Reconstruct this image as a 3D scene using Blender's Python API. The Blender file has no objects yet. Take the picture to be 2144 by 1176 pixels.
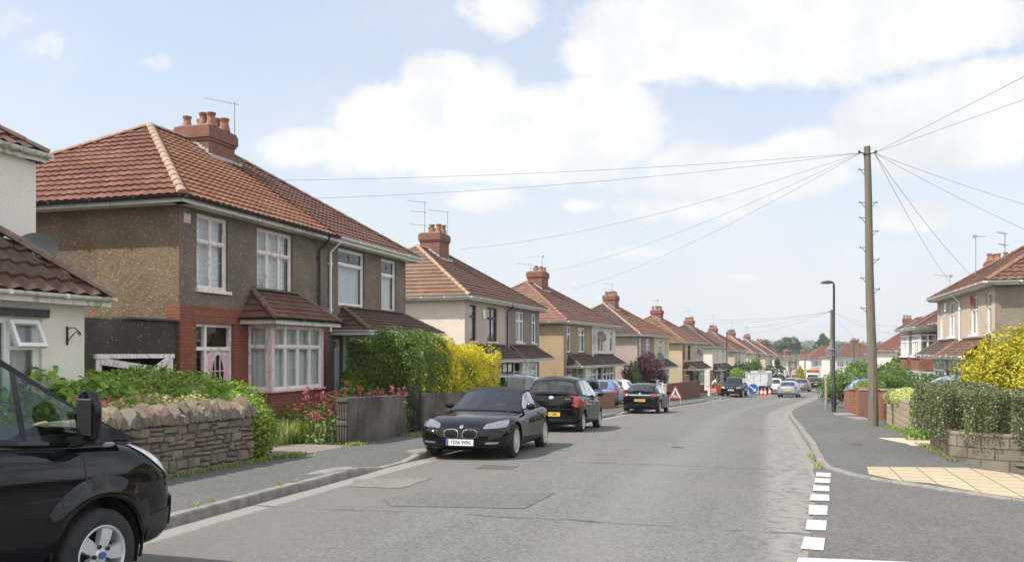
import bpy, bmesh, math, random
import numpy as np
from mathutils import Vector, Matrix
from mathutils.bvhtree import BVHTree
random.seed(11); RNG = np.random.default_rng(11)
SC = bpy.context.scene; COL = SC.collection
R = math.radians
# ------------------------------------------------------------------ camera
EYE, FPX, HOR = 1.85, 1800.0, 738.0
cam = bpy.data.cameras.new('camera'); camo = bpy.data.objects.new('camera', cam); COL.objects.link(camo)
cam.sensor_width = 36; cam.lens = FPX/2144*36; cam.shift_y = (HOR-588)/2144
cam.clip_start = .05; cam.clip_end = 9000
camo.location = (0, 0, EYE); camo.rotation_euler = (R(90), 0, 0)
SC.camera = camo
# ------------------------------------------------------------------ sun, exposure
SUN_EL = 51.0; _h = Vector((-.93, -.37)).normalized()
SUN = Vector((_h.x*math.cos(R(SUN_EL)), _h.y*math.cos(R(SUN_EL)), math.sin(R(SUN_EL))))
sl = bpy.data.lights.new('sun', 'SUN'); sl.energy = 3.5; sl.angle = R(.6); sl.color = (1, .955, .89)
so = bpy.data.objects.new('sun', sl); COL.objects.link(so)
so.rotation_euler = (-SUN).to_track_quat('-Z', 'Y').to_euler(); so.location = (-40, -20, 60)
vs = SC.view_settings; SC.display_settings.display_device = 'sRGB'
vs.view_transform = 'Standard'; vs.look = 'None'; vs.gamma = 1; vs.use_curve_mapping = False
vs.exposure = 0.78
# ------------------------------------------------------------------ node helper
class NT:
    def __init__(s, tree): s.t = tree; s.n = tree.nodes; s.l = tree.links
    def put(s, sock, v):
        if v is None: return
        if isinstance(v, bpy.types.NodeSocket): s.l.new(v, sock)
        else:
            if hasattr(sock, 'default_value'):
                if isinstance(v, (tuple, list)) and len(v) == 3 and sock.type == 'RGBA': v = (*v, 1)
                sock.default_value = v
    def node(s, t, **kw):
        n = s.n.new(t)
        for k, v in kw.items(): setattr(n, k, v)
        return n
    def math(s, op, a, b=None, c=None, clamp=False):
        n = s.node('ShaderNodeMath', operation=op, use_clamp=clamp)
        for i, v in enumerate((a, b, c)): s.put(n.inputs[i], v)
        return n.outputs[0]
    def vm(s, op, a, b=None, scale=None):
        n = s.node('ShaderNodeVectorMath', operation=op)
        s.put(n.inputs[0], a); s.put(n.inputs[1], b)
        if scale is not None: s.put(n.inputs[3], scale)
        return n.outputs['Value'] if op in ('LENGTH', 'DOT_PRODUCT', 'DISTANCE') else n.outputs[0]
    def mix(s, f, a, b, blend='MIX'):
        n = s.node('ShaderNodeMix', data_type='RGBA', blend_type=blend)
        s.put(n.inputs[0], f); s.put(n.inputs[6], a); s.put(n.inputs[7], b)
        return n.outputs[2]
    def ramp(s, f, lo, hi, a=0.0, b=1.0, smooth=True):
        n = s.node('ShaderNodeMapRange'); n.interpolation_type = 'SMOOTHSTEP' if smooth else 'LINEAR'
        s.put(n.inputs[0], f); s.put(n.inputs[1], lo); s.put(n.inputs[2], hi); s.put(n.inputs[3], a); s.put(n.inputs[4], b)
        return n.outputs[0]
    def noise(s, vec, scale, detail=4, rough=.55, dist=0, col=False):
        n = s.node('ShaderNodeTexNoise'); s.put(n.inputs['Vector'], vec)
        n.inputs['Scale'].default_value = scale; n.inputs['Detail'].default_value = detail
        n.inputs['Roughness'].default_value = rough; n.inputs['Distortion'].default_value = dist
        return n.outputs[1] if col else n.outputs[0]
    def voro(s, vec, scale, feature='F1', rnd=1.0):
        n = s.node('ShaderNodeTexVoronoi', feature=feature); s.put(n.inputs['Vector'], vec)
        n.inputs['Scale'].default_value = scale; n.inputs['Randomness'].default_value = rnd
        return n
    def white(s, vec):
        n = s.node('ShaderNodeTexWhiteNoise', noise_dimensions='3D'); s.put(n.inputs[0], vec); return n.outputs[0]
    def sep(s, v):
        n = s.node('ShaderNodeSeparateXYZ'); s.put(n.inputs[0], v); return n.outputs
    def comb(s, x, y, z=0):
        n = s.node('ShaderNodeCombineXYZ')
        for i, v in enumerate((x, y, z)): s.put(n.inputs[i], v)
        return n.outputs[0]
    def bump(s, h, strength=.4, dist=.02, normal=None):
        n = s.node('ShaderNodeBump'); s.put(n.inputs['Height'], h)
        n.inputs['Strength'].default_value = strength; n.inputs['Distance'].default_value = dist
        s.put(n.inputs['Normal'], normal); return n.outputs[0]
# ------------------------------------------------------------------ sky with cumulus
wd = bpy.data.worlds.new('World'); SC.world = wd; wd.use_nodes = True
wt = NT(wd.node_tree)
for n in list(wt.n): wt.n.remove(n)
sky = wt.node('ShaderNodeTexSky', sky_type='NISHITA'); sky.sun_disc = False
sky.sun_elevation = R(SUN_EL); sky.sun_rotation = math.atan2(SUN.x, SUN.y)
sky.air_density = 1.0; sky.dust_density = 2.0; sky.ozone_density = 1.0
dirv = wt.node('ShaderNodeTexCoord').outputs['Generated']
dx, dy, dz = wt.sep(dirv)
den = wt.math('MAXIMUM', wt.math('ABSOLUTE', dy), .12)
qu = wt.math('DIVIDE', dx, den); qv = wt.math('DIVIDE', dz, den)
q = wt.comb(qu, qv, dy)
nz = wt.noise(q, 8.0, 11, .60, .35)
nz2 = wt.noise(q, 26.0, 7, .6, .3)
nsum = wt.math('ADD', wt.math('MULTIPLY', wt.math('SUBTRACT', nz, .5), 1.3), wt.math('MULTIPLY', wt.math('SUBTRACT', nz2, .5), .45))
def px(u, v): return ((u-1072)/FPX, (HOR-v)/FPX)
# heaps of cumulus: centre u,v and radii in pixels of the sky, strength
CL = [(960, 235, 190, 135, 1.0), (1110, 270, 200, 110, 1.0), (820, 250, 120, 95, .9), (1260, 255, 150, 115, .95), (1000, 320, 420, 75, .8), (640, 310, 130, 50, .6), (900, 165, 95, 60, .7),
      (1600, 70, 420, 120, 1.0), (1330, 120, 190, 70, .8), (1900, 40, 330, 100, .9), (1060, 30, 140, 75, .55),
      (2020, 250, 260, 115, .95), (2130, 190, 200, 90, .9), (1860, 310, 180, 70, .6),
      (1560, 360, 260, 75, .85), (1680, 320, 130, 60, .7), (1480, 440, 190, 40, .55), (1010, 415, 110, 45, .5),
      (1900, 460, 140, 38, .6), (1350, 530, 260, 22, .35), (1750, 530, 240, 24, .35), (1560, 580, 90, 16, .4),
      (90, 95, 150, 38, .30), (330, 130, 80, 26, .26), (20, 60, 70, 60, .28), (1210, 432, 60, 18, .4)]
mask = None
for (u, v, ru, rv, st) in CL:
    cx, cy = px(u, v)
    d = wt.vm('LENGTH', wt.comb(wt.math('DIVIDE', wt.math('SUBTRACT', qu, cx), ru/FPX), wt.math('DIVIDE', wt.math('SUBTRACT', qv, cy), rv/FPX)))
    b = wt.math('MULTIPLY', wt.ramp(d, 1.45, .15), st)
    mask = b if mask is None else wt.math('MAXIMUM', mask, b)
mask = wt.ramp(wt.math('ADD', mask, wt.math('MULTIPLY', nsum, 1.0)), .16, .52)
veil = wt.ramp(wt.noise(q, 3.0, 6, .6, .4), .42, .75, 0, .35)
mask = wt.math('MAXIMUM', mask, veil)
mask = wt.math('MULTIPLY', mask, wt.ramp(dz, -.02, .05))
skyc = wt.vm('SCALE', sky.outputs[0], None, .135)
# pale summer haze in the air low over the horizon
hazef = wt.ramp(qv, .42, .0, .50, .93)
skyc = wt.mix(hazef, skyc, (.475, .505, .54))
# unseen clouds beside and behind us, added and brightened to lift the fill light
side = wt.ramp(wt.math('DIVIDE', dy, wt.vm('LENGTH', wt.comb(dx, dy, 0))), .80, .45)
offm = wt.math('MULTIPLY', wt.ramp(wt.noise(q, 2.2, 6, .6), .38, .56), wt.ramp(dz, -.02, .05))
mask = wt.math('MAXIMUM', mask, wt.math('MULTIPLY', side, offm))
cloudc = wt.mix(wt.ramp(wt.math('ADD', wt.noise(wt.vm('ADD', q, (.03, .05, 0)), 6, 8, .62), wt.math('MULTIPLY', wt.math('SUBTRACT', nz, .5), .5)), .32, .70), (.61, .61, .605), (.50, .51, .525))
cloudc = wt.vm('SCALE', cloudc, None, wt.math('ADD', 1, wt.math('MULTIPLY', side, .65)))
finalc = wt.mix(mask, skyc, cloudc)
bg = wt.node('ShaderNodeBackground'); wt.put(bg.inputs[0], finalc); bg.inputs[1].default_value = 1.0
wo = wt.node('ShaderNodeOutputWorld'); wt.l.new(bg.outputs[0], wo.inputs[0])
# ------------------------------------------------------------------ lie of the land
def interp(tab, y): return float(np.interp(y, [a for a, b in tab], [b for a, b in tab]))
HT = [(-40, 1.62), (0, 1.80), (6, 1.86), (13, 1.93), (16, 1.98), (25, 2.25), (35, 2.63), (42, 2.93), (50, 3.2), (60, 3.5), (75, 3.9), (97, 4.4), (120, 5.0), (148, 5.5), (166, 5.85), (270, 7.7), (420, 9.2), (900, 11)]
_ys = np.arange(-60, 905, 1.0); _hs = np.interp(_ys, [a for a, b in HT], [b for a, b in HT])
_k = np.ones(7)/7; _hs = np.convolve(np.pad(_hs, 3, 'edge'), _k, 'valid')
def G(y): return EYE - float(np.interp(y, _ys, _hs))                 # road level at distance y
def tanh_(y):
    t = min(1, max(0, (y-32)/26)); return .295 + .125*t*t*(3-2*t)
_yy = np.arange(-60, 420, .5); _tt = np.array([tanh_(v) for v in _yy]); _xx = np.concatenate([[0], np.cumsum((_tt[1:]+_tt[:-1])*.25)])
_xx += -2.55 - np.interp(13.26, _yy, _xx)
def XL(y): return float(np.interp(y, _yy, _xx))                       # left kerb
ROADW = 7.3
def ang(y): return math.atan(tanh_(y))
def S(y, off, z=0.0):                                                 # point off metres to the right of the left kerb
    a = ang(y); x = XL(y) + off*math.cos(a); yy = y - off*math.sin(a)
    return Vector((x, yy, G(yy)+z))
def U(u, y, z=None):                                                  # ground point at distance y in direction u
    return Vector(((u-1072)/FPX*y, y, G(y) if z is None else z))
def ROT(y): return math.pi/2 - ang(y)                                 # rotation taking +x down the street
# ------------------------------------------------------------------ mesh builder
def newmesh_obj(name, me, parent=None, loc=None, rot=None):
    o = bpy.data.objects.new(name, me); COL.objects.link(o)
    if parent: o.parent = parent
    if loc is not None: o.location = loc
    if rot is not None: o.rotation_euler = rot if isinstance(rot, (tuple, list)) else (0, 0, rot)
    return o
def tag(o, label=None, cat=None, group=None, kind=None):
    if label: o['label'] = label
    if cat: o['category'] = cat
    if group: o['group'] = group
    if kind: o['kind'] = kind
    return o
def thing(name, label, cat, loc=(0, 0, 0), rot=0, group=None):
    o = bpy.data.objects.new(name, None); COL.objects.link(o); o.location = loc; o.rotation_euler = (0, 0, rot)
    o.empty_display_size = .2
    return tag(o, label, cat, group)
def auto_uv(me):
    n = len(me.loops)
    if not n: return
    vi = np.empty(n, np.int32); me.loops.foreach_get('vertex_index', vi)
    co = np.empty(len(me.vertices)*3, np.float32); me.vertices.foreach_get('co', co); co = co.reshape(-1, 3)
    nf = len(me.polygons); nr = np.empty(nf*3, np.float32); me.polygons.foreach_get('normal', nr); nr = np.abs(nr.reshape(-1, 3))
    lt = np.empty(nf, np.int32); me.polygons.foreach_get('loop_total', lt)
    pl = np.repeat(np.arange(nf), lt); a = nr[pl]; c = co[vi]
    uv = np.where((a[:, 2] > .75)[:, None], c[:, :2], np.where((a[:, 0] > a[:, 1])[:, None], c[:, [1, 2]], c[:, [0, 2]]))
    l = me.uv_layers.new(name='UVMap'); l.data.foreach_set('uv', uv.astype(np.float32).ravel())
class MB:
    def __init__(s): s.v = []; s.f = []; s.m = []; s.M = None; s.uvf = {}
    def add(s, vs, fs, m=0):
        b = len(s.v)
        if s.M is not None: vs = [s.M @ Vector(v) for v in vs]
        s.v += [tuple(v) for v in vs]; s.f += [tuple(b+i for i in f) for f in fs]; s.m += [m]*len(fs)
    def quad(s, a, b, c, d, m=0): s.add([a, b, c, d], [(0, 1, 2, 3)], m)
    def tri(s, a, b, c, m=0): s.add([a, b, c], [(0, 1, 2)], m)
    def box(s, x0, x1, y0, y1, z0, z1, m=0):
        s.add([(x0, y0, z0), (x1, y0, z0), (x1, y1, z0), (x0, y1, z0), (x0, y0, z1), (x1, y0, z1), (x1, y1, z1), (x0, y1, z1)],
              [(3, 2, 1, 0), (4, 5, 6, 7), (0, 1, 5, 4), (1, 2, 6, 5), (2, 3, 7, 6), (3, 0, 4, 7)], m)
    def cbox(s, x0, x1, y0, y1, z0, z1, c=.01, m=0):                   # box with chamfered upright edges and top
        p = [(x0+c, y0), (x1-c, y0), (x1, y0+c), (x1, y1-c), (x1-c, y1), (x0+c, y1), (x0, y1-c), (x0, y0+c)]
        cx, cy = (x0+x1)/2, (y0+y1)/2
        q = [(cx+(a-cx)*(1-2*c/(x1-x0)), cy+(b-cy)*(1-2*c/(y1-y0))) for a, b in p]
        vs = [(a, b, z0) for a, b in p]+[(a, b, z1-c) for a, b in p]+[(a, b, z1) for a, b in q]
        fs = [tuple(range(7, -1, -1)), tuple(range(16, 24))]
        for k in (0, 8):
            for i in range(8): fs.append((k+i, k+(i+1) % 8, k+8+(i+1) % 8, k+8+i))
        s.add(vs, fs, m)
    def obox(s, c, ax, ay, az, hx, hy, hz, m=0):                       # oriented box
        c = Vector(c); ax, ay, az = Vector(ax)*hx, Vector(ay)*hy, Vector(az)*hz
        vs = [c+ax*i+ay*j+az*k for k in (-1, 1) for (i, j) in ((-1, -1), (1, -1), (1, 1), (-1, 1))]
        s.add(vs, [(3, 2, 1, 0), (4, 5, 6, 7), (0, 1, 5, 4), (1, 2, 6, 5), (2, 3, 7, 6), (3, 0, 4, 7)], m)
    def bar(s, a, b, w, t, up=(0, 0, 1), m=0):                         # rectangular bar a to b
        a, b = Vector(a), Vector(b); d = (b-a); L = d.length
        if L < 1e-6: return
        d /= L; u = Vector(up)
        if abs(d.dot(u)) > .95: u = Vector((0, 1, 0))
        sx = d.cross(u).normalized(); u = sx.cross(d)
        s.obox((a+b)/2, d, sx, u, L/2, w/2, t/2, m)
    def prism(s, poly, z0, z1, m=0):                                   # plan polygon (ccw) extruded in z
        n = len(poly)
        vs = [(p[0], p[1], z0) for p in poly]+[(p[0], p[1], z1) for p in poly]
        s.add(vs, [tuple(range(n-1, -1, -1)), tuple(range(n, 2*n))]+[(i, (i+1) % n, n+(i+1) % n, n+i) for i in range(n)], m)
    def prism_y(s, poly, y0, y1, m=0):                                 # (x,z) polygon extruded in y
        n = len(poly)
        vs = [(p[0], y0, p[1]) for p in poly]+[(p[0], y1, p[1]) for p in poly]
        s.add(vs, [tuple(range(n)), tuple(range(2*n-1, n-1, -1))]+[((i+1) % n, i, n+i, n+(i+1) % n) for i in range(n)], m)
    def tube(s, pts, r, n=8, m=0, caps=True, r2=None):
        pts = [Vector(p) for p in pts]; k = len(pts); rs = r if isinstance(r, (list, tuple)) else [r]*k
        vs = []; fs = []; up0 = Vector((0, 0, 1))
        for i, p in enumerate(pts):
            d = (pts[min(i+1, k-1)]-pts[max(i-1, 0)]).normalized()
            u = up0 if abs(d.dot(up0)) < .95 else Vector((0, 1, 0))
            a = d.cross(u).normalized(); b = a.cross(d)
            for j in range(n):
                t = 2*math.pi*j/n; vs.append(p+a*math.cos(t)*rs[i]+b*math.sin(t)*rs[i])
        for i in range(k-1):
            for j in range(n): fs.append((i*n+j, i*n+(j+1) % n, (i+1)*n+(j+1) % n, (i+1)*n+j))
        if caps: fs += [tuple(range(n-1, -1, -1)), tuple(range((k-1)*n, k*n))]
        s.add(vs, fs, m)
    def lathe(s, prof, n=16, axis='z', c=(0, 0, 0), m=0, caps=True):   # prof: list of (radius, height)
        vs = []; fs = []; k = len(prof)
        for r, h in prof:
            for j in range(n):
                t = 2*math.pi*j/n; a, b = r*math.cos(t), r*math.sin(t)
                v = (a, b, h) if axis == 'z' else ((a, h, -b) if axis == 'y' else (h, a, b))
                vs.append((v[0]+c[0], v[1]+c[1], v[2]+c[2]))
        for i in range(k-1):
            for j in range(n): fs.append((i*n+j, i*n+(j+1) % n, (i+1)*n+(j+1) % n, (i+1)*n+j))
        if caps: fs += [tuple(range(n-1, -1, -1)), tuple(range((k-1)*n, k*n))]
        s.add(vs, fs, m)
    def grid(s, P, m=0, flip=False, closed=False):                     # P[i][j] rows of points
        r, c = len(P), len(P[0]); vs = [p for row in P for p in row]; fs = []
        for i in range(r-1):
            for j in range(c if closed else c-1):
                f = (i*c+j, i*c+(j+1) % c, (i+1)*c+(j+1) % c, (i+1)*c+j)
                fs.append(f[::-1] if flip else f)
        s.add(vs, fs, m)
    def mesh(s, name, mats):
        me = bpy.data.meshes.new(name); me.from_pydata(s.v, [], s.f)
        for m in (mats if isinstance(mats, (list, tuple)) else [mats]): me.materials.append(m)
        me.polygons.foreach_set('material_index', np.array(s.m, np.int32)); me.update(); auto_uv(me)
        return me
    def build(s, name, mats, parent=None, smooth=None, loc=None, rot=None):
        me = s.mesh(name, mats)
        if smooth is not None: smooth_me(me, smooth)
        return newmesh_obj(name, me, parent, loc, rot)
def smooth_me(me, deg=40):
    me.polygons.foreach_set('use_smooth', np.ones(len(me.polygons), bool))
    me.set_sharp_from_angle(angle=R(deg))
def struct(o): o['kind'] = 'structure'; return o
def copy_tree(o, parent=None):
    c = o.copy(); COL.objects.link(c)
    if parent: c.parent = parent
    for ch in [x for x in bpy.data.objects if x.parent == o]: copy_tree(ch, c)
    return c
def text(name, s, size, mat, parent, loc, rot, depth=.002, align='CENTER', sx=1.0, bold=0.0):
    cu = bpy.data.curves.new(name, 'FONT'); cu.body = s; cu.size = size; cu.align_x = align; cu.align_y = 'CENTER'; cu.extrude = depth; cu.offset = bold
    cu.resolution_u = 2
    t = bpy.data.objects.new('tmp', cu); COL.objects.link(t)
    dg = bpy.context.evaluated_depsgraph_get(); me = bpy.data.meshes.new_from_object(t.evaluated_get(dg)); me.name = name
    bpy.data.objects.remove(t); bpy.data.curves.remove(cu)
    me.materials.clear(); me.materials.append(mat)
    for v in me.vertices: v.co.x *= sx
    return newmesh_obj(name, me, parent, loc, rot)
# ------------------------------------------------------------------ materials
MATS = {}
def new_mat(name):
    m = bpy.data.materials.new(name); m.use_nodes = True; t = NT(m.node_tree)
    p = m.node_tree.nodes['Principled BSDF']; return m, t, p
def objv(t): return t.node('ShaderNodeTexCoord').outputs['Object']
def uvv(t): return t.node('ShaderNodeTexCoord').outputs['UV']
def plain(name, col, rough=.6, metal=0, coat=0, spec=.5, var=.0, vscale=3, bump=0, bscale=60):
    m, t, p = new_mat(name); p.inputs['Roughness'].default_value = rough; p.inputs['Metallic'].default_value = metal
    p.inputs['Coat Weight'].default_value = coat; p.inputs['Coat Roughness'].default_value = .04; p.inputs['Specular IOR Level'].default_value = spec
    if var:
        n = t.noise(objv(t), vscale, 6, .65)
        t.put(p.inputs['Base Color'], t.mix(t.ramp(n, .3, .7), tuple(c*(1-var) for c in col), tuple(min(1, c*(1+var)) for c in col)))
    else: p.inputs['Base Color'].default_value = (*col, 1)
    if bump: t.put(p.inputs['Normal'], t.bump(t.noise(objv(t), bscale, 5, .7), bump, .01))
    return m
def render_mat(name, col, var=.18, grain=45, bump=.6, specks=0.0, stain=.25, dist=.02):
    """roughcast, pebbledash or smooth painted render"""
    m, t, p = new_mat(name); v = objv(t); p.inputs['Roughness'].default_value = .92; p.inputs['Specular IOR Level'].default_value = .2
    n1 = t.noise(v, .9, 5, .6); n2 = t.noise(v, grain, 5, .75); n3 = t.noise(t.vm('MULTIPLY', v, (2.2, 2.2, .35)), 1.6, 6, .65)
    c = t.mix(t.ramp(n1, .3, .7), tuple(a*(1-var) for a in col), tuple(min(1, a*(1+var)) for a in col))
    c = t.mix(t.ramp(n2, .35, .7, .30, 0), c, tuple(a*.45 for a in col))
    c = t.mix(t.math('MULTIPLY', t.ramp(n3, .52, .75), stain), c, tuple(a*.5 for a in col))
    if specks:
        vo = t.voro(v, 34); sel = t.math('MULTIPLY', t.math('LESS_THAN', vo.outputs['Distance'], .33), t.math('GREATER_THAN', t.sep(vo.outputs['Color'])[0], 1-specks))
        c = t.mix(t.math('MULTIPLY', sel, .75), c, (.56, .54, .49))
    t.put(p.inputs['Base Color'], c)
    t.put(p.inputs['Normal'], t.bump(t.math('ADD', n2, t.math('MULTIPLY', t.noise(v, grain*.4, 3), .8)), bump, dist))
    return m
def brick_mat(name, c1, c2, mortar, bw=.225, bh=.075, ms=.010, dirt=.3, bump=.5):
    m, t, p = new_mat(name); v = uvv(t); p.inputs['Roughness'].default_value = .88; p.inputs['Specular IOR Level'].default_value = .2
    b = t.node('ShaderNodeTexBrick'); t.put(b.inputs['Vector'], v); b.inputs['Scale'].default_value = 1
    b.inputs['Color1'].default_value = (*c1, 1); b.inputs['Color2'].default_value = (*c2, 1); b.inputs['Mortar'].default_value = (*mortar, 1)
    b.inputs['Brick Width'].default_value = bw; b.inputs['Row Height'].default_value = bh; b.inputs['Mortar Size'].default_value = ms; b.inputs['Mortar Smooth'].default_value = .3
    n = t.noise(objv(t), 2.2, 6, .65); n2 = t.noise(objv(t), 50, 4, .7)
    c = t.mix(t.math('MULTIPLY', t.ramp(n, .45, .75), dirt), b.outputs[0], tuple(a*.35 for a in c1))
    c = t.mix(t.ramp(n2, .4, .7, .25, 0), c, tuple(a*.5 for a in c1))
    t.put(p.inputs['Base Color'], c)
    t.put(p.inputs['Normal'], t.bump(t.math('ADD', t.math('MULTIPLY', b.outputs[1], -1), t.math('MULTIPLY', n2, .5)), bump, .012))
    return m
def tile_mat(name, c1, c2, c3, lichen=(.42, .36, .24), lich=.25, moss=.0, rough=.85):
    """roof tile: colour per tile from the tile index in the UV map, lichen and soot patches"""
    m, t, p = new_mat(name); v = uvv(t); p.inputs['Roughness'].default_value = rough; p.inputs['Specular IOR Level'].default_value = .25
    fl = t.vm('FLOOR', v); w = t.white(fl); w2 = t.white(t.vm('ADD', fl, (17.3, 5.1, 2.2)))
    c = t.mix(w, c1, c2); c = t.mix(t.math('MULTIPLY', t.math('GREATER_THAN', w2, .78), .8), c, c3)
    o = objv(t); n = t.noise(o, 1.3, 7, .7); n2 = t.noise(o, 14, 5, .75)
    c = t.mix(t.math('MULTIPLY', t.ramp(t.math('ADD', n, t.math('MULTIPLY', t.math('SUBTRACT', n2, .5), .6)), .52, .75), lich), c, lichen)
    c = t.mix(t.ramp(n2, .38, .62, .35, 0), c, tuple(a*.45 for a in c1))
    if moss:
        c = t.mix(t.math('MULTIPLY', t.ramp(t.noise(o, .8, 4), .55, .7), moss), c, (.33, .20, .03))
    t.put(p.inputs['Base Color'], c); t.put(p.inputs['Normal'], t.bump(n2, .35, .015))
    return m
def glass_mat(name, tint=(.86, .9, .9), rough=.01, boost=1.0):
    m = bpy.data.materials.new(name); m.use_nodes = True; t = NT(m.node_tree); t.n.remove(t.n['Principled BSDF'])
    tr = t.node('ShaderNodeBsdfTransparent'); tr.inputs[0].default_value = (*tint, 1)
    gl = t.node('ShaderNodeBsdfGlossy'); gl.inputs['Roughness'].default_value = rough; gl.inputs[0].default_value = (.95, .97, 1, 1)
    ge = t.node('ShaderNodeNewGeometry'); cs = t.math('ABSOLUTE', t.vm('DOT_PRODUCT', ge.outputs['Normal'], ge.outputs['Incoming']))
    fr = t.math('ADD', .045, t.math('MULTIPLY', .955, t.math('POWER', t.math('SUBTRACT', 1, cs), 5)))
    # slightly uneven panes
    t.put(gl.inputs['Normal'], t.bump(t.noise(objv(t), 1.7, 2), .05, .05))
    mx = t.node('ShaderNodeMixShader'); t.put(mx.inputs[0], t.math('MULTIPLY', fr, boost, clamp=True)); t.l.new(tr.outputs[0], mx.inputs[1]); t.l.new(gl.outputs[0], mx.inputs[2])
    t.l.new(mx.outputs[0], t.n['Material Output'].inputs[0])
    return m
def leaf_mat(name, c1, c2, c3, trans=.35, rough=.5, k=1.35):
    c1, c2, c3 = [tuple(min(.8, v*k) for v in c) for c in (c1, c2, c3)]
    m = bpy.data.materials.new(name); m.use_nodes = True; t = NT(m.node_tree); p = t.n['Principled BSDF']
    a = t.node('ShaderNodeAttribute', attribute_name='tint').outputs['Fac']
    c = t.mix(t.ramp(a, 0, .55), c1, c2); c = t.mix(t.ramp(a, .6, 1), c, c3)
    t.put(p.inputs['Base Color'], c); p.inputs['Roughness'].default_value = rough; p.inputs['Specular IOR Level'].default_value = .35
    tl = t.node('ShaderNodeBsdfTranslucent'); t.put(tl.inputs[0], c)
    mx = t.node('ShaderNodeMixShader'); mx.inputs[0].default_value = trans
    t.l.new(p.outputs[0], mx.inputs[1]); t.l.new(tl.outputs[0], mx.inputs[2]); t.l.new(mx.outputs[0], t.n['Material Output'].inputs[0])
    return m
def asphalt_mat(name, base, warm, lat=False, grain=70):
    m, t, p = new_mat(name); o = objv(t); v = uvv(t); p.inputs['Roughness'].default_value = .9; p.inputs['Specular IOR Level'].default_value = .25
    n1 = t.noise(o, .35, 6, .6); n2 = t.math('ADD', t.math('MULTIPLY', t.noise(o, grain, 4, .8), .6), t.math('MULTIPLY', t.noise(o, grain*.3, 3, .8), .4)); n3 = t.noise(t.vm('MULTIPLY', v, (1.6, .16, 1)), 1.0, 6, .65)
    n4 = t.noise(o, 9, 5, .7)
    c = t.mix(t.ramp(n1, .35, .68), base, warm)
    c = t.mix(t.ramp(n3, .38, .66, .0, .38), c, tuple(a*1.32 for a in base))
    c = t.mix(t.ramp(n4, .46, .64, 0, .22), c, tuple(a*.62 for a in base))
    c = t.mix(t.ramp(n2, .42, .60, .55, 0), c, tuple(a*.38 for a in base))
    vo = t.voro(o, 120); sel = t.math('MULTIPLY', t.math('LESS_THAN', vo.outputs['Distance'], .33), t.math('GREATER_THAN', t.sep(vo.outputs['Color'])[0], .82))
    c = t.mix(t.math('MULTIPLY', sel, .5), c, (.34, .33, .31))
    agg = t.sep(t.voro(o, 34).outputs['Color'])[1]; ag2 = t.sep(t.voro(o, 75).outputs['Color'])[0]
    ag = t.ramp(t.math('ADD', t.math('MULTIPLY', agg, .45), t.math('MULTIPLY', ag2, .55)), .1, .9, .78, 1.20)
    c = t.mix(1.0, c, t.comb(ag, ag, ag), 'MULTIPLY')
    if lat:
        x, y, _ = t.sep(v)                                            # x: metres from the left kerb, y: metres along
        edge = t.math('ADD', x, t.math('MULTIPLY', t.math('SUBTRACT', t.noise(o, 2.6, 6, .7), .5), .9))
        # reddish old surface near the left kerb, pale concrete channel, rubbed strip by the right kerb
        c = t.mix(t.ramp(edge, 2.7, 1.2, 0, .55), c, (.150, .132, .118))
        e2 = t.math('ADD', x, t.math('MULTIPLY', t.math('SUBTRACT', t.noise(o, 7, 5, .7), .5), .22))
        c = t.mix(t.ramp(e2, .40, .30, 0, .75), c, (.255, .245, .225)); c = t.mix(t.ramp(e2, 6.86, 6.92, 0, .7), c, (.25, .235, .21))
        c = t.mix(t.math('MULTIPLY', t.ramp(e2, 6.05, 6.35, 0, .85), t.ramp(t.noise(o, 6, 6, .75), .40, .52)), c, (.235, .22, .20))
        # wheel tracks rubbed pale
        tr = t.math('ABSOLUTE', t.math('SUBTRACT', x, 4.6)); c = t.mix(t.ramp(tr, .7, .1, 0, .22), c, tuple(a*1.45 for a in base))
        # transverse cracks at old slab joints
        w = t.math('ADD', y, t.math('MULTIPLY', t.math('SUBTRACT', t.noise(o, 1.1, 5, .6), .5), .55))
        fr = t.math('ABSOLUTE', t.math('SUBTRACT', t.math('FRACT', t.math('DIVIDE', w, 5.7)), .5))
        crack = t.math('MULTIPLY', t.math('GREATER_THAN', fr, .4925), t.ramp(t.noise(o, .8, 4), .36, .46))
        c = t.mix(t.math('MULTIPLY', crack, .62), c, tuple(a*.30 for a in base))
        wide = t.math('MULTIPLY', t.ramp(fr, .472, .497), t.ramp(t.noise(o, 1.7, 5), .45, .6))
        c = t.mix(t.math('MULTIPLY', wide, .30), c, (.22, .215, .205))
        vc = t.voro(t.vm('ADD', o, t.vm('SCALE', t.noise(o, 1.3, 4, .6, col=True), None, 1.4)), .26, 'DISTANCE_TO_EDGE')
        ck = t.math('MULTIPLY', t.math('LESS_THAN', vc.outputs['Distance'], .0045), t.ramp(t.noise(o, .5, 3), .47, .58))
        c = t.mix(t.math('MULTIPLY', ck, .6), c, tuple(a*.35 for a in base))
    t.put(p.inputs['Base Color'], c); t.put(p.inputs['Normal'], t.bump(t.math('ADD', n2, t.math('MULTIPLY', n4, .4)), .55, .012))
    return m
def paint_mat(name, col, flake=0.0, rough=.28, coat=1.0):
    m, t, p = new_mat(name); o = objv(t)
    n = t.noise(o, 2.5, 5, .6)
    t.put(p.inputs['Base Color'], t.mix(t.ramp(n, .3, .75, 0, .5), col, tuple(a*.8+.004 for a in col)))
    p.inputs['Metallic'].default_value = flake; p.inputs['Specular IOR Level'].default_value = .0 if max(col) < .02 else .5; p.inputs['Coat Weight'].default_value = coat
    # road film dulls the lower body
    p.inputs['Coat Roughness'].default_value = .03; t.put(p.inputs['Roughness'], t.ramp(t.noise(o, 6, 5, .7), .3, .8, rough, rough+.2))
    t.put(p.inputs['Coat Normal'], t.bump(t.noise(o, 3, 2), .03, .05))
    return m
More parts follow.
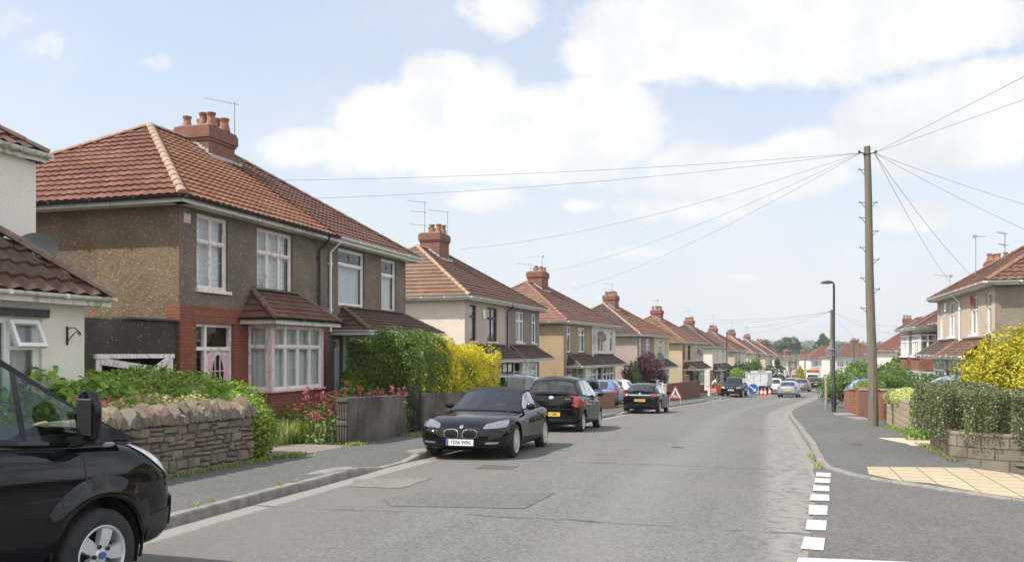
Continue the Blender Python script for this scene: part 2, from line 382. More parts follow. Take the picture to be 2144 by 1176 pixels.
def worn_paint(name, col, under, amt=.5, scale=9):
    m, t, p = new_mat(name); o = objv(t); p.inputs['Roughness'].default_value = .7
    n = t.noise(t.vm('MULTIPLY', o, (1, 1, .45)), scale, 7, .75); n2 = t.noise(o, 1.5, 3)
    f = t.ramp(t.math('ADD', n, t.math('MULTIPLY', n2, .35)), .78-amt*.3, .84-amt*.3)
    t.put(p.inputs['Base Color'], t.mix(f, col, under)); t.put(p.inputs['Normal'], t.bump(n, .4, .008))
    return m
M = MATS
M['road'] = asphalt_mat('road asphalt', (.162, .163, .154), (.180, .175, .162), True)
M['side_road'] = asphalt_mat('side road asphalt', (.132, .130, .124), (.148, .144, .137))
M['patch'] = asphalt_mat('patch asphalt', (.144, .145, .138), (.152, .149, .141))
M['patch_pale'] = asphalt_mat('pale patch asphalt', (.215, .20, .18), (.20, .185, .165))
M['pave'] = asphalt_mat('pavement asphalt', (.124, .125, .119), (.140, .137, .130), grain=60)
M['kerb'] = plain('kerb stone', (.205, .19, .172), .85, var=.25, vscale=5, bump=.4)
M['conc'] = plain('concrete', (.30, .28, .25), .9, var=.3, vscale=4, bump=.4)
M['pinkslab'] = plain('pink concrete', (.24, .19, .165), .9, var=.2, vscale=4, bump=.3)
M['gravel'] = plain('gravel drive', (.21, .18, .15), .95, var=.45, vscale=28, bump=.9, bscale=90)
M['chips'] = plain('pale chippings', (.50, .42, .32), .95, var=.4, vscale=45, bump=1.0, bscale=70)
def marking_mat():
    m, t, p = new_mat('road marking paint'); o = objv(t); p.inputs['Roughness'].default_value = .7
    n = t.noise(o, 40, 5, .8); n2 = t.noise(o, 5, 4)
    t.put(p.inputs['Base Color'], t.mix(t.ramp(t.math('ADD', n, t.math('MULTIPLY', n2, .5)), .76, .98), (.46, .46, .445), (.22, .22, .21))); return m
M['marking'] = marking_mat()
def tactile_mat():
    m, t, p = new_mat('buff tactile slabs'); v = uvv(t); o = objv(t); p.inputs['Roughness'].default_value = .9
    f = t.vm('FRACTION', v); x, y, _ = t.sep(f)
    ex = t.math('MINIMUM', t.math('MINIMUM', x, t.math('SUBTRACT', 1, x)), t.math('MULTIPLY', t.math('MINIMUM', y, t.math('SUBTRACT', 1, y)), .62))
    w = t.white(t.vm('FLOOR', v)); n = t.noise(o, 5, 5, .7)
    c = t.mix(w, (.385, .315, .20), (.425, .35, .23)); c = t.mix(t.ramp(n, .45, .75, 0, .4), c, (.29, .24, .16))
    c = t.mix(t.ramp(ex, .030, .018), c, (.14, .12, .09)); t.put(p.inputs['Base Color'], c)
    t.put(p.inputs['Normal'], t.bump(t.ramp(ex, .012, .03), .5, .01)); return m
M['tactile'] = tactile_mat()
def ground_mat():
    m, t, p = new_mat('garden ground'); o = objv(t); p.inputs['Roughness'].default_value = .95
    n = t.noise(o, .8, 6, .65); n2 = t.noise(o, 12, 5, .7)
    c = t.mix(t.ramp(n, .4, .6), (.055, .085, .025), (.10, .085, .05)); c = t.mix(t.ramp(n2, .35, .65, .5, 0), c, (.03, .04, .015))
    t.put(p.inputs['Base Color'], c); t.put(p.inputs['Normal'], t.bump(n2, .8, .05)); return m
M['ground'] = ground_mat()
M['hill'] = plain('far hillside', (.07, .095, .06), .95, var=.4, vscale=.01)
# walls
M['brown_dash'] = render_mat('brown pebbledash', (.222, .162, .106), .18, 17, 1.6, .05, .22)
M['dark_dash'] = render_mat('dark pebbledash', (.205, .165, .128), .20, 19, 1.6, .17, .42)
M['white_rend'] = render_mat('white painted roughcast', (.78, .745, .66), .06, 30, .45, 0, .10)
M['cream_rend'] = render_mat('pinkish cream render', (.74, .64, .54), .05, 18, .35, 0, .10)
M['taupe_rend'] = render_mat('taupe render', (.33, .27, .215), .08, 40, .35, 0, .15)
M['beige_rend'] = render_mat('beige render', (.50, .42, .335), .07, 30, .35, 0, .15)
M['ochre_dash'] = render_mat('ochre pebbledash', (.42, .31, .185), .12, 28, .9, .06, .2)
M['ochre_smooth'] = render_mat('ochre smooth render', (.34, .27, .165), .08, 40, .3, 0, .2)
M['grey_dash'] = render_mat('pink grey pebbledash', (.40, .325, .275), .12, 28, .9, .05, .2)
M['mauve_rend'] = render_mat('mauve grey render', (.27, .225, .20), .08, 40, .3, 0, .2)
M['yellow_rend'] = render_mat('pale yellow render', (.62, .535, .37), .06, 30, .4, 0, .12)
M['sand_dash'] = render_mat('sand pebbledash', (.50, .405, .27), .10, 28, .7, .04, .15)
M['ivory'] = render_mat('ivory render', (.70, .66, .57), .05, 30, .3, 0, .1)
M['greige_dash'] = render_mat('grey beige roughcast', (.30, .255, .20), .14, 30, 1.0, .05, .3)
M['black_rend'] = render_mat('blackened cement render', (.075, .068, .06), .35, 16, .6, .03, .5)
M['wallend'] = render_mat('sooty garden wall render', (.125, .112, .10), .6, 9, .8, .0, .6)
M['brick_red'] = brick_mat('red brick', (.31, .10, .065), (.24, .08, .055), (.13, .085, .07))
M['brick_maroon'] = brick_mat('maroon brick', (.19, .08, .062), (.23, .10, .075), (.14, .105, .09))
M['brick_orange'] = brick_mat('orange brick', (.36, .14, .075), (.28, .10, .06), (.30, .26, .21))
M['brick_stack'] = brick_mat('chimney brick', (.27, .12, .085), (.21, .09, .065), (.22, .15, .115), dirt=.45)
M['brick_dark'] = brick_mat('dark chimney brick', (.16, .095, .07), (.13, .075, .055), (.12, .10, .09), dirt=.5)
M['block'] = brick_mat('reconstituted stone block', (.25, .21, .165), (.19, .165, .13), (.11, .095, .08), bw=.44, bh=.20, ms=.012, dirt=.95, bump=1.3)
M['block_pale'] = brick_mat('pale stone block', (.42, .35, .25), (.35, .29, .21), (.18, .15, .12), bw=.46, bh=.17, ms=.012, dirt=.35)
M['hung'] = tile_mat('hung tile', (.30, .135, .09), (.25, .11, .075), (.20, .085, .06), lich=.15)
# roofs
M['tile_orange'] = tile_mat('orange clay tiles', (0.251, 0.115, 0.071), (0.217, 0.093, 0.057), (0.285, 0.142, 0.095), lich=.35)
M['tile_red'] = tile_mat('weathered red tiles', (0.177, 0.077, 0.054), (0.135, 0.056, 0.041), (0.216, 0.102, 0.075), lich=.22, lichen=(.30, .22, .16))
M['tile_redbrown'] = tile_mat('red brown tiles', (0.164, 0.087, 0.062), (0.130, 0.068, 0.050), (0.105, 0.056, 0.040), lich=.15)
M['tile_brown'] = tile_mat('brown tiles', (0.119, 0.068, 0.048), (0.098, 0.054, 0.039), (0.136, 0.082, 0.058), lich=.12, moss=.15)
M['tile_tan'] = tile_mat('tan tiles', (0.190, 0.115, 0.078), (0.155, 0.090, 0.061), (0.207, 0.135, 0.095), lich=.2)
M['tile_pink'] = tile_mat('pink red tiles', (0.211, 0.112, 0.087), (0.174, 0.090, 0.071), (0.236, 0.133, 0.102), lich=.15)
M['tile_dark'] = tile_mat('dark brown tiles', (0.085, 0.058, 0.046), (0.065, 0.045, 0.038), (0.100, 0.070, 0.055), lich=.12, lichen=(.3, .28, .22))
M['tile_choc'] = tile_mat('chocolate tiles', (0.105, 0.062, 0.045), (0.085, 0.050, 0.038), (0.130, 0.075, 0.055), lich=.16, lichen=(.34, .33, .28))
M['tile_mix'] = tile_mat('patchy orange brown tiles', (0.223, 0.118, 0.071), (0.167, 0.087, 0.056), (0.118, 0.065, 0.046), lich=.2)
M['tile_grey'] = tile_mat('grey tiles', (0.160, 0.136, 0.116), (0.136, 0.116, 0.100), (0.120, 0.100, 0.088), lich=.1)
M['cap_tan'] = plain('tan hip tiles', (.30, .205, .14), .85, var=.3, vscale=6, bump=.3)
M['cap_brown'] = plain('brown hip tiles', (.15, .10, .075), .85, var=.3, vscale=6, bump=.3)
M['cap_red'] = plain('red hip tiles', (.22, .105, .075), .85, var=.3, vscale=6, bump=.3)
M['pot'] = plain('terracotta pot', (.27, .13, .085), .8, var=.35, vscale=9, bump=.3)
M['lead'] = plain('lead flashing', (.40, .41, .41), .6, var=.2)
# paint and plastic
M['white'] = plain('white pvc', (.76, .76, .74), .45, var=.06, vscale=2)
M['white_old'] = worn_paint('old white paint', (.68, .66, .61), (.42, .38, .33), .25)
M['pink'] = worn_paint('peeling pink paint', (.62, .40, .42), (.66, .60, .54), .35)
M['pinkwhite'] = worn_paint('flaking white paint', (.74, .69, .66), (.52, .43, .39), .22)
M['black_pvc'] = plain('black gutter', (.018, .018, .018), .4, var=.3)
M['dark_wood'] = plain('dark stained timber', (.045, .030, .024), .6, var=.3)
M['grey_wood'] = plain('weathered dark timber', (.06, .058, .055), .8, var=.4, vscale=14)
M['maroon'] = plain('maroon paint', (.15, .035, .03), .6, var=.2)
M['glass'] = glass_mat('window glass', (.92, .95, .94), boost=1.5)
M['dark_in'] = plain('dark interior', (.03, .03, .03), .9)
def net_mat(name, c, scale=9):
    m = bpy.data.materials.new(name); m.use_nodes = True; t = NT(m.node_tree); p = t.n['Principled BSDF']; o = objv(t); p.inputs['Roughness'].default_value = .95
    vo = t.voro(t.vm('MULTIPLY', o, (1, 1, .8)), scale, 'F1', .25)
    f = t.ramp(vo.outputs['Distance'], .25, .42)
    t.put(p.inputs['Base Color'], t.mix(f, c, tuple(a*.80 for a in c)))
    tl = t.node('ShaderNodeBsdfTranslucent'); tl.inputs[0].default_value = (*c, 1); mx = t.node('ShaderNodeMixShader'); mx.inputs[0].default_value = .25
    t.l.new(p.outputs[0], mx.inputs[1]); t.l.new(tl.outputs[0], mx.inputs[2]); t.l.new(mx.outputs[0], t.n['Material Output'].inputs[0]); return m
M['net'] = net_mat('lace net curtain', (.90, .91, .91)); M['curtain'] = net_mat('plain curtain', (.74, .75, .76), 40)
M['pattern'] = net_mat('pale printed curtain', (.62, .60, .54), 14); M['greyblue'] = net_mat('grey blue curtain', (.32, .36, .42), 40)
M['door_white'] = plain('white door', (.74, .74, .73), .4); M['red_box'] = plain('red alarm box', (.55, .05, .05), .4)
M['iron'] = plain('black iron', (.02, .02, .022), .5, var=.3); M['steel'] = plain('galvanised steel', (.42, .43, .43), .45, metal=.8, var=.2)
M['dish'] = plain('grey dish', (.17, .18, .18), .5); M['aerial'] = plain('aerial metal', (.30, .31, .32), .4, metal=.5)
def wood_mat():
    m, t, p = new_mat('weathered pole wood'); o = objv(t); p.inputs['Roughness'].default_value = .9
    n = t.noise(t.vm('MULTIPLY', o, (1, 1, .05)), 26, 6, .7); n2 = t.noise(o, 1.2, 4); n3 = t.voro(t.vm('MULTIPLY', o, (1, 1, .4)), 7)
    c = t.mix(t.ramp(n, .3, .7), (.105, .092, .070), (.19, .167, .13)); c = t.mix(t.ramp(n2, .4, .7, 0, .5), c, (.16, .145, .11))
    c = t.mix(t.ramp(n3.outputs['Distance'], .10, .05), c, (.06, .045, .03)); t.put(p.inputs['Base Color'], c); t.put(p.inputs['Normal'], t.bump(n, .6, .02)); return m
M['pole'] = wood_mat()
M['stone_mortar'] = render_mat('wall mortar', (.16, .135, .11), .3, 30, .8)
def stone_mat():
    m, t, p = new_mat('rubble stone'); o = objv(t); p.inputs['Roughness'].default_value = .92; p.inputs['Specular IOR Level'].default_value = .2
    a = t.node('ShaderNodeAttribute', attribute_name='tint').outputs['Fac']; n = t.noise(o, 8, 7, .7); n2 = t.noise(o, 45, 5, .75)
    c = t.mix(t.ramp(a, 0, .5), (.17, .145, .112), (.27, .225, .165)); c = t.mix(t.ramp(a, .6, .8), c, (.235, .175, .135)); c = t.mix(t.ramp(a, .85, 1), c, (.21, .19, .165))
    c = t.mix(t.ramp(n, .45, .72, 0, .55), c, (.12, .10, .085)); c = t.mix(t.ramp(n2, .35, .6, .4, 0), c, (.08, .065, .055))
    t.put(p.inputs['Base Color'], c); t.put(p.inputs['Normal'], t.bump(t.math('ADD', n, t.math('MULTIPLY', n2, .4)), .9, .03)); return m
M['stone'] = stone_mat()
# foliage
M['privet'] = leaf_mat('privet leaves', (.105, .165, .027), (.19, .275, .042), (.29, .37, .07))
M['privet_dark'] = leaf_mat('dark privet leaves', (.064, .105, .020), (.115, .185, .034), (.36, .33, .03))
M['privet_gold'] = leaf_mat('golden privet leaves', (.18, .22, .02), (.50, .42, .02), (.66, .53, .03))
M['hydrangea'] = leaf_mat('broad bright leaves', (.10, .19, .025), (.17, .29, .04), (.26, .38, .07))
M['spirea'] = leaf_mat('pale spirea leaves', (.17, .22, .06), (.36, .34, .13), (.52, .42, .22))
M['valerian_leaf'] = leaf_mat('valerian leaves', (.13, .18, .06), (.22, .27, .09), (.32, .36, .15))
M['valerian'] = leaf_mat('crimson valerian flowers', (.36, .06, .09), (.46, .10, .14), (.52, .20, .21), .3)
M['grass'] = leaf_mat('long grass', (.10, .16, .03), (.19, .25, .05), (.34, .33, .12))
M['weed'] = leaf_mat('kerb weeds', (.10, .16, .03), (.18, .24, .04), (.30, .30, .09))
M['cotoneaster'] = leaf_mat('small dusty leaves', (.062, .078, .030), (.118, .135, .056), (.40, .37, .30), .2)
M['conifer_gold'] = leaf_mat('golden conifer sprays', (.13, .16, .016), (.34, .30, .02), (.50, .41, .04), .3)
M['variegated'] = leaf_mat('variegated leaves', (.22, .28, .08), (.46, .46, .18), (.62, .58, .30))
M['purple'] = leaf_mat('purple leaves', (.05, .022, .028), (.09, .035, .045), (.15, .06, .07))
M['green'] = leaf_mat('mid green leaves', (.055, .10, .025), (.10, .165, .035), (.16, .23, .06))
M['lime'] = leaf_mat('fresh green leaves', (.09, .16, .025), (.16, .26, .04), (.24, .35, .07))
M['deep'] = leaf_mat('deep green leaves', (.035, .062, .022), (.060, .095, .032), (.095, .13, .05))
M['far_green'] = leaf_mat('far tree leaves', (.050, .075, .04), (.075, .105, .052), (.10, .135, .07))
M['white_fl'] = leaf_mat('white blossom', (.55, .55, .48), (.65, .65, .6), (.7, .7, .65)); M['pink_fl'] = leaf_mat('pink blossom', (.5, .2, .25), (.6, .3, .32), (.65, .5, .5))
M['bark'] = plain('bark', (.09, .07, .05), .9, var=.4, vscale=8, bump=.6, bscale=25)
# ------------------------------------------------------------------ ground, road, pavements
def gp(u, v, dz=0.0):
    """where the line of sight through u,v meets the ground (dz above road level)"""
    y = 20.0
    for _ in range(60): y = .5*y + .5*(EYE-G(y)-dz)*FPX/(v-HOR)
    return Vector(((u-1072)/FPX*y, y, G(y)+dz))
def strip(name, mat, rows, uvs):
    me = bpy.data.meshes.new(name); r, c = len(rows), len(rows[0])
    me.from_pydata([tuple(p) for row in rows for p in row], [], [(i*c+j, i*c+j+1, (i+1)*c+j+1, (i+1)*c+j) for i in range(r-1) for j in range(c-1)])
    me.materials.append(mat); l = me.uv_layers.new(name='UVMap'); fl = [x for row in uvs for x in row]
    for k, lp in enumerate(me.loops): l.data[k].uv = fl[lp.vertex_index]
    me.polygons.foreach_set('use_smooth', np.ones(len(me.polygons), bool)); me.update()
    return struct(newmesh_obj(name, me))
YS = list(np.arange(-14, 40, 1.0))+list(np.arange(40, 262, 3.0))
def along(y): return y*1.06
OF = [0, .3, .6, 1.2, 2.4, 3.6, 4.8, 6.0, 6.6, 7.1]
RW = 7.1
strip('road', M['road'], [[S(y, o, .03*math.sin(math.pi*o/RW)) for o in OF] for y in YS], [[(o, along(y)) for o in OF] for y in YS])
# right kerb, from far down the street round the corner into the side road
def catmull(P, step):
    out = []
    P = [Vector(p) for p in P]
    for i in range(len(P)-1):
        a, b, c, d = P[max(i-1, 0)], P[i], P[i+1], P[min(i+2, len(P)-1)]
        n = max(1, int((c-b).length/step))
        for k in range(n):
            t = k/n; out.append(.5*((2*b)+(-a+c)*t+(2*a-5*b+4*c-d)*t*t+(-a+3*b-3*c+d)*t**3))
    return out+[P[-1]]
rk = [tuple(S(y, RW)[:2]) for y in list(np.arange(170, 60, -6))+list(np.arange(60, 19.4, -2.0))]
rk += [(5.62, 16.0), (5.26, 14.7), (5.22, 13.9), (5.38, 13.2), (5.68, 12.45), (6.03, 11.7), (6.49, 10.95), (7.2, 10.1), (8.2, 9.35), (9.6, 8.75), (12.5, 8.1), (20, 7.4), (45, 6.4)]
RK = catmull([(*p, 0) for p in rk], .45)
def kz(p, z=0): return Vector((p.x, p.y, G(p.y)+z))
def resample(P, step):
    out = [P[0].copy()]; acc = 0
    for a, b in zip(P[:-1], P[1:]):
        L = (b-a).length; t = step-acc
        while t <= L:
            out.append(a+(b-a)*(t/L)); t += step
        acc = (acc+L) % step
    return out
def kerb(name, P, side, hfun, w=.13):
    mb = MB(); P = resample(P, .914); rr = random.Random(4)
    for i in range(len(P)-1):
        a, b = P[i], P[i+1]; d = (b-a); d.z = 0; d.normalize(); n = Vector((-d.y, d.x, 0))*side
        g = .004; a2 = a+d*g; b2 = b-d*g; ha, hb = hfun(a), hfun(b); j = rr.uniform(-.006, .006)
        vs = []
        for p, h in ((a2, ha), (b2, hb)):
            z = G(p.y)
            for (o, zz) in ((0, -.05), (.004, h-.02), (.018, h), (w, h+.004), (w, -.05)):
                q = p+n*(o+j); vs.append((q.x, q.y, z+zz+j*.5))
        fs = [(k, k+1, 5+k+1, 5+k) for k in range(4)]+[(4, 3, 2, 1, 0), (5, 6, 7, 8, 9)]
        if side > 0: fs = [f[::-1] for f in fs]
        mb.add(vs, fs)
    o = mb.build(name, M['kerb']); return struct(o)
def lk_h(p):
    y = p.y
    if 13.7 < y < 16.2: return .022
    if 36.5 < y < 39 or 61.5 < y < 68 or 92 < y < 96: return .025
    return .115
def low_(p): return min(1, max(0, (15.4-p.y)/.9))*min(1, max(0, (11.5-p.x)/2))   # pavement dips at the crossing
def rk_h(p): return .115-.075*low_(p)
LK = [S(y, 0) for y in list(np.arange(-10, 62, 1.0))+list(np.arange(62, 200, 2.0))]
LK = [Vector((p.x, p.y, 0)) for p in LK]
kerb('kerb_left', LK, 1, lk_h); kerb('kerb_right', RK, 1, rk_h)
# rounded end of the raised kerb by the drive
mb = MB(); e = S(13.42, -.02); a0 = ang(13.4)
arc = [(0, 0)]+[(.02+.24*math.sin(t), -.30+.30*math.cos(t)) for t in np.linspace(0, 1.45, 7)]+[(-.55, -.30), (-.75, -.13), (-.6, 0)]
dv = Vector((math.sin(a0), math.cos(a0), 0)); nv = Vector((math.cos(a0), -math.sin(a0), 0))
pl = [e+dv*x+nv*y_ for x, y_ in [(0.0, 0.0), (.16, -.03), (.24, -.12), (.25, -.24), (.1, -.34), (-.3, -.42), (-.75, -.40), (-.5, -.14), (-.2, -.10)]]
mb.prism([(p.x, p.y) for p in pl][::-1], G(13.4)-.05, G(13.4)+.126); struct(mb.build('kerb_end_left', M['kerb']))
mb = MB(); e = S(16.35, -.1)
pl = [e+dv*x+nv*y_ for x, y_ in [(-.25, .05), (.1, .09), (.5, .09), (.55, -.2), (.15, -.32), (-.2, -.22)]]
mb.prism([(p.x, p.y) for p in pl][::-1], G(16.3)-.05, G(16.3)+.12); struct(mb.build('kerb_end_drive', M['kerb']))
PW = 2.15
YP = [y for y in YS if y < 200]
YP = sorted(set(YP+[13.4, 13.8, 14.5, 15.5, 16.1, 16.5]))
def ph(y): return lk_h(Vector((0, y, 0)))
PO = [-.135, -.4, -.9, -1.5, -PW-.02]
strip('pavement_left', M['pave'], [[S(y, o, (ph(y)+.002)*(1 if o > -.2 else 0)+(.118 if o <= -.9 else (.09+.25*ph(y) if o < -.2 else 0))) for o in PO] for y in YP], [[(o, along(y)) for o in PO] for y in YP])
# right pavement follows its kerb
P2 = resample(RK, .7); rows = []; uvs = []; s = 0
for i, p in enumerate(P2):
    d = (P2[min(i+1, len(P2)-1)]-P2[max(i-1, 0)]).normalized(); n = Vector((-d.y, d.x, 0)); h = rk_h(p)
    wmax = 2.6
    rows.append([kz(p+n*o, h+.003) for o in (.128, .5, .9, 1.6, wmax)])
    uvs.append([(o, s) for o in (.128, .5, .9, 1.6, wmax)]); s += .7
strip('pavement_right', M['pave'], rows, uvs)
# side road surface
ysr = list(np.arange(-14, 7, 1.0))+list(np.arange(7, 14.6, .3))
kx = sorted([(p.y, p.x) for p in RK if p.y < 14.6]); kxy = [a for a, b in kx]; kxx = [b for a, b in kx]
def sr_right(y): return float(np.interp(y, kxy, kxx)) if y > kxy[0] else 45.0
def sr_left(y): return XL(y)/1 + (6.95 if y > 13 else 6.95-(13-y)*.075)*1.043
rows = []; uvs = []
for y in ysr:
    a, b = sr_left(y), sr_right(y)
    if b < a: b = a+.02
    xs = [a+(b-a)*t for t in (0, .1, .3, .6, 1)]
    rows.append([Vector((x, y, G(y)+.012)) for k, x in enumerate(xs)]); uvs.append([(x, y) for x in xs])
strip('side_road', M['side_road'], rows, uvs)
def sheet(name, mat, pts, dz, uvf=None):
    me = bpy.data.meshes.new(name); me.from_pydata([(p.x, p.y, p.z+dz) for p in pts], [], [tuple(range(len(pts)))]); me.materials.append(mat)
    if me.polygons[0].normal.z < 0: me.flip_normals()
    l = me.uv_layers.new(name='UVMap')
    for lp in me.loops:
        p = pts[lp.vertex_index]; l.data[lp.index].uv = uvf(p) if uvf else (p.x, p.y)
    me.update(); return struct(newmesh_obj(name, me))
def on_road(u, v):
    p = gp(u, v, .02)
    for _ in range(3):
        o_ = (p.x-XL(p.y))*math.cos(ang(p.y)); c_ = .03*math.sin(math.pi*min(1, max(0, o_/RW))); p = gp(u, v, max(c_, .012 if o_ > 6 else 0)+.003)
    return p
for k, q_ in enumerate([((1709, 988), (1740, 990), (1739, 998.5), (1708, 996.5)), ((1707, 1000), (1739, 1001.5), (1738, 1011), (1705, 1010)), ((1703, 1015), (1736, 1017), (1737, 1028), (1702, 1027)),
        ((1698, 1034), (1736, 1035), (1737, 1048), (1695, 1047)), ((1694, 1056.5), (1733, 1058), (1732, 1077.5), (1693, 1076.5)), ((1690, 1087.5), (1731, 1089), (1729.5, 1110), (1686, 1108)), ((1684, 1123), (1728, 1126), (1724, 1151.5), (1676, 1148.5))]):
    sheet('give_way_dash', M['marking'], [on_road(u, v) for u, v in q_], .004)
sheet('stop_line', M['marking'], [on_road(1672, 1166.5), on_road(1760, 1170), on_road(1905, 1176), on_road(1905, 1196), on_road(1664, 1187)], .004)
sheet('road_patch', M['patch'], [on_road(868, 1031), on_road(1161, 1032), on_road(1098, 1064), on_road(820, 1059), on_road(800, 1045)], .003)
sheet('road_patch_pale', M['patch_pale'], [on_road(741, 1003), on_road(905, 1000), on_road(838, 1022), on_road(735, 1018)], .003)
t_ = [gp(u, v, .044) for u, v in ((1814, 972), (1977, 971), (1990, 974), (2126, 992), (2290, 1040), (2240, 1062), (2144, 1044.5), (2040, 1028.5), (1946, 1011), (1883, 1006), (1819, 992))]
sheet('tactile_paving', M['tactile'], t_, .005, lambda p: ((p.x*.95-p.y*.30)/.42, (p.x*.30+p.y*.95)/.42))
# terrain to the horizon with wooded hills
xs = [-3000, -1500, -800, -400, -200, -100, -60, -30, 0, 30, 60, 100, 160, 240, 400, 700, 1100, 1800, 3500]
ys = [-300, -60, -30, 0, 20, 40, 60, 80, 100, 130, 170, 220, 270, 340, 420, 520, 640, 780, 900, 1050, 1250, 1500, 1800, 2300, 3000, 6000]
def TZ(x, y):
    z = G(min(y, 900))-.12
    if y > 500: z += max(0, (y-500)/700)**1.5*14*(1+.35*math.sin(x*.004+1)+.2*math.sin(x*.011)) if y < 1900 else 25*(1+.35*math.sin(x*.004+1))
    return z
mb = MB(); mb.grid([[(x, y, TZ(x, y)) for x in xs] for y in ys]); o = mb.build('ground', M['ground'], smooth=80); struct(o)
# gardens behind the pavements
yg = list(np.arange(-12, 200, 3.0))
strip('garden_left', M['ground'], [[S(y, o, .105) for o in (-PW, -5, -9, -20, -60)] for y in yg], [[(o, y) for o in (-PW, -5, -9, -20, -60)] for y in yg])
def gx0(y): return float(np.interp(y, [12.0, 12.7, 13.2, 14.0, 14.8, 17.6, 18, 200], [14, 10.4, 9.3, 8.25, 7.75, 8.6, 8.75, XL(200)])) if y < 18 else XL(y)+(RW+2.2)*1.045
yg = [12.0, 12.7, 13.2, 14, 14.8, 16, 17.6, 18]+list(np.arange(20, 200, 3.0))
strip('garden_right', M['ground'], [[Vector((gx0(y)+o, y, G(y)+.105)) for o in (0, 3, 10, 60)] for y in yg], [[(gx0(y)+o, y) for o in (0, 3, 10, 60)] for y in yg])
# ------------------------------------------------------------------ foliage
def SR(y, o, z=0.0): return S(y+(RW+o)*.285, RW+o, z)                 # o metres beyond the right kerb, at distance y
def leaves(name, P, N, size, mat, parent=None, aspect=.55, tint=None, jit=.9, fold=.25, core=None):
    """one small folded leaf per point"""
    P = np.asarray(P, np.float64); N = np.asarray(N, np.float64); n = len(P)
    d = N + RNG.normal(size=(n, 3))*jit; d /= np.linalg.norm(d, axis=1)[:, None]+1e-9
    a = RNG.normal(size=(n, 3)); t = np.cross(d, a); t /= np.linalg.norm(t, axis=1)[:, None]+1e-9; b = np.cross(d, t)
    sz = size*(.65+.7*RNG.random(n))[:, None]
    v = np.empty((n, 4, 3)); v[:, 0] = P-t*sz*.5; v[:, 1] = P+b*sz*aspect*.5+d*sz*fold*.4; v[:, 2] = P+t*sz*.55; v[:, 3] = P-b*sz*aspect*.5+d*sz*fold*.4
    V = v.reshape(-1, 3); F = np.arange(n*4).reshape(-1, 4)
    if tint is None: tint = RNG.random(n)
    T = np.asarray(tint, np.float32)
    me = bpy.data.meshes.new(name)
    cv, cf = ([], []) if core is None else core
    nv, nf = len(V)+len(cv), n+len(cf)
    me.vertices.add(nv); co = np.concatenate([V, np.array(cv).reshape(-1, 3)]) if len(cv) else V
    me.vertices.foreach_set('co', co.astype(np.float32).ravel())
    loops = list(F.ravel()) + [i+len(V) for f in cf for i in f]; tot = [4]*n+[len(f) for f in cf]
    me.loops.add(len(loops)); me.loops.foreach_set('vertex_index', np.array(loops, np.int32))
    me.polygons.add(nf); st = np.concatenate([[0], np.cumsum(tot)[:-1]]).astype(np.int32)
    me.polygons.foreach_set('loop_start', st); me.update(calc_edges=True)
    at = me.attributes.new('tint', 'FLOAT', 'FACE'); at.data.foreach_set('value', np.concatenate([T, np.full(len(cf), .12, np.float32)]))
    me.materials.append(mat); me.validate()
    return newmesh_obj(name, me, parent)
def wob(P, s, seed=0):
    P = np.asarray(P); r = np.random.default_rng(seed); o = 0
    for k in range(5):
        w = r.normal(size=3)*s*(1+.6*k); o = o+np.sin(P@w+r.random()*6.28)/(1+.5*k)
    return o/2.2
def ellipsoids(E, n, thick=.35, seed=1, lump=.16, ls=2.2):
    """points through the outer shell of a union of ellipsoids (x,y,z,rx,ry,rz)"""
    E = np.array(E, float); w = (E[:, 3]*E[:, 4]+E[:, 4]*E[:, 5]+E[:, 3]*E[:, 5]); idx = RNG.choice(len(E), n*2, p=w/w.sum())
    d = RNG.normal(size=(n*2, 3)); d /= np.linalg.norm(d, axis=1)[:, None]
    r = 1-thick*RNG.random(n*2)**1.6; r = np.where(RNG.random(n*2) < .05, 1+.16*RNG.random(n*2), r)
    P = E[idx, :3]+d*E[idx, 3:6]*r[:, None]; P = P+d*E[idx, 3:6]*(lump*wob(P, ls, seed))[:, None]
    keep = np.ones(n*2, bool)
    for k in range(len(E)):
        q_ = ((P-E[k, :3])/E[k, 3:6]); keep &= ~((np.linalg.norm(q_, axis=1) < .72) & (idx != k))
    N = d/E[idx, 3:6]; N /= np.linalg.norm(N, axis=1)[:, None]
    return P[keep][:n], N[keep][:n]
def ell_core(E, k=.72):
    V = []; F = []
    for e in E:
        b = len(V); nu, nv = 8, 5
        for i in range(nv+1):
            for j in range(nu):
                th = math.pi*i/nv; ph_ = 2*math.pi*j/nu
                V.append((e[0]+k*e[3]*math.sin(th)*math.cos(ph_), e[1]+k*e[4]*math.sin(th)*math.sin(ph_), e[2]+k*e[5]*math.cos(th)))
        for i in range(nv):
            for j in range(nu): F.append((b+i*nu+j, b+i*nu+(j+1) % nu, b+(i+1)*nu+(j+1) % nu, b+(i+1)*nu+j))
    return V, F
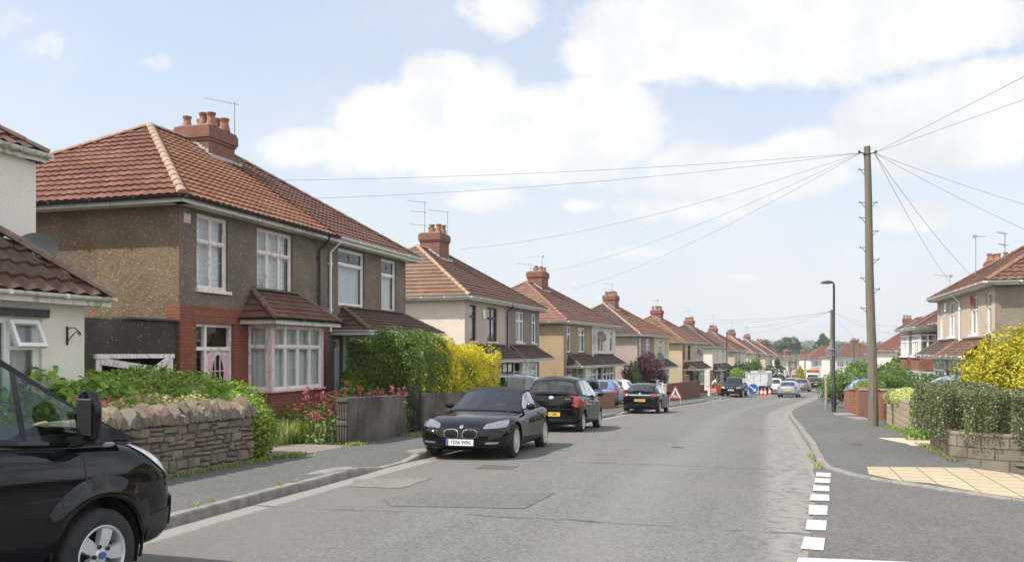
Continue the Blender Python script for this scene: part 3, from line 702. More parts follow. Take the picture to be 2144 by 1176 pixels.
def hedge_path(path, w, h0, h1, n, seed=1, lump=.12, base=0.0, inset=.28):
    """clipped hedge along a ground path: points near its two sides, top and ends, core inside"""
    path = [Vector(p) for p in path]; L = [0]
    for a, b in zip(path[:-1], path[1:]): L.append(L[-1]+(b-a).length)
    tot = L[-1]; P = []; N = []
    def at(s_):
        for i in range(len(path)-1):
            if s_ <= L[i+1] or i == len(path)-2:
                t = (s_-L[i])/(L[i+1]-L[i]); d = (path[i+1]-path[i]).normalized(); return path[i].lerp(path[i+1], t), Vector((d.x, d.y, 0)).normalized()
    hm = (h0+h1)/2; areas = [tot*hm, tot*hm, tot*w, w*h0, w*h1]; A = sum(areas)
    for k, ar in enumerate(areas):
        for _ in range(int(n*ar/A)):
            s_ = random.random()*tot; hh = h0+(h1-h0)*s_/tot; dp = inset*random.random()**1.8; z = random.random()**.85*hh; o = (random.random()-.5)*w
            if k == 3: s_ = dp
            if k == 4: s_ = tot-dp
            p, d = at(s_); nn = Vector((d.y, -d.x, 0)); rnd = .12*max(0, z/hh-.75)/.25*w
            if k == 0: q_ = p+nn*(w/2-dp-rnd); no = nn
            elif k == 1: q_ = p-nn*(w/2-dp-rnd); no = -nn
            elif k == 2: z = hh-dp*.9; q_ = p+nn*o; no = Vector((0, 0, 1))
            else: q_ = p+nn*o; no = d*(-1 if k == 3 else 1)
            P.append((q_.x, q_.y, q_.z+base+z)); N.append(tuple(no))
    P = np.array(P); N = np.array(N); P = P+N*(lump*wob(P, 1.6, seed)+.05*wob(P, 6, seed+3))[:, None]
    V = []; F = []; ci = min(w*.42, .20+lump+.6*max(0, inset-.28)); e_ = min(.3, .45*tot)
    for i, s_ in enumerate(np.linspace(e_, tot-e_, 12)):
        p, d = at(s_); nn = Vector((d.y, -d.x, 0)); hh = (h0+(h1-h0)*s_/tot)-ci
        for o, z in ((w/2-ci, base), (w/2-ci, base+hh), (-w/2+ci, base+hh), (-w/2+ci, base)): q_ = p+nn*o; V.append((q_.x, q_.y, q_.z+z))
        if i: F += [((i-1)*4+j, (i-1)*4+(j+1) % 4, i*4+(j+1) % 4, i*4+j) for j in range(4)]
    F += [(0, 1, 2, 3), (47, 46, 45, 44)]
    return P, N, (V, F)
def shrub(name, label, cat, c, E, n, size, mat, group=None, stems=True, tint=None, aspect=.55, thick=.38, seed=1, lump=.16, ls=2.2, core=True, jit=.9):
    root = thing(name, label, cat, c, 0, group)
    P, N = ellipsoids(E, n, thick, seed, lump, ls)
    leaves('foliage', P, N, size, mat, root, aspect, None if tint is None else tint(P), jit, core=ell_core(E) if core else None)
    if stems:
        mb = MB(); rr = random.Random(seed)
        for e in E[:6]:
            mb.tube([(rr.uniform(-.08, .08), rr.uniform(-.08, .08), -.05), ((e[0])*.5, e[1]*.5, e[2]*.5), (e[0], e[1], e[2])], [.035, .025, .012], 6)
        mb.build('stem', M['bark'], root, 60)
    return root
def tree(label, c, h, r, n, mat, seed=1, group=None, size=.5, trunk_h=.3, name='tree', lobes=14, upright=1.0, conical=0.0):
    rr = random.Random(seed); root = thing(name, label, 'tree', c, 0, group); mb = MB(); E = []
    th = h*trunk_h; mb.tube([(0, 0, -.3), (.04*h*.3, 0, th*.6), (0, .02*h, th), (0, 0, h*.75)], [r*.09, r*.07, r*.055, r*.02], 8)
    for k in range(lobes):
        f = rr.random(); a = rr.uniform(0, 6.28); z = th*.9+(h-th)*(.12+.80*f); w = r*(math.sin(math.pi*min(1, .12+.82*f))**.7)*(1-conical*f); d = w*rr.uniform(.25, .75)
        e = w*rr.uniform(.30, .5)+.12*r
        E.append((d*math.cos(a), d*math.sin(a), z, e, e, e*rr.uniform(.65, 1.0)*upright))
        mb.tube([(0, 0, th*.8+.3*(z-th)*rr.random()), (d*.5*math.cos(a), d*.5*math.sin(a), (z+th)/2), (E[-1][0], E[-1][1], z)], [r*.04, r*.025, r*.01], 5)
    P, N = ellipsoids(E, n, .6, seed, .22, 6/r); tint = np.clip(.5+.28*wob(P, 3/r, seed+7)+.25*RNG.normal(size=len(P)), 0, 1)
    leaves('crown', P, N, size, mat, root, .7, tint, 1.0); mb.build('trunk', M['bark'], root, 60)
    return root
def blades(name, spots, h, mat, parent=None, w=.012, kind=None, lean=.5):
    """grass blades: each a bent two-piece strip"""
    spots = np.asarray(spots, float); n = len(spots); a = RNG.random(n)*6.28; hh = h*(.45+.8*RNG.random(n)); ln = lean*hh*(.2+RNG.random(n))
    dx_, dy_ = np.cos(a), np.sin(a); wx, wy = -dy_*w, dx_*w; v = np.empty((n, 5, 3))
    for k, (f, l, ww) in enumerate(((0, 0, -1), (0, 0, 1), (.6, .35, .8), (.6, .35, -.8), (1, 1, 0))):
        v[:, k, 0] = spots[:, 0]+dx_*ln*l+wx*ww; v[:, k, 1] = spots[:, 1]+dy_*ln*l+wy*ww; v[:, k, 2] = spots[:, 2]+hh*f
    me = bpy.data.meshes.new(name); fs = []
    for i in range(n): b = 5*i; fs += [(b, b+1, b+2, b+3), (b+3, b+2, b+4)]
    me.from_pydata(v.reshape(-1, 3).tolist(), [], fs); at = me.attributes.new('tint', 'FLOAT', 'FACE'); at.data.foreach_set('value', np.repeat(RNG.random(n), 2).astype(np.float32))
    me.materials.append(mat); o = newmesh_obj(name, me, parent)
    if kind: o['kind'] = kind
    return o
# ------------------------------------------------------------------ roofs
def tile_poly(name, pts, mat, parent, tw=.30, tc=.32, amp=.028, thick=.03, cols=0, lift=0.0):
    thick *= 1.3
    """tiled roof plane: courses that step, optional rolled profile, clipped to the polygon (first edge is the eave)"""
    pts = [Vector(p) for p in pts]; eu = (pts[1]-pts[0]).normalized(); n = Vector((0, 0, 0))
    for i in range(1, len(pts)-1): n += (pts[i]-pts[0]).cross(pts[i+1]-pts[0])
    n.normalize(); ev = n.cross(eu); o = pts[0]
    us = [(p-o).dot(eu) for p in pts]; vsx = [(p-o).dot(ev) for p in pts]
    u0, u1, L = min(us), max(us), max(vsx)
    if cols:
        nt = int(math.ceil((u1-u0)/tw)); uu = []; hh = []
        for i in range(nt):
            for k in range(cols): f = k/cols; uu.append(u0+(i+f)*tw); hh.append(amp*(.5+.5*math.cos(2*math.pi*f)))
        uu.append(u0+nt*tw); hh.append(amp)
    else: uu = [u0, u1]; hh = [amp*.5]*2
    nc = int(math.ceil(L/tc)); bm = bmesh.new(); uvl = bm.loops.layers.uv.new('UVMap'); rows = []; uvr = []
    rr = random.Random(len(pts)*7+int(L*100))
    for c in range(nc):
        for f, t in ((0, thick), (1, 0)):
            v = min((c+f)*tc, L); jz = rr.uniform(-.003, .003)
            rows.append([bm.verts.new(o+eu*a+ev*v+n*(h+t+lift+jz+(.004*math.sin(a*1.7+c) if cols else 0))) for a, h in zip(uu, hh)])
            uvr.append((c+(.02 if f == 0 else .98)))
    for i in range(len(rows)-1):
        for j in range(len(uu)-1):
            f = bm.faces.new((rows[i][j], rows[i][j+1], rows[i+1][j+1], rows[i+1][j]))
            vv = (uvr[i], uvr[i], uvr[i+1], uvr[i+1]) if i % 2 == 0 else (uvr[i],)*4
            for lp, a, v in zip(f.loops, (uu[j], uu[j+1], uu[j+1], uu[j]), vv): lp[uvl].uv = ((a-u0)/tw, v)
    k = len(pts)
    for i in range(1, k):
        a, b = pts[i], pts[(i+1) % k]; no = (b-a).cross(n).normalized()
        bmesh.ops.bisect_plane(bm, geom=bm.verts[:]+bm.edges[:]+bm.faces[:], plane_co=a, plane_no=no, clear_outer=True, dist=1e-5)
    me = bpy.data.meshes.new(name); bm.to_mesh(me); bm.free(); me.materials.append(mat)
    if cols: smooth_me(me, 35)
    return newmesh_obj(name, me, parent)
def caps(mb, a, b, r=.10, seg=.40):
    a, b = Vector(a), Vector(b); d = b-a; n = max(1, int(d.length/seg)); dn = d.normalized()
    side = dn.cross(Vector((0, 0, 1))).normalized(); up = side.cross(dn)
    for i in range(n):
        p, q_ = a+d*(i/n)-dn*.02, a+d*((i+1)/n)+dn*.02; P = []
        for pt, rr_ in ((p, r*1.10), (q_, r*.93)):
            P.append([pt+side*rr_*math.cos(t)+up*(rr_*math.sin(t)*.8-.02) for t in np.linspace(0, math.pi, 7)])
        mb.grid(P); mb.add([*P[0]], [tuple(range(7))]); mb.add([*P[1]], [tuple(range(6, -1, -1))])
def wall_holes(mb, x0, x1, z0, z1, holes, y=0.0, depth=.12, m=0):
    xs = sorted(set([x0, x1]+[min(max(v, x0), x1) for h in holes for v in h[:2]])); zs = sorted(set([z0, z1]+[min(max(v, z0), z1) for h in holes for v in h[2:4]]))
    for i in range(len(xs)-1):
        for j in range(len(zs)-1):
            cx, cz = (xs[i]+xs[i+1])/2, (zs[j]+zs[j+1])/2
            if any(h[0] < cx < h[1] and h[2] < cz < h[3] for h in holes): continue
            mb.quad((xs[i], y, zs[j]), (xs[i+1], y, zs[j]), (xs[i+1], y, zs[j+1]), (xs[i], y, zs[j+1]), m)
    for a, b, c, d in [h[:4] for h in holes]:
        c2, d2 = max(c, z0), min(d, z1)
        if d2 <= c2: continue
        mb.quad((a, y, c2), (a, y, d2), (a, y+depth, d2), (a, y+depth, c2), m); mb.quad((b, y, d2), (b, y, c2), (b, y+depth, c2), (b, y+depth, d2), m)
        if d <= z1: mb.quad((a, y, d), (b, y, d), (b, y+depth, d), (a, y+depth, d), m)
        if c >= z0: mb.quad((b, y, c), (a, y, c), (a, y+depth, c), (b, y+depth, c), m)
def win_parts(F, Gm, C, w, z0, z1, mull=(.5,), trans=.28, curt='net', yo=.06, fw=.055, mw=.045, casements=True):
    """frame, glass, curtain of one light in local coordinates (x along, y inward)"""
    y0, y1 = yo, yo+.07
    F.box(0, fw, y0, y1, z0, z1); F.box(w-fw, w, y0, y1, z0, z1); F.box(fw, w-fw, y0, y1, z0, z0+fw); F.box(fw, w-fw, y0, y1, z1-fw, z1)
    zt = z1-(z1-z0)*trans if trans else None
    if zt: F.box(fw, w-fw, y0-.008, y1+.002, zt-mw/2, zt+mw/2)
    for f in mull:
        x = w*f
        for a, b in (((z0+fw, zt-mw/2), (zt+mw/2, z1-fw)) if zt else ((z0+fw, z1-fw),)): F.box(x-mw/2, x+mw/2, y0+.004, y1-.004, a, b)
    if casements:
        xs = [0]+list(mull)+[1]
        for i in range(len(xs)-1):
            a = w*xs[i]+(fw if i == 0 else mw/2); b = w*xs[i+1]-(fw if i == len(xs)-2 else mw/2)
            for c, d in (((z0+fw, zt-mw/2), (zt+mw/2, z1-fw)) if zt else ((z0+fw, z1-fw),)):
                t = .028; yy0, yy1 = y0+.012, y1-.016
                F.box(a, a+t, yy0, yy1, c, d); F.box(b-t, b, yy0, yy1, c, d); F.box(a+t, b-t, yy0, yy1, c, c+t); F.box(a+t, b-t, yy0, yy1, d-t, d)
    Gm.quad((fw*.5, yo+.04, z0+fw*.5), (w-fw*.5, yo+.04, z0+fw*.5), (w-fw*.5, yo+.04, z1-fw*.5), (fw*.5, yo+.04, z1-fw*.5))
    def drape(xa, xb, za, zb):
        n = max(8, int((xb-xa)*30)); k = random.random()*6
        xs = [xa+(xb-xa)*i/n for i in range(n+1)]
        C.grid([[(x, yo+.16+.02*math.sin(x*38+k)+.008*math.sin(x*11+k), z) for x in xs] for z in (za, zb)])
    if curt == 'net': drape(.02, w-.02, z0+.02, z1-.02)
    elif curt == 'low': drape(.02, w-.02, z0+.02, z0+(z1-z0)*.72)
    elif curt == 'sides': drape(.02, w*.26, z0+.02, z1-.02); drape(w*.76, w-.02, z0+.02, z1-.02)
    elif curt == 'blind': C.quad((.03, yo+.15, z0+(z1-z0)*.45), (w-.03, yo+.15, z0+(z1-z0)*.45), (w-.03, yo+.15, z1-.02), (.03, yo+.15, z1-.02))
def window(parent, xa, xb, za, zb, frame='white', curt='net', cmat='net', sill=None, Mx=None, name='window', leading=None, **kw):
    F, Gm, C = MB(), MB(), MB()
    Mx = Mx if Mx is not None else Matrix.Translation((xa, 0, 0))
    for b in (F, Gm, C): b.M = Mx
    win_parts(F, Gm, C, xb-xa, za, zb, curt=curt, **kw)
    o = F.build(name, M[frame], parent); Gm.build('pane', M['glass'], o)
    if C.f: C.build('curtain', M[cmat], o, 60)
    if sill:
        s = MB(); s.M = Mx; s.cbox(-.06, xb-xa+.06, -.07, .10, za-.075, za-.004, .01); s.build('sill', M[sill], o)
    if leading:
        d = MB(); d.M = Mx; w = xb-xa; tr = kw.get('trans', .28); zt = zb-(zb-za)*tr; ml = [0]+list(kw.get('mull', (.5,)))+[1]
        for i in range(len(ml)-1):
            cx, cz = w*(ml[i]+ml[i+1])/2, (zt+zb)/2; hw = w*(ml[i+1]-ml[i])/2
            y = .093
            d.add([(cx, y, cz-.10), (cx+.05, y, cz), (cx, y, cz+.10), (cx-.05, y, cz)], [(0, 1, 2, 3)], 0)
            for (a, b) in (((cx-hw+.08, cz), (cx-.05, cz)), ((cx+.05, cz), (cx+hw-.08, cz))): d.box(a[0], b[0], y-.002, y+.002, cz-.005, cz+.005, 1)
            for (a, b) in ((zt+.06, cz-.1), (cz+.1, zb-.08)): d.box(cx-.005, cx+.005, y-.002, y+.002, a, b, 1)
        d.build('leading', [M['maroon'], M['dish']], o)
    return o
def gutter_run(mb, fb, a, b, n, r=.068, soff=.33):
    """half-round gutter and fascia from a to b; n points outward"""
    a, b, n = Vector(a), Vector(b), Vector(n); d = (b-a).normalized(); P = []
    for p in (a, b): P.append([p+n*(.065+r*math.cos(t))+Vector((0, 0, r*math.sin(t)-.005)) for t in np.linspace(math.pi, 2*math.pi, 7)])
    mb.grid(P, flip=True); mb.grid([[p+Vector((0, 0, .004))+n*.0 for p in row] for row in P])
    k = int((b-a).length/1.0)
    for i in range(1, k):
        c = a+(b-a)*i/k; mb.obox(c+n*.066+Vector((0, 0, -.028)), d, n, (0, 0, 1), .025, r+.008, .032)
    for e in (a, b): mb.obox(e+n*.065+Vector((0, 0, -.03)), d, n, (0, 0, 1), .006, r, .028)
    fb.obox((a+b)/2-n*.012+Vector((0, 0, -.07)), d, n, (0, 0, 1), (b-a).length/2, .012, .07)
    s0, s1 = a-n*.02+Vector((0, 0, -.135)), b-n*.02+Vector((0, 0, -.135)); fb.quad(s0, s1, s1-n*soff, s0-n*soff)
def lean_roof(parent, name, xa, xb, p, z0, z1, mat, cap='cap_brown', hr=.6, ends=(True, True), det=1, gut='white', tw=.17, tc=.2):
    """tiled lean-to roof against the facade, hipped at its ends"""
    A, B = Vector((xa, -p, z0)), Vector((xb, -p, z0)); Cc, Dd = Vector((xb-(hr if ends[1] else 0), 0, z1)), Vector((xa+(hr if ends[0] else 0), 0, z1))
    o = tile_poly(name, [A, B, Cc, Dd], mat, parent, tw, tc, .006, .018)
    cp = MB(); g = MB(); f = MB()
    if ends[0]: tile_poly('roof_end', [Vector((xa, 0, z0)), A, Dd], mat, o, tw, tc, .006, .018); caps(cp, A+Vector((0, 0, .02)), Dd+Vector((0, 0, .03)), .08, .35)
    else: f.tri(A, Dd, Vector((xa, 0, z0)))
    if ends[1]: tile_poly('roof_end', [B, Vector((xb, 0, z0)), Cc], mat, o, tw, tc, .006, .018); caps(cp, B+Vector((0, 0, .02)), Cc+Vector((0, 0, .03)), .08, .35)
    caps(cp, Dd+Vector((0, -.04, .03)), Cc+Vector((0, -.04, .03)), .07, .4)
    if cp.f: cp.build('hip_tile', M[cap], o)
    gutter_run(g, f, A, B, (0, -1, 0), .045, p*.9)
    if ends[0]: gutter_run(g, f, Vector((xa, -.0, z0)), A, (-1, 0, 0), .045, .05)
    if ends[1]: gutter_run(g, f, B, Vector((xb, -.0, z0)), (1, 0, 0), .045, .05)
    g.build('bay_gutter', M[gut], o, 40); f.build('bay_fascia', M['white' if gut == 'white' else 'pinkwhite'], o)
    return o
def bay(parent, x0, x1, p, zs, zt, base='brick_red', frame='white', mullF=(.25, .5, .75), mullS=(), trans=.3, curt='net', cmat='net', post='white'):
    """square bay window: base wall, three glazed sides with corner posts"""
    B = MB(); B.box(x0+.03, x1-.03, -p+.03, 0, -.3, zs-.05)
    b = B.build('bay_window', M[base], parent)
    P = MB()
    for x in (x0, x1-.09): P.box(x, x+.09, -p, -p+.09, zs, zt)
    P.box(x0-.05, x1+.05, -p-.05, 0, zs-.05, zs); P.box(x0-.02, x1+.02, -p-.02, 0, zt, zt+.10)
    P.build('corner_post', M[post], b)
    window(b, x0+.09, x1-.09, zs, zt, frame, curt, cmat, Mx=Matrix.Translation((x0+.09, -p-.045, 0)), name='bay_light', mull=mullF, trans=trans)
    L = Matrix(((0, 1, 0, x0-.045), (-1, 0, 0, 0), (0, 0, 1, 0), (0, 0, 0, 1))); Rm = Matrix(((0, -1, 0, x1+.045), (1, 0, 0, -p+.09), (0, 0, 1, 0), (0, 0, 0, 1)))
    window(b, 0, p-.09, zs, zt, frame, curt, cmat, Mx=L, name='bay_light', mull=mullS, trans=trans)
    window(b, 0, p-.09, zs, zt, frame, curt, cmat, Mx=Rm, name='bay_light', mull=mullS, trans=trans)
    return b
def door(parent, x0, x1, zt, frame='white', leaf='door_white', side=0.0, fan=.42, style='arch', y=.05):
    F = MB(); fw = .07; F.box(x0, x0+fw, y, y+.09, -.1, zt); F.box(x1-fw, x1, y, y+.09, -.1, zt); F.box(x0+fw, x1-fw, y, y+.09, zt-fw, zt)
    zd = zt-fan; F.box(x0+fw, x1-fw, y-.01, y+.09, zd-.04, zd+.04); xs = x0+side if side else x0
    if side: F.box(xs-.03, xs+.05, y, y+.09, -.1, zt-fw)
    o = F.build('door_frame', M[frame], parent)
    g = MB(); g.quad((x0+fw*.5, y+.05, -.1), (x1-fw*.5, y+.05, -.1), (x1-fw*.5, y+.05, zt-fw*.5), (x0+fw*.5, y+.05, zt-fw*.5)); g.build('pane', M['glass'], o)
    L = MB(); a, b = (xs+.06 if side else x0+fw+.01), x1-fw-.01; c = (a+b)/2; cz = 1.42
    if style == 'arch':
        # leaf with an arched light and its glazing bars
        L.box(a, b, y+.02, y+.045, -.05, .95); L.box(a, b, y+.02, y+.045, 1.93, zd-.045); ww = (b-a)*.30
        pts = [(c+ww*math.cos(t)*(1-.15*max(0, math.sin(t))), cz+.46*math.sin(t)) for t in np.linspace(0, 2*math.pi, 25)[:-1]]
        n = len(pts)
        for i in range(n):
            p, q_ = pts[i], pts[(i+1) % n]
            def out(pt):
                dx_, dz_ = pt[0]-c, pt[1]-cz; k = min(((b-a)/2)/abs(dx_) if abs(dx_) > 1e-6 else 9e9, (.51 if dz_ > 0 else .47)/abs(dz_) if abs(dz_) > 1e-6 else 9e9); return (c+dx_*k, cz+dz_*k)
            P_, Q_ = out(p), out(q_)
            L.quad((p[0], y+.02, p[1]), (P_[0], y+.02, P_[1]), (Q_[0], y+.02, Q_[1]), (q_[0], y+.02, q_[1]))
            L.bar((p[0], y+.015, p[1]), (q_[0], y+.015, q_[1]), .03, .03, (0, 1, 0))
        for dz_ in (-.16, .08): L.box(c-ww, c+ww, y+.012, y+.03, cz+dz_-.012, cz+dz_+.012)
        for dx_ in (-.09, .09): L.box(c+dx_-.012, c+dx_+.012, y+.012, y+.03, cz-.42, cz+.40)
    else:
        L.box(a, b, y+.02, y+.05, -.05, 1.0); L.box(a, a+.1, y+.02, y+.05, 1.0, zd-.045); L.box(b-.1, b, y+.02, y+.05, 1.0, zd-.045); L.box(a+.1, b-.1, y+.02, y+.05, zd-.16, zd-.045)
        L.box(c-.02, c+.02, y+.022, y+.045, 1.0, zd-.16)
    l = L.build('door', M[leaf], o); h = MB(); h.tube([(b-.07, y-.01, 1.02), (b-.07, y-.03, 1.05), (b-.16, y-.03, 1.05)], .012, 6); h.build('handle', M['steel'], l)
    return o
def chimney(parent, cx, cy, wx, wy, zb, zt, rows=(2, 3), mat='brick_stack', slope=None, seed=1, pot='pot', ph_=.42):
    mb = MB(); mb.box(cx-wx/2, cx+wx/2, cy-wy/2, cy+wy/2, zb, zt-.42)
    for k, (e, a, b) in enumerate(((.035, .42, .34), (.07, .34, .08), (.04, .08, .0))): mb.box(cx-wx/2-e, cx+wx/2+e, cy-wy/2-e, cy+wy/2+e, zt-a, zt-b)
    c = mb.build('chimney', M[mat], parent); rr = random.Random(seed)
    fl = MB(); fl.prism([(cx-wx/2+.05, cy-wy/2+.05), (cx+wx/2-.05, cy-wy/2+.05), (cx+wx/2-.05, cy+wy/2-.05), (cx-wx/2+.05, cy+wy/2-.05)], zt-.005, zt+.05); fl.build('flaunching', M['conc'], c)
    for i in range(rows[0]):
        for j in range(rows[1]):
            if rr.random() < .06: continue
            x = cx-wx/2+wx*(i+.5)/rows[0]; y = cy-wy/2+wy*(j+.5)/rows[1]; h = ph_*rr.uniform(.8, 1.2); s = rr.uniform(.9, 1.1)
            p = MB(); p.lathe([(.155*s, zt+.03), (.15*s, zt+.10), (.115*s, zt+h*.55), (.105*s, zt+h*.8), (.135*s, zt+h*.88), (.135*s, zt+h), (.095*s, zt+h), (.09*s, zt+h*.5)], 12, 'z', (x, y, 0)); p.build('chimney_pot', M[pot], c, 50)
    if slope:                                                          # stepped lead flashing down the near cheek
        L = MB(); (y0, z0), (y1, z1) = slope; n = 7
        for s_ in (-1, 1):
            x = cx+s_*(wx/2+.006)
            for i in range(n):
                ya, yb = y0+(y1-y0)*i/n, y0+(y1-y0)*(i+1)/n; za, zb_ = z0+(z1-z0)*i/n, z0+(z1-z0)*(i+1)/n
                L.box(x-.006, x+.006, ya, yb, za-.1, zb_+.10)
        L.box(cx-wx/2-.12, cx+wx/2+.12, cy-wy/2-.16, cy-wy/2-.002, z0-.17, z0+.0)
        L.build('flashing', M['lead'], c)
    return c
def downpipe(parent, x, y, z0, z1, mat='white', off=.30):
    d = MB(); d.tube([(x, y-off, z1), (x, y-off, z1-.12), (x, y-.07, z1-.38), (x, y-.07, z0)], .036, 8)
    for z in np.arange(z0+.6, z1-.5, 1.3): d.box(x-.055, x+.055, y-.11, y-.0, z-.02, z+.02)
    return d.build('downpipe', M[mat], parent, 40)
def house(label, org, rot, w, hip, sp, group=None, D=8.0, ze=5.2, zr=8.0, o=.35, det=1, name='semi_detached_house'):
    root = thing(name, label, 'house', org, rot, group)
    holes = [tuple(x[:4]) for x in sp.get('wins', [])]; hl = list(holes)
    if 'door' in sp: d = sp['door']; hl.append((d[0], d[1], -.1, d[2]))
    if 'bay' in sp: b = sp['bay']; hl.append((b['x0']+.05, b['x1']-.05, b['zs'], b['zt']))
    zs = sp.get('zsplit'); W = MB(); z0 = zs if zs else -.6
    wall_holes(W, 0, w, z0, ze, hl)
    wo = W.build('wall', M[sp['wall']], root); bw = MB(); bw.quad((w, D, -.6), (0, D, -.6), (0, D, ze), (w, D, ze)); bw.build('back_wall', M[sp.get('side', sp['wall'])], root)
    if zs:
        B = MB(); wall_holes(B, -.02, w, -.6, zs+.0, hl, -.035, .155); B.quad((-.02, -.035, zs), (w, -.035, zs), (w, 0, zs), (-.02, 0, zs)); B.quad((-.02, .3, -.6), (-.02, -.035, -.6), (-.02, -.035, zs), (-.02, .3, zs)); B.quad((-.02, .3, zs), (-.02, -.035, zs), (0.0, 0, zs), (0, .3, zs))
        B.build('brickwork', M[sp['low']], root)
    S_ = MB()
    if hip == 'a': S_.quad((0, D, -.6), (0, 0, -.6), (0, 0, ze), (0, D, ze))
    elif hip == 'b': S_.quad((w, 0, -.6), (w, D, -.6), (w, D, ze), (w, 0, ze))
    if S_.f: S_.build('side_wall', M[sp.get('side', sp['wall'])], root)
    # roof planes
    hd = D/2+o; sl = (zr-ze)/hd; ym = D/2
    a0, a1 = (-o if hip == 'a' else 0), (w+o if hip == 'b' else w)
    r0, r1 = (a0+hd if hip == 'a' else 0), (a1-hd if hip == 'b' else w)
    tw, tc = sp.get('tile', (.30, .32)); cols = sp.get('cols', 0)
    rf = tile_poly('roof', [(a0, -o, ze), (a1, -o, ze), (r1, ym, zr), (r0, ym, zr)], M[sp['roof']], root, tw, tc, sp.get('amp', .028), .03, cols)
    bk = MB(); bk.quad((a1, D+o, ze), (a0, D+o, ze), (r0, ym, zr), (r1, ym, zr)); bk.build('back_slope', M[sp['roof']], rf)
    cp = MB()
    if hip == 'a':
        tile_poly('hip_slope', [(a0, D+o, ze), (a0, -o, ze), (r0, ym, zr)], M[sp.get('hipmat', sp['roof'])], rf, sp.get('htile', (tw, tc))[0], sp.get('htile', (tw, tc))[1], sp.get('amp', .028), .03, cols)
        caps(cp, (a0, -o, ze+.05), (r0, ym, zr+.05)); caps(cp, (a0, D+o, ze+.05), (r0, ym, zr+.05))
    if hip == 'b':
        tile_poly('hip_slope', [(a1, -o, ze), (a1, D+o, ze), (r1, ym, zr)], M[sp.get('hipmat', sp['roof'])], rf, tw, tc, sp.get('amp', .028), .03, cols)
        caps(cp, (a1, -o, ze+.05), (r1, ym, zr+.05)); caps(cp, (a1, D+o, ze+.05), (r1, ym, zr+.05))
    cp.build('hip_tile', M[sp.get('cap', 'cap_brown')], rf, 50)
    cr = MB(); caps(cr, (r0, ym, zr+.04), (r1, ym, zr+.04)); cr.build('ridge_tile', M[sp.get('rcap', sp.get('cap', 'cap_brown'))], rf, 50)
    g, f = MB(), MB(); gutter_run(g, f, (a0, -o, ze), (a1, -o, ze), (0, -1, 0))
    if hip == 'a': gutter_run(g, f, (a0, D+o, ze), (a0, -o, ze), (-1, 0, 0))
    if hip == 'b': gutter_run(g, f, (a1, -o, ze), (a1, D+o, ze), (1, 0, 0))
    g.build('gutter', M[sp.get('gut', 'white')], root, 40); f.build('fascia', M[sp.get('fas', 'white_old')], root)
    for x in sp.get('wins', []):
        kw = dict(x[4]) if len(x) > 4 else {}
        kw.setdefault('frame', sp.get('frame', 'white')); kw.setdefault('sill', sp.get('sill', 'white_old')); window(root, *x[:4], **kw)
    if 'door' in sp: d = sp['door']; door(root, d[0], d[1], d[2], **(d[3] if len(d) > 3 else {}))
    if 'bay' in sp:
        b = dict(sp['bay']); br = b.pop('roof', None); bb = bay(root, b.pop('x0'), b.pop('x1'), b.pop('p'), b.pop('zs'), b.pop('zt'), **b)
    if 'lean' in sp:
        l = dict(sp['lean']); lean_roof(root, 'canopy_roof', l.pop('xa'), l.pop('xb'), l.pop('p'), l.pop('z0'), l.pop('z1'), M[l.pop('mat')], **l)
    if 'chim' in sp:
        c = dict(sp['chim']); cx, cy, wx, wy, zt = c.pop('at')
        zf = ze+(cy-wy/2+o)*sl; chimney(root, cx, cy, wx, wy, zf-.15, zt, slope=((cy-wy/2, zf), (min(cy+wy/2, ym), ze+(min(cy+wy/2, ym)+o)*sl)), **c)
    for x in sp.get('pipes', []): downpipe(root, x[0], 0, x[1], ze-.04, x[2], o)
    if sp.get('box'):
        bx, bz, bm_ = sp['box']; q_ = MB(); q_.cbox(bx-.13, bx+.13, -.09, -.002, bz-.2, bz+.2, .03); q_.build('alarm_box', M[bm_], root)
    return root
def aerial(label, loc, h, rot, n=7, boom=1.1, double=False, tilt=.05, group='television aerials on the chimneys'):
    r = thing('tv_aerial', label, 'aerial', loc, rot, group); m = MB(); m.tube([(0, 0, 0), (0, 0, h)], .016, 6); m.build('mast', M['aerial'], r)
    for k, z in enumerate(([h-.05] if not double else [h-.05, h-.55, h-1.2])):
        b = MB(); bl = boom*(1 if k == 0 else .85); b.tube([(.12, 0, z-tilt*.1), (-bl, 0, z+tilt)], .012, 6)
        for i in range(n): x = .05-bl*i/n; b.tube([(x, -.14+.008*i, z+tilt*(-x/bl)), (x, .14-.008*i, z+tilt*(-x/bl))], .006, 4)
        b.box(.08, .10, -.09, .09, z-.07, z+.07) if n > 6 and not double else None
        b.build('antenna', M['aerial'], r)
    return r
def sat_dish(label, loc, rot, r=.40, group='satellite dishes on the walls', el=.4):
    t = thing('satellite_dish', label, 'satellite dish', loc, rot, group); m = MB()
    rows = [[(q_*q_*.22*r/.4-.11, q_*r*1.12*math.cos(a), q_*r*math.sin(a)) for a in np.linspace(0, 2*math.pi, 25)[:-1]] for q_ in (.02, .35, .7, 1)]
    rows2 = [[(x-.012, y, z) for x, y, z in row] for row in rows]
    m.M = Matrix.Rotation(-el, 4, 'Y'); m.grid(rows, closed=True, flip=True); m.grid(rows2, closed=True); m.grid([rows[-1], rows2[-1]], closed=True)
    m.build('reflector', M['dish'], t, 60); b = MB(); b.tube([(-.10, 0, -.1), (-.28, 0, -.1), (-.28, 0, -.45)], .02, 6); b.tube([(.02, 0, -r*.9), (.36, 0, -r*.35)], .012, 6); b.obox((.37, 0, -r*.32), (1, 0, 0), (0, 1, 0), (0, 0, 1), .05, .03, .03); b.build('bracket', M['iron'], t); return t
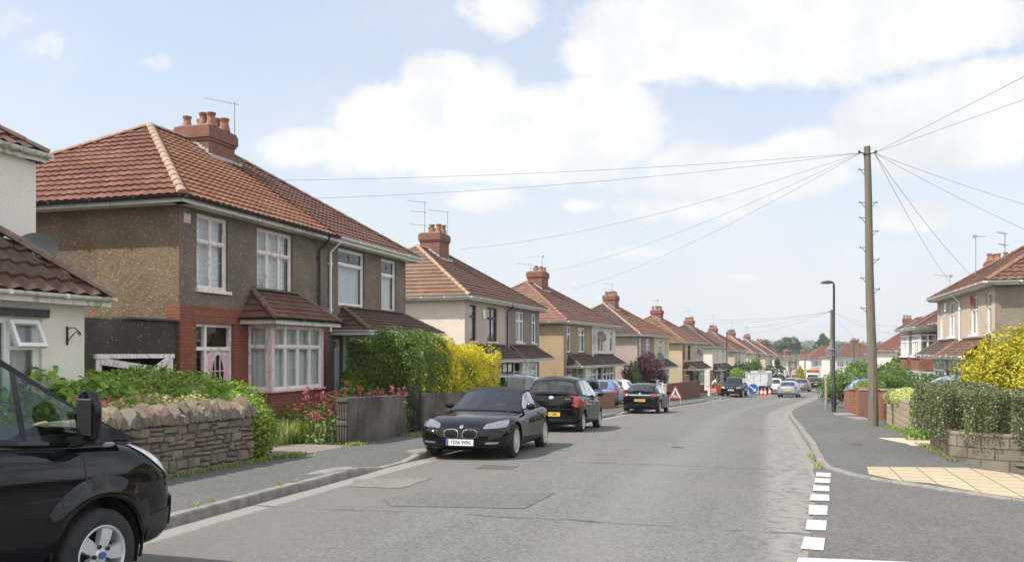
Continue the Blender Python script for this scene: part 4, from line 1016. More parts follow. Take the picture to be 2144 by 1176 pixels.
# ------------------------------------------------------------------ houses
def mir(sp, w):
    """the same house mirrored end for end"""
    s = dict(sp)
    s['wins'] = [(w-x[1], w-x[0], *x[2:]) for x in sp.get('wins', [])]
    if 'door' in s: d = s['door']; s['door'] = (w-d[1], w-d[0], *d[2:])
    if 'bay' in s: b = dict(s['bay']); b['x0'], b['x1'] = w-b['x1'], w-b['x0']; s['bay'] = b
    if 'lean' in s: l = dict(s['lean']); l['xa'], l['xb'] = w-l['xb'], w-l['xa']; l['ends'] = l.get('ends', (True, True))[::-1]; s['lean'] = l
    if 'pipes' in s: s['pipes'] = [(w-p[0], *p[1:]) for p in s['pipes']]
    return s
def fwd(a): return Vector((math.cos(a), math.sin(a), 0))
LG = 'semi-detached houses along the left side'; RG = 'semi-detached houses along the right side'
# first pair on the left, brown pebbledash
a1 = math.pi/2-math.atan(.295); o1 = Vector((-6.97, 18.0, -.06)); W1 = 6.25
spA = dict(wall='dark_dash', side='brown_dash', low='brick_red', zsplit=2.92, roof='tile_orange', hipmat='tile_red', cols=6, amp=.024, tile=(.225, .30), htile=(.215, .33), cap='cap_tan', gut='black_pvc', fas='white_old', frame='pinkwhite', sill='pinkwhite',
    wins=[(.58, 1.71, 3.30, 4.93, dict(mull=(.5,), trans=.36)), (2.87, 4.51, 3.34, 4.94, dict(mull=(.333, .667), trans=.36))],
    door=(.52, 1.9, 2.55, dict(frame='pinkwhite', leaf='pink', side=.42, fan=.55)),
    bay=dict(x0=2.45, x1=4.93, p=.66, zs=1.02, zt=2.56, base='brick_red', frame='pinkwhite', post='pink', trans=.33),
    lean=dict(xa=2.12, xb=5.28, p=.98, z0=2.72, z1=3.42, mat='tile_redbrown', hr=.55, gut='black_pvc'),
    chim=dict(at=(6.18, 3.84, 1.25, 1.08, 8.34), rows=(2, 4), seed=3), pipes=[(5.78, 2.6, 'black_pvc')])
house('brown pebbledash house with peeling pink bay window, half-glazed pink door and orange tile roof', o1, a1, W1, 'a', spA, LG, ze=5.14, zr=7.95, o=.36)
H1 = bpy.data.objects['semi_detached_house']
# soldier course over the door, air brick, joining seam
mb = MB(); mb.box(.42, 2.02, -.045, -.037, 2.56, 2.80); 
M['soldier'] = brick_mat('soldier bricks', (.33, .12, .08), (.27, .095, .065), (.10, .06, .05), bw=.075, bh=.225); mb.build('lintel_course', M['soldier'], H1)
mb = MB(); mb.box(.14, .36, -.014, -.002, 4.66, 4.86); mb.build('air_brick', M['pink'], H1)
spB = dict(wall='dark_dash', side='dark_dash', roof='tile_redbrown', cols=6, amp=.028, tile=(.235, .30), cap='cap_brown', gut='white', fas='white', frame='white', sill=None,
    wins=[(.72, 2.42, 3.28, 4.93, dict(mull=(), trans=.27, curt='low', cmat='curtain', casements=True)), (3.62, 4.78, 3.24, 4.93, dict(mull=(), trans=.30, curt='low', cmat='curtain'))],
    door=(.5, .9, 2.3, dict(style='plain', fan=.3)), bay=dict(x0=1.0, x1=5.2, p=.75, zs=.85, zt=2.42, base='brick_maroon', curt='low', mullF=(.2, .4, .6, .8), trans=.3),
    lean=dict(xa=.28, xb=5.95, p=1.25, z0=2.55, z1=3.22, mat='tile_choc', hr=.75, ends=(True, True)), pipes=[(.16, 2.5, 'white')])
spB['wins'][0][4]['leading'] = True; spB['wins'][1][4]['leading'] = True; spB['wins'][0][4]['name'] = 'window'
house('dark pebbledash house with white windows, attached to the house with the pink bay', o1+fwd(a1)*W1, a1, 5.55, 'b', spB, LG, ze=5.14, zr=7.95, o=.36)
# white house at the left edge with its lower front extension
a0_ = a1; c0 = Vector((-8.03, 14.5, 0)); w0 = 6.2; og = c0-fwd(a0_)*w0; og.z = G(13)+.12
sp0 = dict(wall='white_rend', side='white_rend', roof='tile_choc', cols=6, amp=.045, tile=(.30, .33), cap='cap_brown', gut='white_old', fas='white_old', frame='white', wins=[(1.0, 2.4, 3.3, 4.8)])
H0 = house('white roughcast house with a brown-tiled single-storey front and an open top light', og, a0_, w0, 'b', sp0, None, ze=5.16, zr=7.9, o=.12, name='rendered_house')
ex = MB(); xe = w0-.54; wall_holes(ex, .2, xe, -.6, 2.66, [(xe-2.55, xe-.83, .95, 2.32)], -1.5, .14)
ex.quad((xe, -1.5, -.6), (xe, 0, -.6), (xe, 0, 2.66), (xe, -1.5, 2.66)); ex.quad((.2, 0, -.6), (.2, -1.5, -.6), (.2, -1.5, 2.66), (.2, 0, 2.66)); ex.build('front_extension', M['white_rend'], H0)
er = tile_poly('extension_roof', [(-.1, -1.80, 2.66), (xe+.20, -1.80, 2.66), (xe+.20-1.8, 0, 4.22), (1.7, 0, 4.22)], M['tile_choc'], H0, .30, .34, .05, .035, 6)
tile_poly('hip_slope', [(xe+.20, -1.80, 2.66), (xe+.20, 0, 2.66), (xe-1.6, 0, 4.22)], M['tile_choc'], er, .30, .34, .05, .035, 6)
cp = MB(); caps(cp, (xe+.22, -1.82, 2.72), (xe-1.6, 0, 4.29), .12, .45); cp.build('hip_tile', M['cap_brown'], er, 50)
g, f = MB(), MB(); gutter_run(g, f, (-.1, -1.80, 2.68), (xe+.24, -1.80, 2.68), (0, -1, 0), .055, .3); g.build('gutter', M['white_old'], H0, 40); f.build('fascia', M['white_old'], H0)
lt = MB(); lt.box(xe-2.7, xe-.74, -1.56, -1.47, 2.335, 2.455); lt.build('lintel', M['grey_wood'], H0)
wn = window(H0, xe-2.55, xe-.83, .95, 2.32, 'white', 'sides', 'curtain', Mx=Matrix.Translation((xe-2.55, -1.5, 0)), mull=(.35, .68), trans=None)
fr = MB(); fr.box(xe-1.38, xe-.89, -1.44, -1.37, 1.86, 1.91); fr.build('transom', M['white'], wn)
# the top light hangs open
op = MB(); Rt = Matrix.Translation((0, -1.47, 2.28)) @ Matrix.Rotation(R(-24), 4, 'X'); op.M = Rt
for b_ in ((xe-1.40, xe-1.34, -.03, .03, -.42, 0), (xe-.93, xe-.87, -.03, .03, -.42, 0), (xe-1.34, xe-.93, -.03, .03, -.42, -.36), (xe-1.34, xe-.93, -.03, .03, -.06, 0)): op.box(*b_)
ol = op.build('open_light', M['white'], wn); gq = MB(); gq.M = Rt; gq.quad((xe-1.34, 0, -.36), (xe-.93, 0, -.36), (xe-.93, 0, -.06), (xe-1.34, 0, -.06)); gq.build('pane', M['glass'], ol)
# garage squeezed between the white house and the brown house
gr = thing('lean_to_garage', 'blackened cement garage between two houses with sagging pink-framed doors', 'garage', o1-fwd(a1)*2.72, a1); mb = MB()
wall_holes(mb, 0, 2.70, -.4, 2.55, [(.42, 2.55, -.5, 1.86)], .05, .2); mb.box(0, 2.70, .25, 5, 2.35, 2.42); mb.quad((0, 5, -.4), (0, .05, -.4), (0, .05, 2.5), (0, 5, 2.5)); mb.quad((2.7, 5, -.4), (0, 5, -.4), (0, 5, 2.5), (2.7, 5, 2.5)); mb.quad((0, .05, 2.55), (2.7, .05, 2.55), (2.7, .25, 2.55), (0, .25, 2.55)); mb.build('wall', M['black_rend'], gr)
mb = MB(); mb.box(1.15, 2.72, -.03, .30, 2.56, 2.60); mb.build('coping', M['grey_wood'], gr)
mb = MB(); mb.box(.42, .50, .02, .16, -.3, 1.86); mb.box(2.47, 2.55, .02, .16, -.3, 1.86); mb.box(.38, 2.58, .0, .16, 1.80, 1.885); mb.build('door_frame', M['pinkwhite'], gr)
mb = MB()
mb.bar((.50, .06, 1.76), (1.62, -.10, 1.60), .05, .13); mb.bar((.55, .08, 1.70), (.52, .06, -.2), .10, .05, (0, 1, 0)); mb.bar((1.60, -.10, 1.60), (1.55, -.06, -.2), .09, .05, (0, 1, 0)); mb.box(.55, 1.52, .02, .05, -.3, .85)
mb.build('garage_door', M['pinkwhite'], gr); mb = MB()
mb.bar((1.72, -.16, 1.55), (2.46, .04, 1.78), .05, .12); mb.bar((1.74, -.14, 1.58), (1.74, -.12, -.2), .10, .05, (0, 1, 0)); mb.bar((2.42, .05, 1.76), (2.44, .05, -.2), .08, .05, (0, 1, 0)); mb.box(1.76, 2.42, -.08, -.04, -.3, .8); mb.build('garage_door', M['pinkwhite'], gr)
# the rest of the left side
def left_pair(y0, la, lb, sa, sb, tl=11.5, off=-6.15, hip_b=True, ze=5.2, zr=7.95, name='semi_detached_house'):
    a = math.pi/2-math.atan(tanh_(y0+5)); org = S(y0, off); org = Vector((org.x+0, org.y, G(y0+5.5)+.06)); w = tl/2
    sb = mir(sb, w)
    A = house(la, org, a, w, 'a', sa, LG, ze=ze, zr=zr, name=name); B = house(lb, org+fwd(a)*w, a, w, 'b', sb, LG, ze=ze, zr=zr, name=name)
    return org, a, A, B
def gen(wall, roof, side=None, frame='white', curt='net', cmat='curtain', hipm=None, cap='cap_brown', low=None, leanm='tile_dark', chim=None, win=None, lean=True, leanp=.95, doorleaf='door_white', gut='white', seed=1, pot='pot', base='brick_maroon', **kw):
    w = 5.75; ws = win or [(.58, 1.45, 3.32, 4.9, dict(mull=(), trans=.30)), (2.85, 4.30, 3.32, 4.9, dict(mull=(.5,), trans=.30))]
    ws = [(*x[:4], dict(x[4], curt=curt, cmat=cmat)) for x in ws]
    sp = dict(wall=wall, side=side or wall, roof=roof, hipmat=hipm or roof, cap=cap, frame=frame, wins=ws, gut=gut, sill=kw.pop('sill', 'white_old'),
        door=(.75, 1.75, 2.25, dict(style='plain', fan=.32, frame='white', leaf=doorleaf)), bay=dict(x0=2.5, x1=5.1, p=.6, zs=.8, zt=2.35, base=base, frame=frame, mullF=(.333, .667), trans=.32, curt=curt, cmat=cmat, post=frame if frame != 'dark_wood' else 'white'))
    if lean: sp['lean'] = dict(xa=.45, xb=5.65, p=leanp, z0=2.5, z1=3.15, mat=leanm, hr=.5, det=1, gut='white')
    if low: sp['low'] = low; sp['zsplit'] = 2.5
    if chim: sp['chim'] = dict(at=(w-.05, 3.82, 1.25, 1.05, chim), rows=(2, 3), seed=seed, pot=pot)
    sp.update(kw); return sp
leadw = [(.58, 1.45, 3.32, 4.9, dict(mull=(), trans=.32)), (2.85, 4.30, 3.32, 4.9, dict(mull=(.5,), trans=.32, mw=.07))]
P2_ = left_pair(35, 'pinkish cream rendered house with dark window frames, next after the brown pebbledash pair', 'taupe rendered house with an open bay light, attached to the pinkish cream house',
    gen('taupe_rend', 'tile_brown', side='cream_rend', frame='dark_wood', curt='net', cmat='pattern', hipm='tile_tan', cap='cap_tan', chim=8.75, seed=5, pipes=[(5.6, 0, 'black_pvc')], htile=(.34, .36), box=(2.3, 4.55, 'white'), win=leadw, wall_='x'),
    gen('mauve_rend', 'tile_brown', cap='cap_brown', curt='sides', cmat='curtain'))
P2a = P2_[2]
for ob in P2a.children:                                                # front of this one is the paler render
    if ob.name.startswith('wall'): ob.data.materials[0] = render_mat('cream front render', (.52, .44, .36), .05, 30, .3, 0, .12)
P3_ = left_pair(49.6, 'ochre pebbledash house with smooth ochre front, third pair on the left', 'white rendered house with dark tiled canopy, attached to the ochre pebbledash house',
    gen('ochre_smooth', 'tile_redbrown', side='ochre_dash', hipm='tile_pink', cap='cap_red', chim=8.75, seed=7, curt='net', pipes=[(5.6, 0, 'white')], sill='brick_maroon'),
    gen('ivory', 'tile_redbrown', cap='cap_brown', curt='sides'))
P4_ = left_pair(66, 'pink-grey pebbledash house with a dark hip slope and orange front roof', 'cream house attached to the pink-grey pebbledash house behind the purple tree',
    gen('mauve_rend', 'tile_mix', side='grey_dash', hipm='tile_dark', cap='cap_tan', chim=8.7, seed=9, low='brick_red', win=[(.58, 1.45, 3.32, 4.9, dict(mull=(.5,), trans=.30)), (2.85, 4.30, 3.32, 4.9, dict(mull=(.35, .65), trans=.30))], lean=True, leanm='tile_redbrown'),
    gen('yellow_rend', 'tile_mix', curt='net'))
P5_ = left_pair(82, 'sand pebbledash house with dark window frames and a deep dark porch', 'grey-beige house with a white bay, attached to the sand pebbledash house',
    gen('sand_dash', 'tile_mix', side='sand_dash', frame='black_pvc', cap='cap_red', chim=8.6, seed=11, leanp=1.4, curt='sides', leanm='tile_choc', box=(.35, 4.5, 'red_box'), doorleaf='black_pvc', pipes=[(5.6, 0, 'white')]),
    gen('beige_rend', 'tile_mix', cap='cap_red'))
P6_ = left_pair(98, 'white rendered house with a satellite dish on its end wall', 'white rendered house beyond the one with a dish on its end wall',
    gen('ivory', 'tile_dark', side='ivory', cap='cap_brown', chim=8.5, seed=13, base='brick_maroon', low='brick_maroon'), gen('ivory', 'tile_tan', base='brick_maroon'))
P7_ = left_pair(114, 'beige rendered house behind the far left lamp post', 'white house attached to the far beige rendered house',
    gen('beige_rend', 'tile_redbrown', cap='cap_brown', chim=8.4, seed=15, pot='pot'), gen('ivory', 'tile_brown'))
P8_ = left_pair(130, 'ivory house with one bright orange hip slope far along the left side', 'taupe house attached to the far ivory house with the orange hip',
    gen('ivory', 'tile_redbrown', hipm='tile_orange', cap='cap_tan', chim=8.5, seed=17), gen('taupe_rend', 'tile_redbrown'))
P9_ = left_pair(147, 'cream house with white-pointed hip tiles far along the left side', 'brown house with white window frames far along the left side',
    gen('yellow_rend', 'tile_redbrown', cap='conc', chim=8.5, seed=19), gen('greige_dash', 'tile_red'))
P10_ = left_pair(164, 'small white house under a red roof, last but one on the left', 'grey house under a red roof, last on the left',
    gen('ivory', 'tile_red', cap='cap_tan', chim=8.2, seed=21), gen('beige_rend', 'tile_red'))
# right side: the local x axis runs back towards the viewer
def right_pair(near, a, la, lb, sa, sb, tl=11.05, ze=5.2, zr=7.95, z=None, name='semi_detached_house', D=8.0):
    """near: the corner nearest to us; sa is the far half, sb the near half"""
    d = fwd(a); far = Vector(near)+d*tl; w = tl/2; zz = (G(far.y-5)+.08) if z is None else z; far.z = zz
    A = house(la, far, a+math.pi, w, 'a', sa, RG, ze=ze, zr=zr, name=name, D=D); B = house(lb, far-d*w, a+math.pi, w, 'b', mir(sb, w), RG, ze=ze, zr=zr, name=name, D=D)
    return A, B, far
wR = [(.55, 1.35, 3.36, 4.93, dict(mull=(), trans=.36)), (2.65, 4.0, 3.36, 4.93, dict(mull=(.5,), trans=.36))]
aR = math.pi/2-math.atan(.295)
cm = dict(cols=6, amp=.03, tile=(.29, .32))
RA, RB, rfar = right_pair((17.7, 31.5, 0), aR, 'beige house with a white alarm box, far half of the first pair on the right', 'beige house with a red alarm box and roughcast end wall behind the golden conifer',
    gen('beige_rend', 'tile_brown', side='greige_dash', win=wR, lean=True, leanm='tile_redbrown', cap='cap_red', sill='white', box=(2.3, 4.75, 'white'), pipes=[(5.35, 0, 'white')], curt='sides', **cm) | {'lean': dict(xa=.1, xb=5.4, p=1.0, z0=2.52, z1=3.2, mat='tile_choc', hr=.6)},
    gen('beige_rend', 'tile_redbrown', side='greige_dash', win=wR, lean=True, leanm='tile_redbrown', cap='cap_red', sill='white', box=(1.85, 4.75, 'red_box'), curt='sides', **cm) | {'lean': dict(xa=.6, xb=5.5, p=1.0, z0=2.52, z1=3.2, mat='tile_redbrown', hr=.6, ends=(False, True))}, ze=5.25)
RAo = RA
# chimney on the far slope behind the ridge
chimney(RB, .05, 4.9, 1.25, 1.0, 6.6, 8.35, (3, 2), 'brick_dark', None, 23, ph_=.30)
def tower(parent, x0, x1, p, z1, w0=(.85, 2.1), w1=(2.95, 4.2), mat='hung', roofm='tile_redbrown'):
    """two-storey square bay: windows, hung tiles between, small hipped roof"""
    b = MB(); b.box(x0, x1, -p, 0, -.6, w0[0]); b.box(x0, x1, -p, 0, w1[1]+.12, z1); o = b.build('tower_bay', M['white_old'], parent)
    t = MB(); 
    for k in range(8):
        za = w0[1]+.1+(w1[0]-w0[1]-.1)*k/8; zb = w0[1]+.1+(w1[0]-w0[1]-.1)*(k+1)/8
        for P in (((x0-.02, -p-.02), (x1+.02, -p-.02)), ((x0-.02, 0), (x0-.02, -p-.02)), ((x1+.02, -p-.02), (x1+.02, 0))):
            (xa, ya), (xb, yb) = P; dn = Vector((yb-ya, -(xb-xa), 0)).normalized()*.02
            t.quad((xa+dn.x, ya+dn.y, za), (xb+dn.x, yb+dn.y, za), (xb, yb, zb), (xa, ya, zb))
    tm = t.mesh('hung_tiles', M[mat])
    for l in tm.uv_layers[0].data: l.uv = (l.uv[0]/.17, l.uv[1]/.12)
    newmesh_obj('hung_tiles', tm, o)
    for zs_, zt_ in (w0, w1):
        window(o, x0, x1, zs_, zt_, 'white', 'sides', 'curtain', Mx=Matrix.Translation((x0, -p-.05, 0)), name='bay_light', mull=(.25, .5, .75), trans=.3, sill='white')
        window(o, 0, p, zs_, zt_, 'white', 'sides', 'curtain', Mx=Matrix(((0, 1, 0, x0-.05), (-1, 0, 0, 0), (0, 0, 1, 0), (0, 0, 0, 1))), name='bay_light', mull=(), trans=.3)
        window(o, 0, p, zs_, zt_, 'white', 'sides', 'curtain', Mx=Matrix(((0, -1, 0, x1+.05), (1, 0, 0, -p), (0, 0, 1, 0), (0, 0, 0, 1))), name='bay_light', mull=(.5,), trans=.3)
    lean_roof(o, 'bay_roof', x0-.3, x1+.3, p+.3, z1, z1+.7, M[roofm], 'cap_brown', .9)
    return o
def rspec(wall, roof, side=None, chim=None, seed=1): return gen(wall, roof, side=side, lean=False, win=[(.6, 1.5, 3.0, 4.3, dict(mull=(), trans=.3))], chim=chim, seed=seed, cap='cap_red') 
def rp(near, a, la, lb, wall, roof, side, tw_=True, chim=7.95, seed=2, ze=4.75, zr=7.3, mat='hung'):
    sa, sb = rspec(wall, roof, side, chim, seed), rspec(wall, roof, side)
    for s in (sa, sb): s.pop('bay')
    A, B, f_ = right_pair(near, a, la, lb, sa, sb, tl=11.5, ze=ze, zr=zr)
    if tw_:
        tower(A, 2.3, 5.0, .85, 4.6, mat=mat); tower(B, .75, 3.45, .85, 4.6, mat=mat)
    return A, B
rp((22.85, 45.4, 0), aR, 'brick house with a red tile-hung two-storey bay, its far neighbour attached', 'dark brick house with a red tile-hung two-storey bay, next beyond the beige pair', 'brick_maroon', 'tile_redbrown', 'brick_maroon', seed=25, chim=8.45)
for y0, wl, sd, sdn, k in ((62, 'ivory', 'ivory', ('cream house with a two-storey bay, third pair on the right', 'cream house with a two-storey bay nearest the telegraph pole, third pair on the right'), 27),
        (79, 'ivory', 'white_rend', ('white house far along the right side, fourth pair, far half', 'white house far along the right side, fourth pair, near half'), 29), (96, 'beige_rend', 'white_rend', ('pale house with a red hipped roof, fifth pair on the right, far half', 'pale house with a red hipped roof, fifth pair on the right, near half'), 31)):
    p_ = SR(y0, 7.7); rp((p_.x, p_.y, 0), math.pi/2-math.atan(tanh_(y0)), sdn[0], sdn[1], wl, 'tile_red', sd, seed=k, mat='hung' if k == 27 else 'tile_tan')
p_ = Vector((45.5, 108, 0)); rp((p_.x, p_.y, 0), math.pi/2-.42, 'far half of the white red-roofed pair seen right of the telegraph pole', 'white house with a chimney and red roof right of the telegraph pole', 'ivory', 'tile_red', 'white_rend', seed=33, ze=5.0, zr=7.9, chim=9.2)
# houses that close the view at the end of the street
def end_house(u, y, w, la, wall, roof, hip, a=0.0, z=None, chim=None, seed=1, ze=5.1, zr=7.7, group='houses closing the far end of the street', hipm=None, low=None, D=8.0, name='far_house', **kw):
    p = U(u, y); p.z = (G(y)+.1) if z is None else z
    sp = gen(wall, roof, side=wall, chim=None, lean=False, hipm=hipm, win=[(.5, 1.9, 3.0, 4.6, dict(mull=(.33, .67), trans=.3)), (2.3, 3.0, 3.2, 4.5, dict(mull=(), trans=.3)), (3.5, 5.2, 3.0, 4.6, dict(mull=(.33, .67), trans=.3))])
    if low: sp['low'] = low; sp['zsplit'] = 2.6
    sp.update(kw)
    if chim: sp['chim'] = dict(at=(w-.1 if hip == 'a' else .6, 3.8, 1.2, 1.0, chim), rows=(2, 3), seed=seed)
    return house(la, p, a, w, hip, sp, group, ze=ze, zr=zr, D=D, name=name)
for k, (u, y, wl, rf, hp, lb) in enumerate(((1697, 205, 'ivory', 'tile_red', 'a', 'white bay-fronted house under a red hip at the street end, left half'), (1747.5, 205, 'ivory', 'tile_red', 'b', 'white bay-fronted house under a red hip at the street end, right half'),
        (1748, 186, 'ivory', 'tile_redbrown', 'a', 'white house with a brick chimney under a red roof, far right of the lamp post'), (1803.5, 186, 'beige_rend', 'tile_redbrown', 'b', 'pale house under a red roof behind the telegraph pole, at the street end'))):
    end_house(u, y, 5.75, lb, wl, rf, hp, 0.0, chim=8.9 if k == 2 else None, seed=40+k, zr=8.0)
for k in range(4):
    wl = ('ivory', 'brick_orange', 'ivory', 'brick_orange')[k]
    o = end_house(1633+k*17.5, 262, 2.55*1.0, ('white-faced terraced house under grey tiles behind the parked cars', 'brown brick terraced house under grey tiles next to the white-faced one', 'second white-faced terraced house under grey tiles', 'brown brick terraced house under grey tiles, nearest the white hipped house')[k], wl, 'tile_grey', None, 0.0, seed=50+k, ze=5.0, zr=6.9, name='terraced_house', chim=8.1 if k % 2 else None,
        wins=[(.5, 1.9, 3.2, 4.4, dict(mull=(.5,), trans=None, curt='net', cmat='curtain'))], door=(.3, 1.2, 2.1, dict(style='plain')), bay=dict(x0=1.3, x1=2.5, p=.5, zs=.8, zt=2.1, base='brick_maroon', mullF=(.5,), curt='net', cmat='curtain', post='white'))
# ------------------------------------------------------------------ garden walls and fences
def tint_attr(me, vals):
    at = me.attributes.new('tint', 'FLOAT', 'FACE'); at.data.foreach_set('value', np.asarray(vals, np.float32))
def stone_wall(label, A, B, h, th=.34, cop=.24):
    A, B = Vector(A), Vector(B); L = (B-A).to_2d().length; d = Vector((B.x-A.x, B.y-A.y, 0)).normalized(); rot = math.atan2(d.y, d.x)
    root = thing('stone_wall', label, 'wall', A, rot); dz = B.z-A.z; rr = random.Random(5)
    mb = MB(); mb.add([(0, .03, -.3), (L, .03, -.3+dz), (L, th-.03, -.3+dz), (0, th-.03, -.3), (0, .03, h-.02), (L, .03, h+dz-.02), (L, th-.03, h+dz-.02), (0, th-.03, h-.02)], [(3, 2, 1, 0), (4, 5, 6, 7), (0, 1, 5, 4), (1, 2, 6, 5), (2, 3, 7, 6), (3, 0, 4, 7)]); mb.build('core', M['stone_mortar'], root)
    V = []; F = []; T = []
    def stone(x0, x1, z0, z1, y0, y1):
        b = len(V); g = .010; n = 6; out = []
        cx, cz = (x0+x1)/2, (z0+z1)/2; k = rr.random()
        for (px_, pz_) in ((x0+g, z0+g), (cx, z0+g*.6), (x1-g, z0+g), (x1-g*.6, cz), (x1-g, z1-g), (cx, z1-g*.6), (x0+g, z1-g), (x0+g*.6, cz)):
            q = .014; out.append((px_+rr.uniform(-q, q), pz_+rr.uniform(-q, q)*.7))
        bulge = rr.uniform(.015, .045)
        for o_, s in ((y0+.05, 1.0), (y0-.004, .97), (y0-bulge, .72)):
            for (x, z) in out: V.append((cx+(x-cx)*s, o_+rr.uniform(-.006, .006), cz+(z-cz)*s+dz*x/L))
        for r_ in range(2):
            for i in range(8): F.append((b+r_*8+i, b+r_*8+(i+1) % 8, b+(r_+1)*8+(i+1) % 8, b+(r_+1)*8+i)); T.append(k)
        V.append((cx+rr.uniform(-.02, .02), y0-bulge*1.15, cz+dz*cx/L))
        for i in range(8): F.append((b+16+i, b+16+(i+1) % 8, b+24)); T.append(k)
    z = 0.0-.12
    while z < h-.03:
        rh = min(rr.choice((.07, .09, .11, .14, .18)), h-z)
        if h-z-rh < .05: rh = h-z
        x = 0
        while x < L:
            w = rr.uniform(.12, .36)*(1 if rh < .12 else .9)
            if L-x-w < .08: w = L-x
            if rh > .13 and rr.random() < .4: stone(x, x+w, z, z+rh*.48, 0, th); stone(x, x+w, z+rh*.48, z+rh, 0, th)
            else: stone(x, x+w, z+rr.uniform(-.022, .022), z+rh+rr.uniform(-.022, .022), 0, th)
            x += w
        z += rh
    me = bpy.data.meshes.new('stonework'); me.from_pydata(V, [], F); tint_attr(me, T); me.materials.append(M['stone']); smooth_me(me, 32); newmesh_obj('stonework', me, root)
    # end face stones are part of the same courses; coping of upright jagged stones
    V = []; F = []; T = []; x = 0
    while x < L-.05:
        w = rr.uniform(.06, .14); hh = cop*rr.uniform(.6, 1.4); b = len(V); k = rr.random(); t0 = rr.uniform(-.05, .05); lean_ = rr.uniform(-.08, .10)
        ring = [(-.06, 0), (-.05, hh*.6), (.06+t0, hh*.96), (th*.5+t0, hh*1.02), (th-.05+t0, hh*.9), (th+.05, hh*.55), (th+.05, 0)]; n = len(ring)
        for s in (0, .5, 1):
            for (y, zz) in ring: bl = .75 if s != .5 else 1.0; V.append((x+w*s+lean_*zz/hh+rr.uniform(-.012, .012), th/2+(y-th/2)*(.9 if s != .5 else 1.02)+rr.uniform(-.018, .018), h-.03+zz*(bl if zz > 0 else 1)+rr.uniform(-.02, .02)+dz*x/L))
        for s in range(2):
            for i in range(n-1): F.append((b+s*n+i, b+s*n+i+1, b+(s+1)*n+i+1, b+(s+1)*n+i)); T.append(k)
        F.append(tuple(b+i for i in range(n))[::-1]); T.append(k); F.append(tuple(b+2*n+i for i in range(n))); T.append(k); x += w*.93
    me = bpy.data.meshes.new('coping'); me.from_pydata(V, [], F); tint_attr(me, T); me.materials.append(M['stone']); smooth_me(me, 28); newmesh_obj('coping', me, root)
    return root
def wallbetween(name, label, cat, A, B, h, th, mat, coping=None, cop_h=.06, cop_o=.025, group=None, side=1, h2=None, sink=.3):
    """straight garden wall from A to B, thickness to the left of the direction for side=1"""
    A, B = Vector(A), Vector(B); L = (B-A).to_2d().length; rot = math.atan2(B.y-A.y, B.x-A.x); dz = B.z-A.z; h2 = h if h2 is None else h2
    root = thing(name, label, cat, A, rot, group); y0, y1 = (0, th) if side > 0 else (-th, 0)
    def slab(x0, x1, ya, yb, za, zb, mb):
        f = lambda x: dz*x/L; e = lambda x: (h2-h)*x/L
        lo0, lo1 = f(x0)+za[0], f(x1)+za[1]
        mb.add([(x0, ya, za[0]+f(x0)), (x1, ya, za[1]+f(x1)), (x1, yb, za[1]+f(x1)), (x0, yb, za[0]+f(x0)), (x0, ya, zb[0]+f(x0)), (x1, ya, zb[1]+f(x1)), (x1, yb, zb[1]+f(x1)), (x0, yb, zb[0]+f(x0))], [(3, 2, 1, 0), (4, 5, 6, 7), (0, 1, 5, 4), (1, 2, 6, 5), (2, 3, 7, 6), (3, 0, 4, 7)])
    mb = MB(); slab(0, L, y0, y1, (-sink, -sink), (h, h2), mb); mb.build('wall_face', M[mat], root)
    if coping: c = MB(); slab(-cop_o, L+cop_o, y0-cop_o, y1+cop_o, (h, h2), (h+cop_h, h2+cop_h), c); c.build('coping', M[coping], root)
    return root
def pillar(label, c, rot, w, h, mat, cap='conc', group='brick gate pillars', dome=.06, name='gate_pillar'):
    t = thing(name, label, 'pillar', c, rot, group); mb = MB(); mb.box(-w/2, w/2, -w/2, w/2, -.3, h); mb.build('shaft', M[mat], t)
    k = MB(); e = w/2+.03; k.add([(-e, -e, h), (e, -e, h), (e, e, h), (-e, e, h), (-e, -e, h+.05), (e, -e, h+.05), (e, e, h+.05), (-e, e, h+.05), (0, 0, h+.05+dome)], [(3, 2, 1, 0), (0, 1, 5, 4), (1, 2, 6, 5), (2, 3, 7, 6), (3, 0, 4, 7), (4, 5, 8), (5, 6, 8), (6, 7, 8), (7, 4, 8)]); k.build('cap', M[cap], t); return t
PAVE = .118
def LP(y, off=-PW-.02, z=PAVE): return S(y-.6, off, z)
stone_wall('rubble stone wall topped with jagged upright coping stones under the bushes', LP(11.3), LP(14.62), .80)
pillar('squat stone pillar with a flat slab cap behind the black van', LP(11.05, -PW-.22), ROT(11), .42, .86, 'block_pale', 'conc', None, .02, 'stone_pillar')
WA, WB, WC, WD = LP(17.95), LP(20.85), LP(21.9), LP(30.4)
dw = wallbetween('garden_wall', 'short sooty rendered wall with fluted end between the drive and iron gate', 'wall', WA, WB, .98, .24, 'wallend', None)
mb = MB()                                                              # fluted end pier
for k in range(2): mb.box(-.03, .0, .0, .24, .06+.46*k, .40+.46*k)
for k in range(2):
    for i in range(4): mb.box(-.055, -.03, .015+.058*i, .05+.058*i, .09+.46*k, .37+.46*k)
mb.box(-.06, .0, -.01, .25, .90, .985); mb.box(-.06, 0, -.01, .25, .41, .51); mb.build('fluted_end', M['wallend'], dw)
wallbetween('garden_wall', 'long sooty rendered wall behind the black sports car, under the yellow hedge', 'wall', WC, WD, 1.0, .24, 'wallend', None)
